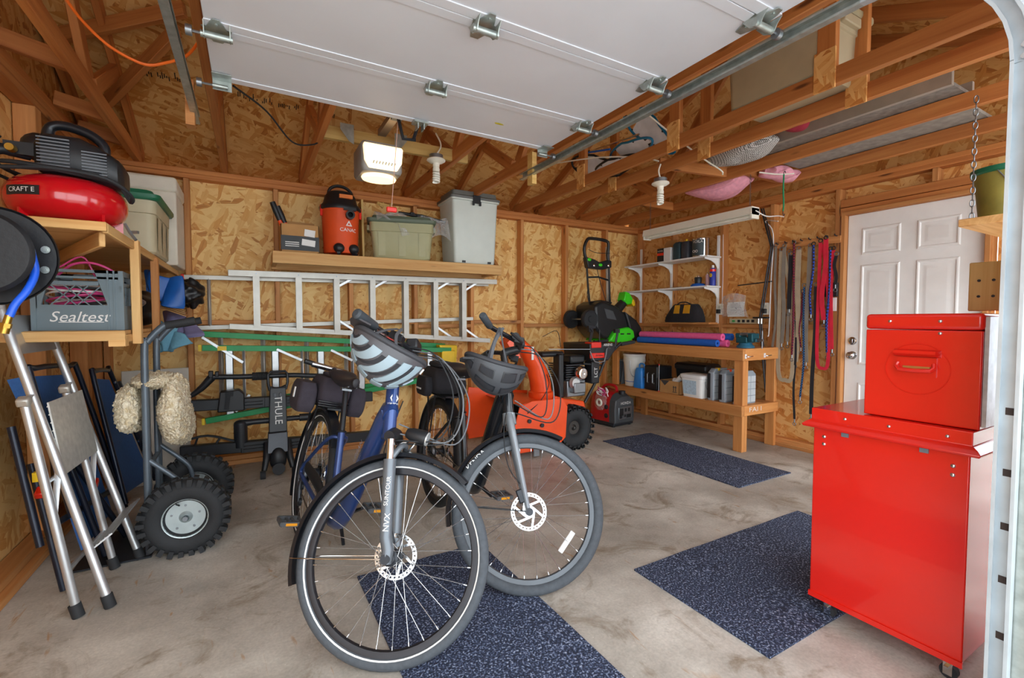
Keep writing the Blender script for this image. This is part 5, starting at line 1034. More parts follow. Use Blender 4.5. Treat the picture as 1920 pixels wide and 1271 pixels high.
h2 = helmet('matte black helmet with slotted vents hung on the black bicycle bars', H2, mat('helmet_black', '#43464b', .5, var=.05), mat('helmet_trim', '#22252a', .3), 2)
def strap(t, pts, m=None, w_=.009):
    g = G(); Mi = t.matrix_basis.inverted(); g.tube([Mi @ Vector(p) for p in pts], w_, 4, flat=(1, .15), k=3); return obj('strap', g, m or mat('strap_grey', '#55575c', .8), t)
for t, H, top, pts in ((h1, H1, Vector((.50, 1.80, 1.165)), ((.08, .09, .0), (.0, .095, 0), (.0, -.095, 0), (-.07, -.09, 0))), (h2, H2, Vector((.99, 1.87, 1.165)), ((.05, .09, .0), (-.02, .095, 0), (.03, -.095, 0)))):
    for p in pts: a = H @ Vector(p); strap(t, [a, a.lerp(top, .5)+Vector((0, 0, .005)), top+Vector((random.uniform(-.03, .03), random.uniform(-.02, .02), 0))])
# ================================================================ workbench along the right wall
wbn = thing('workbench', 'lumber workbench with lower shelf along the right wall', 'workbench', (4.07, 3.4, 0))
beam('front_rail', (3.82, 2.55, .885), (3.82, 4.30, .885), .038, .1, WB, wbn); beam('end_rail', (3.84, 2.569, .885), (4.355, 2.569, .885), .038, .1, WB, wbn)
g = G(wbn)
for k in range(3): 
    x0 = 3.805+.185*k; g = G(wbn); g.bb(x0, x0+.182, 2.552, 4.30, .925, .942); obj('top_plank', g, WB, wbn)
beam('lower_front_rail', (3.82, 2.55, .38), (3.82, 4.30, .38), .038, .095, WB, wbn); beam('lower_end_rail', (3.84, 2.569, .38), (4.355, 2.569, .38), .038, .09, WB, wbn)
for k in range(3): x0 = 3.805+.185*k; g = G(wbn); g.bb(x0, x0+.182, 2.552, 4.30, .408, .424); obj('shelf_plank', g, WB, wbn)
for dx in (0, .038): beam('leg', (3.858+dx, 2.615, 0), (3.858+dx, 2.615, .835), .038, .089, WB, wbn, (0, 1, 0))
for y in (2.615, 4.25): beam('leg', (4.34, y, 0), (4.34, y, .835), .038, .089, WB, wbn, (0, 1, 0))
beam('leg', (3.858, 4.25, 0), (3.858, 4.25, .835), .038, .089, WB, wbn, (0, 1, 0))
for x in (3.84, 4.12):
    g = G(wbn); g.bb(x-.012, x+.012, 2.546, 2.551, .855, .895); h_ = obj('hook_plate', g, PAPER, wbn)
    g = G(wbn); g.tube([(x, 2.548, .875), (x+.02, 2.53, .872), (x+.07, 2.525, .876)], .004, 6, k=3); obj('hook', g, CHROME, h_)
txt('FAI I', .06, T(4.0-4.07, 2.5485-3.4, .385) @ RX(90), mat('chalk_white', '#e8ddd0', .8), wbn, sx=1.7)
ZB, ZL = .943, .425
# pool noodles
def noodle(label, x, y0, y1, z, m):
    t = thing('pool_noodle', label, 'pool noodle', (x, (y0+y1)/2, z-.034)); g = G(t); n = 20
    r0, r1 = .034, .011
    g.ring([(r0, y0), (r0, y1), (r1, y1), (r1, y0)], (x, 0, z), 'y', n); obj('foam_tube', g, m, t); return t
noodle('blue pool noodle lying in front on the bench top', 3.885, 2.87, 3.9, ZB+.034, BLUF); noodle('pink pool noodle lying behind the front blue one on the bench top', 3.955, 2.81, 3.9, ZB+.034, PINK)
noodle('pink pool noodle resting on top of the front two', 3.92, 2.84, 3.9, ZB+.094, PINK); noodle('blue pool noodle resting on top at the back', 4.0, 2.80, 3.9, ZB+.094, BLUF)
# bench vise
vi = thing('bench_vise', 'teal bench vise bolted to the bench end', 'vise', (4.0, 2.66, ZB)); TEAL = mat('vise_teal', '#1f5a66', .45, .3)
g = G(); g.lathe([(0, 0), (.075, 0), (.078, .012), (.06, .03), (.05, .05), (0, .05)], n=24); obj('base', g, mat('vise_blue', '#3d7fa0', .45, .3), vi)
g = G(); g.bb(-.06, .06, -.05, .06, .045, .10); g.bb(-.055, .055, .02, .07, .09, .135); obj('body', g, TEAL, vi, .008)
g = G(); g.bb(-.055, .055, -.10, -.055, .06, .135); g.bb(-.03, .03, -.12, .02, .055, .09); obj('moving_jaw', g, TEAL, vi, .006)
for y in (-.053, .018): g = G(); g.bb(-.055, .055, y-.004, y+.004, .115, .14); obj('jaw_plate', g, STEEL, vi)
g = G(); g.cyl((0, -.17, .075), (0, -.1, .075), .012, n=12); g.cyl((-.0, -.16, .0), (-.0, -.16, .16), .006, n=8); obj('screw_handle', g, STEEL, vi)
gr = thing('bar_clamp', 'small chrome clamp standing on the wall ledge behind the vise', 'clamp', (4.30, 2.70, 1.165)); g = G(); g.cyl((0, 0, 0), (0, 0, .05), .012, n=10); g.cyl((0, .03, 0), (0, .03, .05), .012, n=10); obj('post', g, CHROME, gr)
g = G(); g.bb(-.02, .02, -.07, .08, .05, .066); obj('crossbar', g, BLACK, gr, .004)
# power strip, outlets, switch, sensor
ps = thing('power_strip', 'beige power strip on the wall ledge above the vise', 'power strip', (4.34, 2.9, 1.165)); g = G(); g.bb(-.02, .02, -.16, .16, 0, .05); obj('case', g, BEIGE, ps, .006)
for y in (-.1, -.05, .0, .05): g = G(); g.bb(-.023, -.02, y-.014, y+.014, .012, .038); obj('socket', g, DARK, ps)
g = G(); g.bb(-.024, -.02, .095, .125, .015, .035); obj('switch', g, mat('switch_green', '#2f9a4c', .4), ps)
def outlet(label, y, z, plug=True):
    t = thing('outlet', label, 'outlet', (XR-.012, y, z)); g = G(); g.bb(-.008, .012, -.036, .036, -.058, .058); obj('plate', g, IVORY, t, .003)
    for dz in (-.022, .022): g = G(); g.bb(-.0095, -.008, -.014, .014, dz-.014, dz+.014); obj('socket', g, mat('socket_ivory', '#cfcaba', .5), t)
    if plug: g = G(); g.bb(-.04, -.008, -.018, .018, -.045, .0); obj('plug', g, BLACK, t, .004)
    return t
outlet('ivory outlet beside the white shelf standard', 3.2, 1.315); outlet('ivory outlet beside the leashes', 2.695, 1.31)
sw = thing('light_switch', 'white light switch beside the entry door', 'light switch', (XR-.002, 2.11, 1.335)); g = G(); g.bb(-.01, .0, -.036, .036, -.058, .058); obj('plate', g, WHITE, sw, .003); g = G(); g.bb(-.02, -.01, -.006, .006, -.012, .012); obj('toggle', g, WHITE, sw)
kp = thing('door_control', 'black opener button panel above the light switch', 'control panel', (XR-.002, 2.115, 1.46)); g = G(); g.bb(-.022, .0, -.05, .05, -.06, .06); obj('case', g, BLACK, kp, .005); g = G(); g.bb(-.026, -.022, -.03, .03, -.02, .03); obj('button', g, DARK, kp, .003)
pg = thing('document_bag', 'clear plastic bag with papers pinned to the wall above the power strip', 'bag', (4.33, 3.0, 1.2))
g = G(pg); g.grid(lambda u, v: (4.325-.03*math.sin(PI*v)-.02*math.sin(3*u), 3.14-.29*u+.03*v*u, 1.225+.22*v+.03*math.sin(PI*u)), 12, 10, .002); obj('film', g, CLEAR, pg)
g = G(pg); g.grid(lambda u, v: (4.335-.015*math.sin(PI*v), 3.09-.19*u, 1.235+.15*v), 6, 6, .002); obj('papers', g, PAPER, pg)
g = G(pg)
for z in (1.33, 1.345, 1.36, 1.30): g.bb(4.312, 4.315, 2.93, 3.04, z, z+.004)
obj('print', g, mat('print_grey', '#8a8c92', .7), pg, kind='stuff')
# small ledge with the tool bag
lg_ = beam('wall_ledge', (4.29, 3.88, 1.165), (4.29, 3.22, 1.165), .16, .02, WB); tag(lg_, 'narrow wooden ledge under the white shelves', 'shelf')
tb2 = thing('tool_bag', 'black and yellow zipped tool bag on the wooden ledge', 'tool bag', (4.27, 3.58, 1.176)); 
def tsec(y, w_, h_): return [(w_*x, y, h_*z) for x, z in ((-1, .0), (-1.05, .25), (-.85, .7), (-.55, .97), (-.3, 1.0), (.3, 1.0), (.6, .95), (.85, .7), (1.0, .25), (1, 0))]
g = G(); g.loft([tsec(-.24, .04, .08), tsec(-.21, .06, .14), tsec(-.16, .075, .20), tsec(.12, .075, .205), tsec(.17, .07, .16), tsec(.24, .05, .08)]); obj('body', g, BLKCL, tb2)
YB_ = mat('bag_yellow', '#d99a1c', .8)
for y0, y1 in ((-.12, -.03), (.02, .10)): g = G(); g.prism([(y0, .10), (y1, .10), (y1-.005, .195), (y0+.005, .195)], .004, axes((-.094, 0, 0), (0, 1, 0), (.2, 0, 1))); obj('yellow_panel', g, YB_, tb2)
g = G(); g.tube([(-.03, -.1, .2), (-.04, -.05, .222), (-.04, .03, .222), (-.03, .08, .2)], .007, 8, k=3); obj('handle', g, BLKCL, tb2)
# ================================================================ white bracket shelves
ws = thing('bracket_shelf', 'pair of white shelves on slotted standards above the bench', 'shelf', (4.25, 3.8, 1.15))
for z in (1.545, 1.858): g = G(ws); g.bb(4.13, 4.355, 3.19, 4.41, z, z+.016); obj('board', g, WHITE, ws, .002)
for y in (3.23, 3.86, 4.35):
    g = G(ws); g.bb(4.352, 4.368, y-.013, y+.013, 1.165, 2.10); obj('standard', g, WHITE, ws)
    for z in (1.545, 1.858):
        g = G(ws); g.prism([(4.355, z), (4.14, z), (4.14, z-.015), (4.24, z-.03), (4.31, z-.06), (4.345, z-.11), (4.355, z-.11)], .008, axes((0, y+.004, 0), (1, 0, 0), (0, 0, 1))); obj('bracket', g, WHITE, ws)
zU, zM = 1.875, 1.562
cb = thing('product_box', 'small black and white box with red band on the upper white shelf', 'box', (4.2, 3.79, zU)); g = G(); g.bb(-.05, .05, -.095, .095, 0, .15); obj('carton', g, PAPER, cb, .002)
g = G(); g.bb(-.052, .052, .0, .097, 0, .152); obj('black_side', g, BLACK, cb); g = G(); g.bb(-.054, -.052, .002, .095, .07, .1); obj('red_band', g, RED, cb); txt('NOMA', .026, T(-.0545, .048, .12) @ axes((0, 0, 0), (0, -1, 0), (0, 0, 1)), PAPER, cb)
cd = thing('cardboard_flap', 'open cardboard carton behind the small black and white box', 'box', (4.31, 3.8, zU)); g = G(); g.bb(-.03, .03, -.09, .1, 0, .21); obj('carton', g, CARD, cd); g = G(); g.prism([(-.09, .21), (.1, .21), (.06, .25), (-.09, .25)], .004, axes((-.03, 0, 0), (0, 1, 0), (0, 0, 1))); obj('flap', g, CARD, cd)
for nm, lb, y, m_ in (('canister', 'dark teal plastic canister on the upper shelf', 3.63, mat('canister_teal', '#2d4750', .5)), ('jug', 'dark grey jug with yellow cap on the upper shelf', 3.515, mat('jug_grey', '#3d434d', .5))):
    t = thing(nm, lb, 'container', (4.22, y, zU)); g = G(); g.loft([rrect(0, 0, .055, .052, z_, .02) for z_ in (0, .01, .17)]+[rrect(0, 0, .045, .042, .19, .02)]); obj('body', g, m_, t)
    if nm == 'jug': g = G(); g.cyl((-.02, 0, .185), (-.02, 0, .215), .014, n=12); obj('cap', g, YEL, t)
    else: g = G(); g.bb(-.03, .03, -.03, .03, .185, .2); obj('cap', g, m_, t)
pc_ = thing('paint_can', 'large metal paint can with printed label on the upper shelf', 'paint can', (4.24, 3.36, zU)); g = G(); g.lathe([(0, 0), (.088, 0), (.09, .004), (.086, .008), (.086, .19), (.09, .196), (.088, .2), (.078, .2), (.076, .194), (0, .194)], n=32); obj('can', g, CHROME, pc_)
g = G(); g.lathe([(.0865, .014), (.0868, .014), (.0868, .182), (.0865, .182)], n=24, a0=R(120), a1=R(240)); obj('label', g, mat('label_dark', '#3e4a4e', .5), pc_)
bend(txt('VOILA', .04, RZ(-75) @ T(0, -.0875, .16) @ RX(90), PAPER, pc_), .0875)
for z_ in (.05, .075): g = G(); g.ring([(.014, 0), (.01, 0), (.01, .001), (.014, .001)], axis='z', n=16, M=RZ(-80) @ T(.0 if z_ < .06 else -.03, -.088, .06) @ RX(90)); obj('mark', g, PAPER, pc_)
bl = thing('burner_canister', 'dark canister with blue base and silver cap on the lower white shelf', 'canister', (4.22, 3.37, zM)); g = G(); g.lathe([(0, 0), (.075, 0), (.08, .01), (.06, .03), (.03, .035), (0, .035)], n=24); obj('base', g, BLUF, bl); g = G(); g.lathe([(.02, .03), (.035, .035), (.04, .09), (.036, .1), (0, .1)], n=20); obj('burner', g, DARK, bl); g = G(); g.lathe([(0, .1), (.02, .1), (.018, .118), (0, .12)], n=16); obj('cap', g, CHROME, bl)
def spray(label, y, r, h_, mb, mc2, band=None, txt_=None):
    t = thing('spray_can', label, 'spray can', (4.24, y, zM)); g = G(); g.lathe([(0, 0), (r, 0), (r, h_*.8), (r*.8, h_*.84), (r*.45, h_*.87), (0, h_*.87)], n=20); obj('can', g, mb, t); g = G(); g.lathe([(r*.4, h_*.86), (r*.42, h_*.97), (r*.3, h_), (0, h_)], n=14); obj('nozzle', g, mc2, t)
    if band: g = G(); g.lathe([(r+.0006, h_*.68), (r+.001, h_*.68), (r+.001, h_*.8), (r+.0006, h_*.8)], n=20); obj('band', g, band, t)
    if txt_: g = G(); g.ell((-r-.0, .0, h_*.5), (.003, .016, .02), 12, 8); obj('shield_logo', g, YEL, t); bend(txt(txt_, .02, RZ(-90) @ T(0, -r-.0035, h_*.5) @ RX(90), mat('print_navy', '#16205a', .5), t), r)
spray('slim red and white spray can on the lower white shelf', 3.27, .02, .145, mat('can_pink', '#c9a0a4', .4), CHROME); spray('blue lubricant spray can with red band at the shelf end', 3.205, .031, .215, mat('can_blue', '#3340a8', .35), WHITE, RED, 'WD')
rf = drape('plastic_wrap', 'flat clear plastic packet on the lower white shelf', 'packet', [(4.16, 3.88, zM+.012), (4.16, 3.55, zM+.016)], [(4.3, 3.9, zM+.012), (4.3, 3.6, zM+.016)], CLEAR, .008, .004)
# ================================================================ stuff on the bench's lower shelf
st = thing('step_stool', 'grey plastic stool on the lower shelf behind the white bucket', 'stool', (4.0, 4.255, ZL)); g = G(); g.prism([(-.1, 0), (.1, 0), (.085, .02), (.05, .28), (-.05, .28), (-.085, .02)], .012, axes((0, -.04, 0), (1, 0, 0), (0, 0, 1))); obj('side', g, GREY, st)
g = G(); g.prism([(-.1, 0), (.1, 0), (.05, .28), (-.05, .28)], .012, axes((0, .09, 0), (1, 0, 0), (0, 0, 1))); obj('side', g, GREY, st); g = G(); g.bb(-.06, .06, -.05, .09, .27, .29); obj('top', g, GREY, st, .005)
bk = thing('white_bucket', 'white plastic bucket with wire handle on the lower shelf', 'bucket', (3.97, 4.055, ZL)); g = G(); g.lathe([(0, 0), (.105, 0), (.122, .28), (.127, .28), (.129, .30), (.127, .32), (.127, .345), (.132, .35), (.132, .375), (0, .375)], n=36); obj('pail', g, mat('pail_white', '#e6e3da', .5, var=.05), bk)
g = G(); g.tube([(-.12, -.05, .3), (-.125, -.06, .2), (-.1, -.08, .12), (.0, -.12, .12)], .003, 6, k=5); obj('bail', g, STEEL, bk); g = G(); g.lathe([(.1075, .05), (.109, .05), (.1095, .056), (.108, .056)], n=36); obj('blue_line', g, BLUF, bk)
bc = thing('blue_case', 'bright blue plastic tool case standing on the lower shelf', 'case', (3.9, 3.85, ZL)); g = G(); g.loft([rrect(0, 0, .08, .065, 0, .02), rrect(0, 0, .085, .07, .02, .02), rrect(0, 0, .075, .055, .2, .02), rrect(0, 0, .065, .045, .23, .02)]); obj('shell', g, mat('case_blue', '#2f86d8', .35), bc)
for x in (-.04, 0, .04): g = G(); g.bb(x-.008, x+.008, -.075, -.06, .02, .2); obj('rib', g, mat('case_blue', '#2f86d8', .35), bc)
g = G(); g.tube([(.0, -.03, .225), (.0, -.02, .27), (.0, .04, .27), (.0, .05, .225)], .01, 8, k=3); obj('handle', g, mat('case_blue', '#2f86d8', .35), bc)
bk2 = thing('black_case', 'black hard case with grey handle on the lower shelf', 'case', (3.96, 3.68, ZL)); g = G(); g.bb(-.12, .12, -.1, .09, 0, .27); obj('shell', g, BLACK, bk2, .015); g = G(); g.bb(-.125, .125, -.102, .092, .13, .14); obj('seam', g, DARK, bk2)
g = G(); g.tube([(-.122, -.06, .08), (-.145, -.06, .09), (-.145, -.06, .18), (-.122, -.06, .19)], .008, 8); g.tube([(-.122, .02, .08), (-.14, .02, .09), (-.14, .02, .18), (-.122, .02, .19)], .006, 8); obj('handle', g, STEEL, bk2)
bk3 = thing('black_tub', 'wide black tub behind the cardboard box on the lower shelf', 'tub', (4.19, 3.34, ZL)); g = G(); g.loft([rrect(0, 0, .1, .18, 0, .03), rrect(0, 0, .12, .2, .24, .03), rrect(0, 0, .13, .21, .25, .03), rrect(0, 0, .13, .21, .29, .03), rrect(0, 0, .11, .2, .31, .03)]); obj('body', g, BLACK, bk3)
rd = thing('marker_rod', 'thin steel rod with red ends leaning on the black case', 'rod', (3.825, 3.54, ZL)); g = G(); g.cyl((0, 0, .01), (.004, 0, .29), .006, n=10); obj('shaft', g, STEEL, rd)
for z_ in (.006, .294): g = G(); g.ell((.002, 0, z_), (.01, .01, .008), 10, 6); obj('tip', g, RED, rd)
cx_ = thing('small_carton', 'cardboard box with black arrow prints on the lower shelf', 'box', (3.92, 3.40, ZL)); x0, x1, y0, y1, h_ = -.09, .09, -.13, .13, .135; t = .004
g = G(); g.bb(x0, x0+t, y0, y1, 0, h_); g.bb(x1-t, x1, y0, y1, 0, h_); g.bb(x0, x1, y0, y0+t, 0, h_); g.bb(x0, x1, y1-t, y1, 0, h_); g.bb(x0, x1, y0, y1, 0, t); obj('carton', g, CARD, cx_)
g = G(); g.prism([(.12, .135), (0, .135), (.06, .08)], .002, axes((x0-.002, 0, 0), (0, 1, 0), (0, 0, 1))); obj('triangle_print', g, mat('print_black', '#3b3f42', .6), cx_)
g = G()
for y in (-.085, -.06): g.bb(x0-.002, x0, y-.004, y+.004, .03, .075); g.prism([(y-.012, .07), (y+.012, .07), (y, .09)], .002, axes((x0-.002, 0, 0), (0, 1, 0), (0, 0, 1)))
g.bb(x0-.002, x0, -.1, -.045, .02, .026); obj('arrow_print', g, mat('print_black', '#3b3f42', .6), cx_, kind='stuff')
lb_ = thing('bulb_fitting', 'white lamp fitting lying in the small carton', 'lamp fitting', (3.9, 3.40, ZL+.1)); g = G(); g.lathe([(.015, -.05), (.02, 0), (.045, .03), (.045, .045), (0, .045)], n=20, M=RX(50)); obj('shade', g, WHITE, lb_); g = G(); g.cyl((-.01, -.03, .02), (.0, -.1, .08), .022, .03, n=14); obj('socket', g, WHITE, lb_)
pl = thing('white_pail', 'square white pail with printed blue label on the lower shelf', 'pail', (3.92, 3.12, ZL)); g = G(); g.loft([rrect(0, 0, .085, .115, 0, .03), rrect(0, 0, .1, .13, .19, .03), rrect(0, 0, .107, .137, .195, .03), rrect(0, 0, .107, .137, .21, .03)]); obj('tub', g, WHITE, pl); g = G(); g.loft([rrect(0, 0, .108, .138, .205, .03), rrect(0, 0, .11, .14, .225, .03), rrect(0, 0, .095, .125, .232, .03)]); obj('lid', g, WHITE, pl)
g = G(); g.add([(-.0895, .095, .03), (-.0895, -.06, .03), (-.1005, -.065, .17), (-.1005, .10, .17)], [(0, 1, 2, 3)]); obj('label', g, mat('label_blue', '#bcd4e4', .5, var=.2, scale=60), pl)
g = G(); g.tube([(-.05, -.135, .17), (-.05, -.148, .11), (0, -.14, .07), (.05, -.135, .17)], .003, 6, k=4); obj('bail', g, STEEL, pl)
for i, (y, lb) in enumerate(((2.925, 'clear parts organizer with orange latch next to the white pail'), (2.80, 'clear parts organizer with orange latch just behind the bench leg'), (2.655, 'clear parts organizer with yellow latch showing past the bench leg'))):
    t = thing('parts_organizer', lb, 'organizer', (3.99, y, ZL), group='clear parts organizers'); w_ = .125
    g = G(); g.loft([rrect(0, 0, w_, .035, .0, .015), rrect(0, 0, w_, .035, .27, .015), rrect(0, 0, w_*.7, .03, .305, .015)]); obj('shell', g, mat('organizer_clear', '#98a4ae', .2, var=.05), t)
    g = G(); g.bb(-w_-.003, -.03, .0, .037, .02, .26); obj('black_side', g, BLACK, t, .004)
    for a in range(3):
        for b in range(4): g = G(); g.bb(-.115+.078*a, -.045+.078*a, -.038, -.035, .015+.062*b, .07+.062*b); obj('bin', g, mat('bin_pale', '#c2ccd2', .35), t)
    g = G(); g.bb(-.06, -.03, -.036, .0, .285, .31); obj('latch', g, YEL if i != 1 else ORANGE, t, .003)
# ================================================================ leashes hung on a rack
lr = beam('leash_rack', (XR-.012, 2.62, 1.905), (XR-.012, 2.05, 1.885), .02, .06, WD); tag(lr, 'wooden peg rail on the right wall behind the hanging leashes', 'rail')
LE = dict(tan=mat('web_tan', '#b7a88e', .9, var=.12, bump=.3), grey=mat('web_grey', '#8b8378', .9, var=.12), black=mat('web_black', '#25252a', .85), red=mat('web_red', '#dc2440', .8), navy=braided('braid_blue', '#2b4fc0', '#101424', 70), maroon=braided('braid_maroon', '#8e1f3a', '#2a1020', 80), mesh=braided('braid_teal', '#2f6fae', '#1a1a22', 90))
def leash(label, m, y, zt, zb, w_, loop=0, hook=True, x=4.335):
    t = thing('dog_leash', label, 'leash', (x, y, zt), group=None); rnd = random.Random(int(y*1000))
    if loop:
        pts = [(0, 0, 0), (-.004, .004, (zb-zt)*.5), (-.006, .0, zb-zt+.08), (-.008, -loop*.5, zb-zt), (-.006, -loop, zb-zt+.08), (0, -loop*.8, (zb-zt)*.4), (0, -.02, -.02)]
    else: pts = [(0, 0, 0), (-.006, rnd.uniform(-.012, .012), (zb-zt)*.35), (-.006, rnd.uniform(-.02, .02), (zb-zt)*.7), (-.004, rnd.uniform(-.015, .015), zb-zt)]
    g = G(); g.tube(pts, w_/2*1.75, 4 if w_ > .012 else 8, k=6, flat=(1, .14) if w_ > .012 else (1, 1), up=(1, 0, 0) if w_ > .012 else None); obj('webbing', g, m, t)
    g = G(); g.torus((0, 0, .012), .016, .004, 'x', 16, 6); obj('ring', g, BLACK if m in (LE['red'], LE['navy']) else STEEL, t)
    if hook and not loop:
        g = G(); e = pts[-1]; g.cyl((e[0], e[1], e[2]), (e[0], e[1], e[2]-.03), .006, n=8); g.torus((e[0], e[1], e[2]-.045), .014, .0035, 'x', 14, 6); obj('snap_hook', g, STEEL, t)
    return t
for i, (k_, y, zt, zb, w_, lp, lb) in enumerate((('grey', 2.60, 1.90, .92, .018, 0, 'narrow grey leash hanging nearest the bench'), ('tan', 2.545, 1.85, .64, .03, .13, 'wide tan leash hanging in one long loop'), ('grey', 2.515, 1.88, .98, .026, 0, 'grey web leash with snap hook beside the tan loop'), ('grey', 2.475, 1.82, 1.0, .022, 0, 'taupe web strap hanging inside the tan loop'),
        ('black', 2.455, 1.80, 1.3, .03, 0, 'short black strap with buckle among the grey leashes'), ('maroon', 2.43, 1.90, .88, .01, 0, 'maroon braided rope leash'), ('tan', 2.39, 1.84, .82, .036, 0, 'broad tan web leash ending in a large clip'), ('black', 2.40, 1.2, .29, .016, 0, 'long narrow black strap hanging down beyond the tan leashes'),
        ('mesh', 2.33, 1.50, .50, .014, 0, 'teal and black braided lead'), ('maroon', 2.345, 1.45, .95, .008, 0, 'thin red rope lead beside the teal one'), ('grey', 2.29, 1.85, .82, .03, 0, 'mottled grey web leash beside the teal lead'), ('navy', 2.26, 1.86, 1.25, .01, 0, 'blue braided cord over the mottled grey leash'),
        ('black', 2.235, 1.50, .36, .026, 0, 'long black leash hanging between the teal lead and red loop'), ('red', 2.205, 1.88, .78, .022, .09, 'bright red leash hanging in a long loop'), ('red', 2.16, 1.90, 1.2, .03, 0, 'wide red strap beside the blue braided lead'), ('navy', 2.125, 1.80, .92, .012, 0, 'royal blue braided lead with black snap hook'), ('red', 2.10, 1.80, .95, .02, 0, 'red leash hanging next to the door frame'), ('black', 2.075, 1.75, 1.5, .02, 0, 'short black strap beside the door control'))):
    leash(lb, LE[k_], y, zt, zb, w_, lp, x=4.345-.004*(i % 3))
for y in (2.58, 2.5, 2.43, 2.36, 2.29, 2.22, 2.15, 2.08):
    g = G(); g.tube([(0, 0, 0), (-.03, 0, 0), (-.04, 0, .012)], .005, 6); o = obj('peg', g, DARK, lr); o.matrix_basis = lr.matrix_basis.inverted() @ T(XR-.02, y, 1.915)
rods = thing('black_rods', 'pair of thin black rods leaning on the wall beside the leashes', 'rod', (4.33, 2.68, .45))
for a, b in (((4.34, 2.75, 2.28), (4.34, 2.645, 1.9)), ((4.34, 2.645, 1.9), (4.33, 2.74, 1.2)), ((4.33, 2.74, 1.2), (4.33, 2.66, .5))): g = G(rods); g.tube([a, b], .008, 8); g.tube([Vector(a)+Vector((0, -.02, 0)), Vector(b)+Vector((0, -.02, 0))], .006, 8); obj('rod', g, DARK, rods)
g = G(); g.cyl((4.345, 2.985, 1.553), (4.345, 2.63, 1.57), .006, n=8); o = obj('dowel', g, DARK); tag(o, 'thin dark dowel fixed level on the wall beside the white shelves', 'rod')
g = G(); g.tube([(4.2, 2.5, 2.1), (4.33, 2.7, 2.15), (4.345, 2.63, 2.02), (4.345, 2.64, 1.6), (4.345, 2.65, 1.1), (4.34, 2.66, 1.04)], .005, 8, k=5); o = obj('extension_cord', g, WHITE); tag(o, 'white lamp cord hanging down the wall to a plug', 'cord')
g = G(); g.tube([(4.35, 3.17, 2.1), (4.352, 3.165, 1.7), (4.352, 3.17, 1.37)], .003, 6); o = obj('conduit', g, WHITE); tag(o, 'thin white cable running down to the outlet by the shelves', 'cable')
lvl = beam('spirit_level', (3.87, 4.395, 1.0), (3.85, 4.41, 2.1), .02, .06, ALUD, None, (1, 0, 0)); tag(lvl, 'long aluminium spirit level standing behind the green snow thrower', 'level')
# ================================================================ cordless snow thrower standing on the bench corner
sn = thing('snow_thrower', 'black and lime green cordless snow thrower standing on the bench corner', 'snow thrower', (3.85, 4.12, ZB)); BK = mat('thrower_black', '#1d1f21', .4, var=.15)
def side(g, poly, y0, y1): g.prism(poly, y1-y0, axes((0, y1, 0), (1, 0, 0), (0, 0, 1)))
g = G(sn); side(g, [(3.30, 1.36), (3.42, 1.42), (3.62, 1.36), (3.85, 1.22), (3.92, 1.12), (3.93, 1.04), (3.86, .965), (3.6, .96), (3.42, 1.0), (3.32, 1.1)], 3.98, 4.34); obj('body', g, BK, sn, .03, 3)
g = G(sn); side(g, [(3.72, 1.3), (3.9, 1.2), (3.99, 1.1), (3.98, 1.0), (3.9, .95), (3.83, 1.0)], 3.95, 4.36); obj('auger_housing', g, BK, sn, .02, 3)
g = G(sn); side(g, [(3.46, .96), (3.55, 1.07), (3.62, 1.10), (3.76, 1.12), (3.84, 1.08), (3.86, 1.0), (3.8, .96), (3.64, .945)], 3.93, 4.36); obj('green_cowl', g, LIME, sn, .02, 3)
for x in (3.63, 3.73): g = G(sn); g.bb(x, x+.05, 3.925, 3.935, 1.035, 1.05); obj('slot', g, BK, sn)
g = G(sn); g.add([(3.43, 3.975, 1.33), (3.56, 3.975, 1.30), (3.61, 3.975, 1.2), (3.47, 3.975, 1.22)], [(0, 1, 2, 3)]); obj('side_panel', g, mat('panel_slate', '#4c5054', .35), sn)
g = G(sn); g.tube([(3.68, 4.12, 1.22), (3.76, 4.12, 1.33), (3.87, 4.12, 1.43)], [.062, .058, .05], 16); obj('chute', g, BK, sn)
g = G(sn); side(g, [(3.80, 1.43), (3.83, 1.535), (3.89, 1.52), (3.95, 1.45), (3.93, 1.39), (3.86, 1.38)], 4.06, 4.18); ch = obj('chute_cap', g, LIME, sn, .012, 2)
g = G(sn); side(g, [(3.93, 1.46), (3.96, 1.44), (3.985, 1.38), (3.955, 1.36), (3.93, 1.39)], 4.06, 4.18); obj('chute_lip', g, YEL, sn, .005)
for y in (4.0, 4.33):
    g = G(sn); g.lathe([(0, -.03), (.03, -.03), (.035, -.022), (.085, -.022), (.095, -.03), (.105, -.015), (.105, .015), (.095, .03), (0, .03)], (3.24, y, 1.21), 'y', 28); obj('wheel', g, RUB, sn)
g = G(sn); g.cyl((3.24, 4.0, 1.21), (3.24, 4.33, 1.21), .01, n=8); g.tube([(3.24, 4.1, 1.21), (3.36, 4.1, 1.25)], .012, 8); obj('axle', g, STEEL, sn)
for x0, x1 in ((3.275, 3.38), (3.60, 3.68)):
    g = G(sn); g.tube([(x1, 4.16, 1.33), (x0+(x1-x0)*.35, 4.12, 1.6), (x0, 4.1, 1.87)], .012, 8); obj('handle_bar', g, BK, sn)
g = G(sn); g.tube([(3.275, 4.1, 1.84), (3.225, 4.08, 1.98), (3.26, 4.08, 2.08), (3.32, 4.08, 2.11), (3.54, 4.08, 2.10), (3.575, 4.08, 2.05), (3.58, 4.1, 1.95), (3.60, 4.1, 1.84)], .018, 10, k=3); obj('loop_handle', g, BK, sn)
g = G(sn); side(g, [(3.24, 1.90), (3.36, 1.88), (3.44, 1.85), (3.54, 1.88), (3.61, 1.88), (3.61, 1.80), (3.48, 1.77), (3.27, 1.78)], 4.06, 4.13); cpn = obj('control_panel', g, BK, sn, .01)
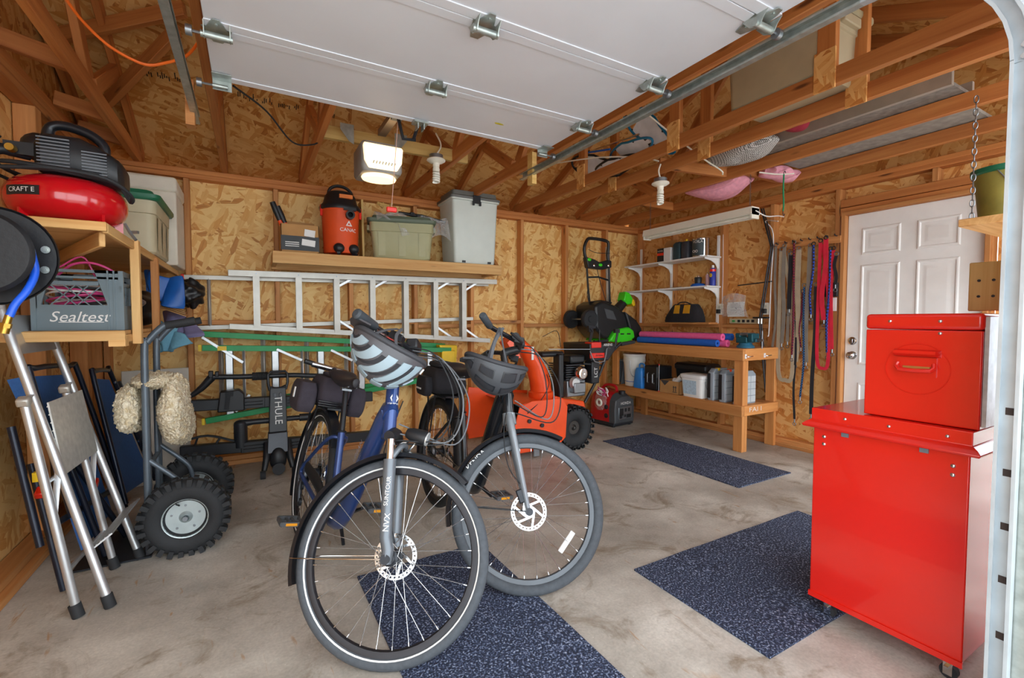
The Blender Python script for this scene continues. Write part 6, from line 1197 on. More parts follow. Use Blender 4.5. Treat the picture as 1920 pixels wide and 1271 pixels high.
for x, z_, m_ in ((3.28, 1.87, LIME), (3.44, 1.82, LIME), (3.35, 1.81, CHROME), (3.56, 1.82, CHROME)): g = G(sn); g.ell((x, 4.055, z_), (.028 if m_ is LIME else .018, .008, .018), 12, 8); obj('button', g, m_, cpn)
g = G(sn); g.tube([(3.30, 4.12, 1.68), (3.45, 4.11, 1.69), (3.62, 4.12, 1.66)], .011, 8); g.tube([(3.33, 4.12, 1.40), (3.5, 4.12, 1.42), (3.66, 4.12, 1.4)], .01, 8); obj('crossbar', g, BK, sn)
g = G(sn); g.tube([(3.42, 4.1, 1.8), (3.46, 4.09, 1.65), (3.56, 4.1, 1.42)], .004, 6, k=4); g.tube([(3.27, 4.06, 1.98), (3.38, 4.05, 1.95), (3.58, 4.06, 1.96)], .003, 6, k=4); g.tube([(3.31, 4.1, 1.6), (3.28, 4.09, 1.48), (3.33, 4.1, 1.36)], .004, 6, k=4); obj('control_cable', g, RUB, sn)
g = G(sn); g.box((3.88, 4.02, .985), (.05, .05, .085)); obj('battery_foot', g, YEL, sn, .006)
bkx = thing('grey_block', 'small grey metal block on the bench corner under the snow thrower', 'block', (4.07, 4.02, ZB)); g = G(); g.bb(-.04, .04, -.03, .03, 0, .05); obj('block', g, STEEL, bkx, .004); g = G(); g.cyl((0, 0, .05), (0, 0, .06), .015, n=12); obj('stud', g, DARK, bkx)
# ================================================================ orange two-stage snow blower
sb = thing('snow_blower', 'orange snow blower with tall chute and knobbly black tyres', 'snow blower', (2.4, 3.6, 0))
def sd(g, poly, y0, y1): side(g, poly, y0, y1)
HP = [(1.93, .06), (1.90, .2), (1.98, .46), (2.10, .50), (2.42, .50), (2.48, .42), (2.46, .14), (2.36, .06)]
g = G(sb); sd(g, HP, 3.36, 3.375); obj('near_side_plate', g, ORANGE, sb, .004); g = G(sb); sd(g, [(1.80, .06), (1.76, .3), (1.80, .56), (2.10, .52), (2.46, .48), (2.44, .08)], 4.02, 4.035); obj('far_side_plate', g, ORANGE, sb, .004)
g = G(sb); pts = [(1.98, .47), (2.12, .50), (2.40, .46), (2.46, .3), (2.42, .12), (2.3, .05)]
rings = [[(x, 3.37, z), (x, 4.03, z), (x+.008, 4.03, z-.004), (x+.008, 3.37, z-.004)] for x, z in pts]; g.loft(rings); obj('auger_shroud', g, ORANGE, sb)
g = G(sb); 
for k in range(40):
    a = k*.55; yv = 3.40+.6*k/40; 
    if k: g.add([(2.18+.05*math.cos(a0_), y0_, .25+.05*math.sin(a0_)), (2.18+.17*math.cos(a0_), y0_, .25+.17*math.sin(a0_)), (2.18+.17*math.cos(a), yv, .25+.17*math.sin(a)), (2.18+.05*math.cos(a), yv, .25+.05*math.sin(a))], [(0, 1, 2, 3)])
    a0_, y0_ = a, yv
g.cyl((2.18, 3.37, .25), (2.18, 4.03, .25), .025, n=12); obj('auger', g, mat('auger_dark', '#2c2a2a', .5, .5), sb)
for x, z in ((2.20, .28), (2.07, .33)): g = G(sb); g.cyl((x, 3.36, z), (x, 3.345, z), .018, n=14); obj('bearing_bolt', g, DARK, sb)
g = G(sb); g.bb(2.06, 2.2, 3.335, 3.35, .1, .2); g.bb(2.1, 2.16, 3.33, 3.345, .02, .13); obj('skid_shoe', g, STEEL, sb, .004)
g = G(sb); g.lathe([(.115, .48), (.12, .5), (.12, .53), (.1, .54), (.0, .54)], (2.36, 3.62, 0), n=28); g.lathe([(.11, .3), (.11, .5)], (2.36, 3.62, 0), n=28); obj('chute_base', g, ORANGE, sb)
def chs(x, z, w_, d_): return [(x+w_*math.cos(a), 3.62+d_*math.sin(a), z) for a in [2*PI*k/18 for k in range(18)]]
g = G(sb); g.loft([chs(2.36, .53, .10, .1), chs(2.35, .62, .10, .1), chs(2.30, .78, .10, .09), chs(2.21, .92, .085, .085), chs(2.10, 1.02, .065, .08), chs(2.02, 1.06, .04, .07)]); cht = obj('chute', g, ORANGE, sb)
g = G(sb); g.loft([[(2.05, 3.55, .86), (2.05, 3.70, .86), (2.10, 3.70, .86), (2.10, 3.55, .86)], [(1.96, 3.55, 1.0), (1.96, 3.70, 1.0), (2.02, 3.70, 1.05), (2.02, 3.55, 1.05)]]); obj('deflector', g, ORANGE, cht)
g = G(sb); g.bb(2.20, 2.222, 3.527, 3.535, .84, .96); obj('decal', g, PAPER, cht)
g = G(sb); sd(g, [(2.44, .16), (2.44, .50), (2.56, .46), (2.78, .42), (2.82, .3), (2.72, .14)], 3.50, 3.95); obj('tractor_body', g, ORANGE, sb, .012)
g = G(sb); g.bb(2.52, 2.58, 3.55, 3.66, .46, .88); obj('belt_cover', g, BLACK, sb, .015)
g = G(sb); g.bb(2.62, 2.84, 3.56, 3.86, .46, .62); g.bb(2.66, 2.8, 3.5, 3.6, .5, .6); en = obj('engine_block', g, STEEL, sb, .01)
g = G(sb)
for k in range(7): g.bb(2.60, 2.82, 3.55, 3.85, .63+.022*k, .641+.022*k)
obj('cooling_fins', g, DARK, en, kind='stuff')
g = G(sb); g.lathe([(0, -.05), (.02, -.055), (.05, -.05), (.065, -.03), (.07, 0), (.05, .02), (0, .02)], (2.745, 3.52, .69), 'y', 24); obj('carburettor', g, CHROME, en)
g = G(sb); g.lathe([(0, -.03), (.045, -.03), (.06, 0), (.04, .01)], (2.69, 3.54, .60), 'y', 20); obj('gear_cover', g, ALU, en)
g = G(sb); g.bb(2.66, 2.84, 3.56, 3.86, .78, .86); g.bb(2.36, 2.62, 3.6, 3.74, .85, .90); obj('engine_shroud', g, BLACK, sb, .02)
g = G(sb); g.bb(2.87, 2.97, 3.5, 3.62, .58, .80); ab = obj('air_box', g, BLACK, sb, .012)
txt('LCT', .055, T(2.92-2.4, 3.497-3.6, .69) @ axes((0, 0, 0), (0, 0, 1), (-1, 0, 0)), PAPER, ab)
for y in (3.52, 3.93):
    g = G(sb); g.tube([(2.80, y, .40), (2.98, y, .66), (3.06, y, .82), (3.16, y, .90), (3.26, y, .97)], .0145, 10, k=2); obj('handlebar', g, BLACK, sb)
    g = G(sb); g.tube([(3.26, y, .955), (3.44, y, .975)], .018, 10); obj('grip', g, RUB, sb)
    g = G(sb); g.tube([(3.18, y, .93), (3.21, y, 1.06), (3.20, y, 1.1)], .012, 8); g.box((3.20, y, 1.09), (.06, .03, .04)); obj('lever', g, BLACK, sb)
g = G(sb); g.tube([(2.92, 3.52, .76), (2.92, 3.93, .76)], .012, 8); g.tube([(2.78, 3.52, .78), (3.0, 3.52, .755)], .01, 8); obj('handle_brace', g, BLACK, sb)
g = G(sb); sd(g, [(2.86, .80), (2.84, .97), (3.16, .97), (3.17, .9), (3.08, .80)], 3.50, 3.94); dash = obj('dash_panel', g, BLACK, sb, .01)
g = G(sb); g.bb(2.86, 2.98, 3.49, 3.6, .93, .985); g.bb(2.84, 3.02, 3.488, 3.5, .83, .88); obj('dash_accent', g, RED, dash, .004)
txt('ARIENS', .035, T(3.07-2.4, 3.497-3.6, .955) @ RX(90), PAPER, dash); txt('Ariens', .035, T(2.95-2.4, 3.4865-3.6, .856) @ RX(90), BLACK, dash)
g = G(sb); g.tube([(2.83, 3.48, .90), (2.88, 3.47, .80), (3.0, 3.47, .80), (3.04, 3.48, .92), (3.1, 3.5, .92)], .006, 8, k=2); g.tube([(2.4, 3.55, .93), (2.83, 3.48, .92)], .003, 6); obj('chute_crank', g, STEEL, sb)
g = G(sb); g.tube([(2.93, 3.6, .98), (2.96, 3.6, 1.08), (2.92, 3.6, 1.13)], .008, 8); g.box((2.95, 3.6, 1.13), (.1, .03, .025)); g.tube([(3.03, 3.58, .98), (3.03, 3.58, 1.1), (2.99, 3.58, 1.13)], .006, 8); obj('shift_lever', g, SATIN, dash)
for y in (3.44, 4.02):
    fat_wheel(sb, (2.60, y, .20), 'y', .20, .07, mat('rim_dark', '#4a4643', .4, .5), -1, 22, .014)
g = G(sb); g.tube([(2.36, 3.52, .7), (2.3, 3.4, .62), (2.2, 3.37, .5), (2.05, 3.35, .4)], .004, 6, k=4); obj('control_cable', g, RUB, sb); g = G(sb); g.tube([(2.5, 3.5, .95), (2.42, 3.45, 1.1), (2.3, 3.5, 1.05)], .003, 6, k=5); obj('control_cable', g, RUB, sb)
# ================================================================ generator
gn = thing('generator', 'small red and black portable generator on the floor under the bench', 'generator', (3.63, 4.07, 0), R(6)); GR = mat('gen_red', '#b8121e', .3, var=.06)
def gsec(y, k, z1): return [(x*k, y, z) for x, z in ((-.16, .05), (-.165, .2), (-.15, .3), (-.11, z1-.02), (-.06, z1), (.08, z1), (.125, z1-.03), (.15, .3), (.16, .2), (.155, .05))]
g = G(); g.loft([gsec(-.12, 1, .37), gsec(.1, 1, .40), gsec(.17, .97, .38), gsec(.2, .8, .3)]); obj('red_shell', g, GR, gn)
g = G(); g.loft([gsec(-.205, .93, .31), gsec(-.195, 1.0, .335), gsec(-.118, 1.02, .375)]); ft = obj('front_shell', g, mat('gen_grey', '#43464a', .5), gn)
g = G(); g.bb(-.165, .16, -.19, .19, .012, .055); obj('base', g, DARK, gn, .01)
for x in (-.13, .13):
    for y in (-.15, .15): g = G(); g.cyl((x, y, 0), (x, y, .015), .02, n=12); obj('foot', g, RUB, gn)
g = G(); g.bb(-.11, .11, -.212, -.2, .09, .225); cp_ = obj('control_plate', g, STEEL, ft, .004)
for x, z, a, b in ((-.07, .17, .06, .08), (-.08, .115, .04, .03), (.0, .19, .03, .04), (.055, .19, .03, .04), (.05, .12, .07, .04), (-.01, .125, .025, .03)): g = G(); g.box((x, -.215, z), (a, .008, b)); obj('socket', g, BLACK, cp_, .003)
txt('HONDA', .045, T(.01, -.2075, .265) @ RX(90), PAPER, ft)
g = G(); g.cyl((.0, -.16, .36), (.0, -.16, .40), .035, n=18); obj('fuel_cap', g, BLACK, gn); g = G(); g.tube([(-.02, -.1, .385), (-.0, -.06, .44), (-.0, .08, .445), (-.02, .14, .385)], .016, 10, k=3); obj('carry_handle', g, GR, gn)
for z in (.12, .22): g = G(); g.ell((-.163, -.07, z), (.01, .03, .028), 14, 8); obj('side_knob', g, BLACK, gn)
gb = thing('rope_bag', 'clear bag of white and pink rope hung over the generator', 'bag', M=gn.matrix_basis @ T(-.12, .0, .36))
g = G(); v_, f_ = lump((-.03, .02, -.09), (.035, .1, .12), 8, .12, 20, 12); g.add(v_, f_); obj('film', g, CLEAR, gb)
for k in range(5): rnd = random.Random(k); g = G(); g.tube([(-.03+rnd.uniform(-.03, .03), .0+rnd.uniform(-.07, .07), .02+rnd.uniform(-.05, .06)) for _ in range(7)], .005, 6, k=4); obj('rope', g, WHITE if k % 2 else MAG, gb)
g = G(); g.torus((-.062, .02, -.1), .035, .012, 'x', 20, 8); obj('rope_coil', g, IVORY, gb)
# ================================================================ floor mats
def floor_mat(label, x0, x1, y0, y1, rz=0):
    t = thing('floor_mat', label, 'mat', ((x0+x1)/2, (y0+y1)/2, 0), R(rz)); a, b = (x1-x0)/2, (y1-y0)/2
    g = G(); nx, ny = 60, 60
    g.grid(lambda u, v: (-a+2*a*u, -b+2*b*v, .009+.0012*math.sin(20*u+3)+.002*math.sin(9*v)*math.sin(5*u)), 20, 20, .0085); obj('carpet', g, CARP, t); return t
floor_mat('navy carpet mat lying in front of the workbench', 3.01, 3.66, 2.03, 3.49); floor_mat('navy carpet mat running under the red tool chest', 1.575, 2.96, .93, 1.595); floor_mat('navy carpet mat under the bicycles\' front wheels', .42, 1.06, .75, 2.19, 1)
# ================================================================ red tool chest
tc = thing('tool_cabinet', 'tall red steel tool cabinet on casters', 'tool cabinet', (2.3, .78, 0))
x0, x1, y0, y1 = 1.985, 2.62, .545, 1.015
g = G(tc); g.bb(x0, x1, y0, y1, .085, .80); obj('body', g, RED, tc, .004)
g = G(tc)
P = [(0, .835), (0, .80), (-.02, .785), (-.025, .775), (-.02, .768), (.01, .768), (.01, .835)]
rings = []
for (cx0, cx1, cy0, cy1) in [(-d + x0, x1 + d, y0 - d, y1 + d) for d in (0,)]: pass
def lidring(d, z): return [(x0-d, y0-d, z), (x1+d, y0-d, z), (x1+d, y1+d, z), (x0-d, y1+d, z)]
g.loft([lidring(.004, .765), lidring(.028, .77), lidring(.032, .778), lidring(.022, .79), lidring(.006, .80), lidring(.006, .845)]); obj('top_tray', g, RED, tc, .002)
g = G(tc); g.bb(x0-.006, x0+.004, y0-.002, y1+.002, .07, .09); obj('bottom_lip', g, RED, tc)
for y, z in ((.975, .735), (.975, .705), (.585, .725), (.585, .695)): g = G(tc); g.ell((x0-.002, y, z), (.004, .007, .007), 10, 6); obj('rivet', g, CHROME, tc)
for y in (.9, .76, .6): g = G(tc); g.ell((x0-.008, y, .82), (.004, .006, .006), 10, 6); obj('rivet', g, CHROME, tc)
for y in (.90, .66): g = G(tc); g.bb(x0-.006, x0, y-.012, y+.012, .75, .765); obj('latch_tab', g, GREY, tc)
for x in (2.02, 2.58):
    for y in (.585, .955):
        g = G(tc); g.cyl((x, y, .04), (x, y, .085), .008, n=10); g.bb(x-.02, x+.02, y-.018, y+.018, .06, .068); g.bb(x-.018, x-.013, y-.012, y+.012, .015, .062); g.bb(x+.013, x+.018, y-.012, y+.012, .015, .062); c_ = obj('caster', g, CHROME, tc)
        g = G(tc); g.cyl((x-.011, y, .024), (x+.011, y, .024), .024, n=18); obj('caster_wheel', g, RUB, c_)
        g = G(tc); g.bb(x-.035, x+.03, y-.006, y+.006, .045, .05); obj('brake_lever', g, CHROME, c_)
for k in range(5): g = G(tc); g.bb(x1+.001, x1+.014, y0+.02, y1-.02, .11+.13*k, .225+.13*k); obj('drawer', g, RED, tc, .004)
tp = thing('tool_chest', 'small red steel tool chest with side handle on top of the cabinet', 'tool chest', (2.3, .7, .846))
u0, u1, v0, v1, z0, z1 = 2.015, 2.60, .535, .855, .847, 1.222
g = G(tp); g.bb(u0, u1, v0, v1, z0, 1.165); obj('body', g, RED, tp, .004); g = G(tp); g.bb(u0-.002, u1+.002, v0-.002, v1+.002, 1.167, z1); obj('lid', g, RED, tp, .012, 3)
g = G(tp); g.bb(u0+.01, u1-.01, v0-.012, v0-.001, z0+.01, 1.21); obj('front_panel', g, mat('panel_bare', '#b9bcc4', .35, .5, var=.25, scale=20), tp)
for y in (.78, .64): g = G(tp); g.ell((u0-.003, y, 1.196), (.004, .006, .006), 10, 6); obj('rivet', g, CHROME, tp)
g = G(tp); g.ell((u0-.001, .64, 1.155), (.004, .006, .006), 10, 6); obj('rivet', g, CHROME, tp)
g = G(tp); n = 20; prof = [(-.001, .0), (-.022, .004), (-.03, .012), (-.028, .022), (-.001, .026)]
g.loft([[(u0+px_*(1 if 0 < k < n else .2), .765-.13*k/n, 1.072+pz+.012*math.sin(PI*k/n)*0) for px_, pz in prof] for k in range(n+1)]); hd2 = obj('handle_hood', g, RED, tp)
g = G(tp); g.bb(u0-.006, u0, .645, .755, 1.005, 1.07); g.tube([(u0-.008, .75, 1.05), (u0-.02, .745, 1.028), (u0-.02, .655, 1.028), (u0-.008, .65, 1.05)], .007, 8, k=2); obj('handle_bail', g, RED, hd2)
g = G(tp); g.bb(u0-.012, u0-.004, .66, .735, 1.02, 1.04); obj('worn_edge', g, mat('worn_gold', '#c08a4a', .4, .4), hd2)
g = G(tp); g.tube([(u0-.001, .70+.09*math.cos(a), 1.03+.088*math.sin(a)) for a in [2*PI*k/40 for k in range(40)]], .0016, 6, True); obj('pressed_ring', g, RED, tp)
# board with screw holes beside the door, shelf with bucket on a chain
bd2 = beam('screw_board', (2.43, .64, 1.235), (2.43, .64, 1.42), .1, .02, WY, None, (-1, 0, 0)); tag(bd2, 'short pale board with four screws beside the door track', 'board')
for y, z in ((.62, 1.29), (.62, 1.35), (.66, 1.29), (.66, 1.35)): g = G(); g.cyl((0, 0, 0), (-.004, 0, 0), .005, n=8); o = obj('screw', g, DARK, bd2); o.matrix_basis = bd2.matrix_basis.inverted() @ T(2.419, y, z)
hs = thing('hanging_shelf', 'wooden plank shelf hung on a steel chain by the entry door', 'shelf', (3.8, .9, 1.7))
beam('plank', (3.36, .91, 1.725), (4.36, .91, 1.725), .2, .04, WL, hs)
ch_ = [(3.46, .985, 2.4-.035*k) for k in range(19)]
g = G(hs)
for k, (x, y, z) in enumerate(ch_):
    M_ = T(x, y, z) @ RZ(90*(k % 2)+20); g.tube([(0, .009*math.cos(a), .02*math.sin(a)) for a in [2*PI*q/12 for q in range(12)]], .0028, 5, True, M=M_)
obj('chain', g, STEEL, hs, kind='stuff')
bq = thing('old_bucket', 'yellowish pail with green rim on the hanging shelf', 'bucket', (3.62, .9, 1.746)); g = G(); g.lathe([(0, 0), (.09, 0), (.1, .01), (.125, .26), (.13, .27), (0, .27)], n=28); obj('pail', g, mat('pail_yellow', '#8a8038', .6, var=.2), bq); g = G(); g.lathe([(.128, .255), (.14, .262), (.14, .285), (.12, .29), (0, .29)], n=28); obj('rim', g, DGREEN, bq); g = G(); g.tube([(0, -.13, .26), (-.03, -.14, .15), (-.1, -.09, .12), (-.13, 0, .26)], .003, 6, k=4); obj('bail', g, STEEL, bq)
bu = thing('bungee_cord', 'green bungee cord hanging from the rafters', 'bungee cord', (3.76, 2.2, 2.02)); g = G(bu); g.tube([(3.76, 2.2, 2.37), (3.757, 2.2, 2.25), (3.767, 2.2, 2.13), (3.76, 2.2, 2.08)], .006, 8, k=4); obj('cord', g, mat('bungee_green', '#1d8a5a', .7), bu)
for z, s_ in ((2.385, 1), (2.06, -1)): g = G(bu); g.tube([(3.76, 2.2, z-s_*.02), (3.76, 2.2, z), (3.775, 2.2, z+s_*.015), (3.785, 2.2, z)], .003, 6, k=3); obj('hook', g, DARK, bu)
# ================================================================ lights and opener under the trusses
def cfl(label, x, y, zt, base_to=None):
    t = thing('ceiling_bulb', label, 'light bulb', (x, y, zt)); g = G(); g.cyl((0, 0, 0), (0, 0, -.03), .05, n=24); obj('junction_box', g, STEEL, t)
    g = G(); g.lathe([(0, -.03), (.065, -.032), (.068, -.04), (.05, -.052), (.026, -.06), (.024, -.085), (0, -.085)], n=28); obj('lamp_holder', g, IVORY, t)
    g = G(); g.lathe([(0, -.08), (.02, -.082), (.026, -.1), (.025, -.12), (0, -.122)], n=20); bl_ = obj('ballast', g, IVORY, t)
    g = G(); g.tube([(.021*math.cos(a), .021*math.sin(a), -.122-.075*a/(2*PI*4.5)) for a in [2*PI*4.5*k/70 for k in range(71)]], .0075, 8); obj('spiral_tube', g, mat('cfl_white', '#f0efe4', .35), bl_)
    return t
cfl('spiral bulb on a holder beside the door opener', 1.20, 3.245, 2.40); g = G(); g.tube([(1.20, 3.245, 2.40), (1.24, 3.25, 2.48), (1.22, 3.3, 2.58)], .006, 6, k=4); o = obj('lamp_wire', g, IVORY); tag(o, 'short white cable feeding the bulb beside the opener', 'cable')
cfl('spiral bulb hanging from the trusses above the bench mat', 2.80, 2.60, 2.30); g = G(); g.tube([(2.80, 2.60, 2.30), (2.79, 2.61, 2.36), (2.82, 2.62, 2.42)], .006, 6, k=4); o = obj('lamp_wire', g, IVORY); tag(o, 'short white cable holding the bulb above the bench mat', 'cable')
fl = thing('strip_light', 'long white fluorescent strip light hung on chains above the bench', 'strip light', (3.63, 2.95, 2.07))
g = G(); g.prism([(-.06, 0), (-.05, .06), (.05, .06), (.06, 0), (.05, -.004), (-.05, -.004)], 1.2, axes((0, .6, 0), (1, 0, 0), (0, 0, 1))); obj('housing', g, IVORY, fl)
for x in (-.03, .03): g = G(); g.cyl((x, -.585, -.018), (x, .585, -.018), .0125, n=14); obj('tube', g, mat('tube_white', '#e8e6da', .3), fl)
for y in (-.592, .592): g = G(); g.bb(-.05, .05, y-.008, y+.008, -.035, .05); obj('end_socket', g, IVORY, fl)
for y in (-.55, .55):
    g = G()
    for k in range(8): M_ = T(0, y, .075+.035*k) @ RZ(90*(k % 2)); g.tube([(0, .006*math.cos(a), .018*math.sin(a)) for a in [2*PI*q/10 for q in range(10)]], .0015, 4, True, M=M_)
    obj('chain', g, STEEL, fl, kind='stuff')
g = G(); g.tube([(0, -.6, .03), (.15, -.6, .0), (.4, -.55, .04), (.57, -.5, .06)], .005, 6, k=5); obj('cord', g, WHITE, fl)
bo = beam('opener_board', (.44, 3.30, 2.44), (1.47, 3.30, 2.44), .038, .085, WY); tag(bo, 'pale lumber board under the trusses carrying the door opener', 'board')
op = thing('door_opener', 'garage door opener with lit warm lamp cover', 'door opener', (.75, 3.10, 2.08))
g = G(op); g.loft([rrect(.75, 3.13, .12, .13, 2.14, .03), rrect(.75, 3.13, .13, .14, 2.16, .03), rrect(.75, 3.13, .13, .14, 2.31, .03), rrect(.75, 3.13, .12, .13, 2.325, .03)]); obj('housing', g, mat('opener_grey', '#8d8a86', .5), op)
N = NT('lamp_cover'); N.b.inputs['Base Color'].default_value = lin('#fff0d8'); N.b.inputs['Roughness'].default_value = .4; N.b.inputs['Emission Color'].default_value = lin('#ffd9a0'); nz = N.n('ShaderNodeTexNoise', Scale=7.0); N.l(N.coord(), nz.inputs['Vector']); N.l(N.ramp(nz.outputs[0], [(.3, (1, 1, 1)), (.7, (1, 1, 1))]), N.b.inputs['Emission Strength']); N.b.inputs['Emission Strength'].default_value = .45
for l in list(N.t.links):
    if l.to_socket.name == 'Emission Strength': N.t.links.remove(l)
g = G(op); g.loft([[(.66, 2.985, 2.155), (.84, 2.985, 2.155), (.84, 3.0, 2.155), (.66, 3.0, 2.155)], [(.635, 2.96, 2.20), (.865, 2.96, 2.20), (.865, 3.0, 2.20), (.635, 3.0, 2.20)], [(.628, 2.955, 2.285), (.872, 2.955, 2.285), (.872, 3.0, 2.285), (.628, 3.0, 2.285)], [(.632, 2.975, 2.305), (.868, 2.975, 2.305), (.868, 3.0, 2.305), (.632, 3.0, 2.305)]]); lc = obj('lamp_cover', g, N.m, op, .012, 3, label='glowing warm white lamp cover')
g = G(op)
for k in range(8): g.box((.685+.019*k, 2.957, 2.185), (.004, .006, .018), RY(20))
obj('cover_slots', g, DARK, lc, kind='stuff')
g = G(op); g.lathe([(0, 0), (.105, 0), (.112, .012), (.1, .03), (0, .03)], (.75, 3.1, 2.115), n=28, sx=1, sy=.8); obj('lower_lens', g, N.m, op, label='glowing warm lens under the opener')
for x, sg in ((.615, -1), (.885, 1)):
    g = G(op); g.prism([(0, 0), (.0, .075), (sg*.03, .09), (sg*.085, .16), (sg*.085, .2), (0, .2), (-sg*.0, .12)], .003, axes((x, 3.2, 2.28), (1, 0, 0), (0, 0, 1))); obj('hanger_bracket', g, ZINC, op)
g = G(op); g.bb(.735, .785, .45, 3.05, 2.385, 2.42); obj('rail', g, mat('rail_bare', '#8f7f70', .35, .6), op)
g = G(op); g.bb(.73, .79, 2.62, 2.72, 2.36, 2.385); g.tube([(.76, 2.67, 2.36), (.79, 2.68, 2.25), (.86, 2.66, 2.25)], .01, 8); g.tube([(.84, 2.64, 2.245), (.84, 2.54, 2.30)], .01, 8, flat=(1, .4)); obj('trolley_arm', g, DARK, op)
g = G(op); g.bb(.80, .88, 2.49, 2.55, 2.285, 2.297); g.bb(.82, .826, 2.5, 2.55, 2.255, 2.29); g.bb(.854, .86, 2.5, 2.55, 2.255, 2.29); obj('door_bracket', g, ZINC, op)
g = G(op); g.tube([(.76, 2.67, 2.36), (.73, 2.72, 1.86)], .002, 6); pcd = obj('release_cord', g, mat('cord_pink', '#c9a090', .7), op)
g = G(op); g.bb(.70, .76, 2.71, 2.73, 1.83, 1.86); obj('release_handle', g, RED, pcd, .006)
# cords hung below the roof
g = G(); g.tube([(-.655, 2.52, 2.56), (-.62, 2.55, 2.489), (-.565, 2.55, 2.411), (-.483, 2.55, 2.339), (-.378, 2.55, 2.301), (-.303, 2.55, 2.326), (-.225, 2.57, 2.39), (-.17, 2.6, 2.5)], .006, 8, k=8); o = obj('extension_cord', g, mat('cord_orange', '#f07020', .4)); tag(o, 'orange extension cord drooping from the rafters at the left', 'cord')
g = G(); g.tube([(-.05, 2.62, 2.32), (.1, 2.95, 2.36), (.25, 3.25, 2.32), (.38, 3.35, 2.36), (.44, 3.4, 2.42)], .005, 8, k=8); o = obj('extension_cord', g, RUB); tag(o, 'black cord sagging from the door edge to a truss', 'cord')
# ================================================================ things stored on the trusses
ZT = ZP+.092
tote('rafter_tote', 'large beige tote lying on the trusses beside the door track', T(2.80, 1.60, ZT) @ RZ(90), .58, .46, .36, mat('tote_tan', '#b3a689', .5, var=.06), mat('tote_tan_lid', '#a39878', .5), .88)
mp_ = thing('metal_plank', 'weathered aluminium scaffold plank lying across the trusses', 'plank', (3.55, 1.66, ZT)); 
g = G(mp_); g.bb(3.33, 3.36, 1.05, 2.2, ZT, ZT+.09); obj('side_rail', g, ALUD, mp_); g = G(mp_); g.bb(3.36, 3.62, 1.05, 2.2, ZT+.002, ZT+.02); obj('deck', g, mat('plank_grey', '#8f8d88', .6, .3, var=.25, scale=25), mp_); g = G(mp_); g.bb(3.62, 3.65, 1.05, 2.2, ZT, ZT+.09); obj('side_rail', g, ALUD, mp_)
ply = sheet('plywood_sheet', (3.92, 2.25, ZT+.012), (3.92, 1.1, ZT+.012), .46, .02, mat('plywood_grey', '#97938c', .8, var=.2, scale=20)); tag(ply, 'weathered grey plywood sheet lying on the trusses', 'plywood')
wbg = blob('mesh_bag', 'grey and white patterned bundle lying on the trusses', 'bundle', (3.22, 2.22, ZP+.085), (.16, .28, .09), braided('mesh_grey', '#d8d6d2', '#55524e', 110), 12, .1)
rb_ = blob('red_bundle', 'dark red cloth bundle behind the patterned one', 'bundle', (3.16, 1.78, ZP+.11), (.1, .08, .045), mat('cloth_red', '#8e1c30', .9), 14, .1)
INS = mat('insulation_pink', '#eaa3b4', 1, var=.12, scale=30, bump=.8, bscale=60)
for (xa, xb, ya, yb, z_, sag), lb in (((3.56, 3.84, 3.0, 2.5, 2.455, .11), 'pink insulation batt sagging between the trusses'), ((3.7, 4.05, 2.36, 2.24, 2.46, .03), 'smaller pink insulation batt beside the bungee cord')):
    g = G(); cxx, cyy = (xa+xb)/2, (ya+yb)/2
    g.grid(lambda u, v: (xb+(xa-xb)*u-cxx, ya+(yb-ya)*v-cyy+.012*math.sin(9*u), -sag*math.sin(PI*v)*(.6+.4*math.sin(PI*u))+.012*math.sin(11*u+7*v)), 12, 14, .06); o = obj('insulation_batt', g, INS, sub=1); o.location = (cxx, cyy, z_); tag(o, lb, 'insulation')
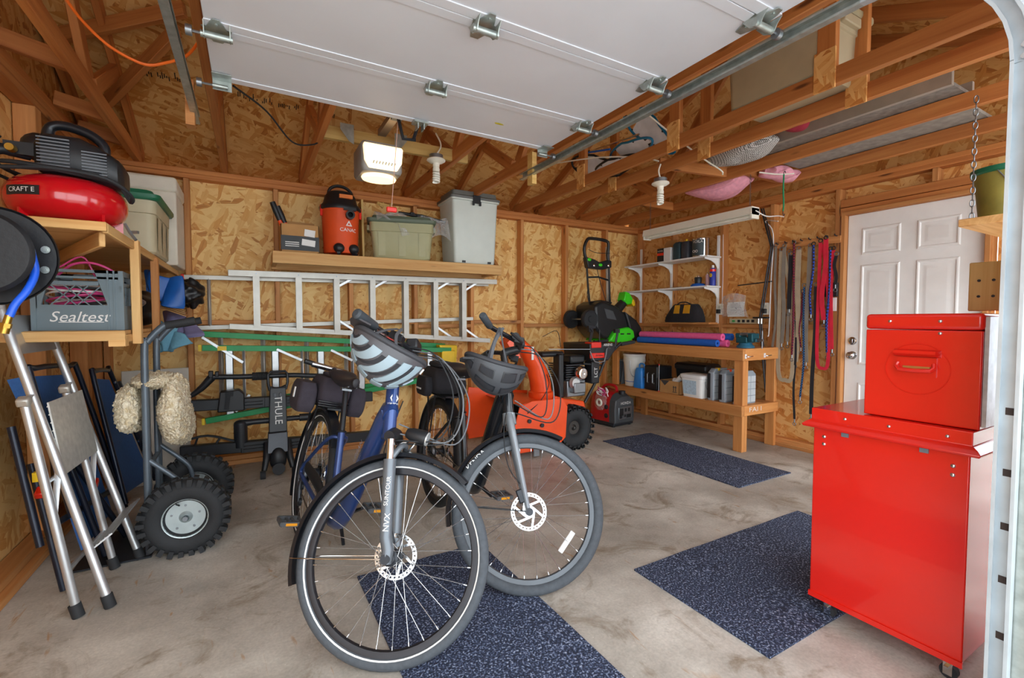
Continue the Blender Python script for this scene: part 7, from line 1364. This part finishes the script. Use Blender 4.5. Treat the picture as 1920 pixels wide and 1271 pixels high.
def snowshoe(label, M, m_fr, m_deck):
    t = thing('snowshoe', label, 'snowshoe', M=M); pts = []
    for k in range(28):
        a = 2*PI*k/28; x = .30*math.cos(a); y = .105*math.sin(a)*(1-.35*(1-math.cos(a))/2*(1 if math.cos(a) < 0 else .2)); pts.append((x, y, .05*max(0, x-.12)*3))
    g = G(); g.tube(pts, .010, 8, True); obj('frame', g, m_fr, t)
    g = G(); g.prism([(p[0]*.9, p[1]*.9) for p in pts if p[0] < .16], .003); obj('deck', g, m_deck, t)
    for k in (2, 5, 9, 12, 16, 19, 23, 26): p = Vector(pts[k]); g = G(); g.tube([p, p*.86], .012, 6, flat=(1, .4)); obj('lacing', g, BLACK, t)
    g = G(); g.bb(-.06, .09, -.045, .045, .004, .03); obj('binding', g, BLACK, t, .01); g = G(); g.tube([(-.05, -.04, .03), (-.02, 0, .07), (.03, .04, .03)], .01, 6, k=3, flat=(1, .4)); obj('strap', g, BLACK, t); return t
CY = mat('shoe_cyan', '#1c7fb0', .3, .3); WD_ = mat('deck_white', '#e4e6e8', .6)
snowshoe('cyan framed snowshoe standing against a truss web', T(2.80, 2.74, ZT+.25) @ RZ(100) @ RX(70) @ RZ(50), CY, WD_)
snowshoe('second cyan framed snowshoe leaning lower on the trusses', T(2.78, 2.92, ZT+.12) @ RZ(80) @ RX(40), CY, WD_)
snowshoe('black framed snowshoe with white deck lying on the trusses', T(2.76, 3.34, ZT+.12) @ RZ(95) @ RX(60) @ RZ(20), BLACK, WD_)
snowshoe('black framed snowshoe tucked behind the other black one', T(2.80, 3.1, ZT+.06) @ RZ(85) @ RX(25), BLACK, WD_)
for i, (a, b, m_, lb) in enumerate((((2.70, 3.5, ZT+.26), (2.72, 2.75, ZT+.20), CHROME, 'silver ski pole lying over the snowshoes'), ((2.66, 3.4, ZT+.24), (2.68, 3.05, ZT+.17), BLUF, 'blue shafted pole lying over the snowshoes'))):
    t = thing('ski_pole', lb, 'pole', a); g = G(t); g.tube([a, b], .008, 8); obj('shaft', g, m_, t); v_ = Vector(a); w_ = Vector(b); g = G(t); g.tube([v_, v_.lerp(w_, .2)], .014, 8); obj('grip', g, BLACK, t)
for i, (pts, lb) in enumerate((([(2.5, 3.6, 2.66), (2.6, 3.1, 2.58), (2.75, 2.75, 2.50), (2.80, 2.62, 2.44)], 'white house wire running along the snowshoes'), ([(2.5, 2.5, 2.72), (2.75, 2.45, 2.58), (3.05, 2.42, 2.45), (3.25, 2.4, 2.38), (3.3, 2.42, 2.36)], 'white house wire slanting down between trusses'), ([(3.62, 2.32, 2.40), (3.75, 2.25, 2.385), (3.9, 2.2, 2.40)], 'white house wire sagging by the bungee cord'))):
    g = G(); g.tube(pts, .006, 6, k=5); o = obj('house_wire', g, IVORY); tag(o, lb, 'cable')
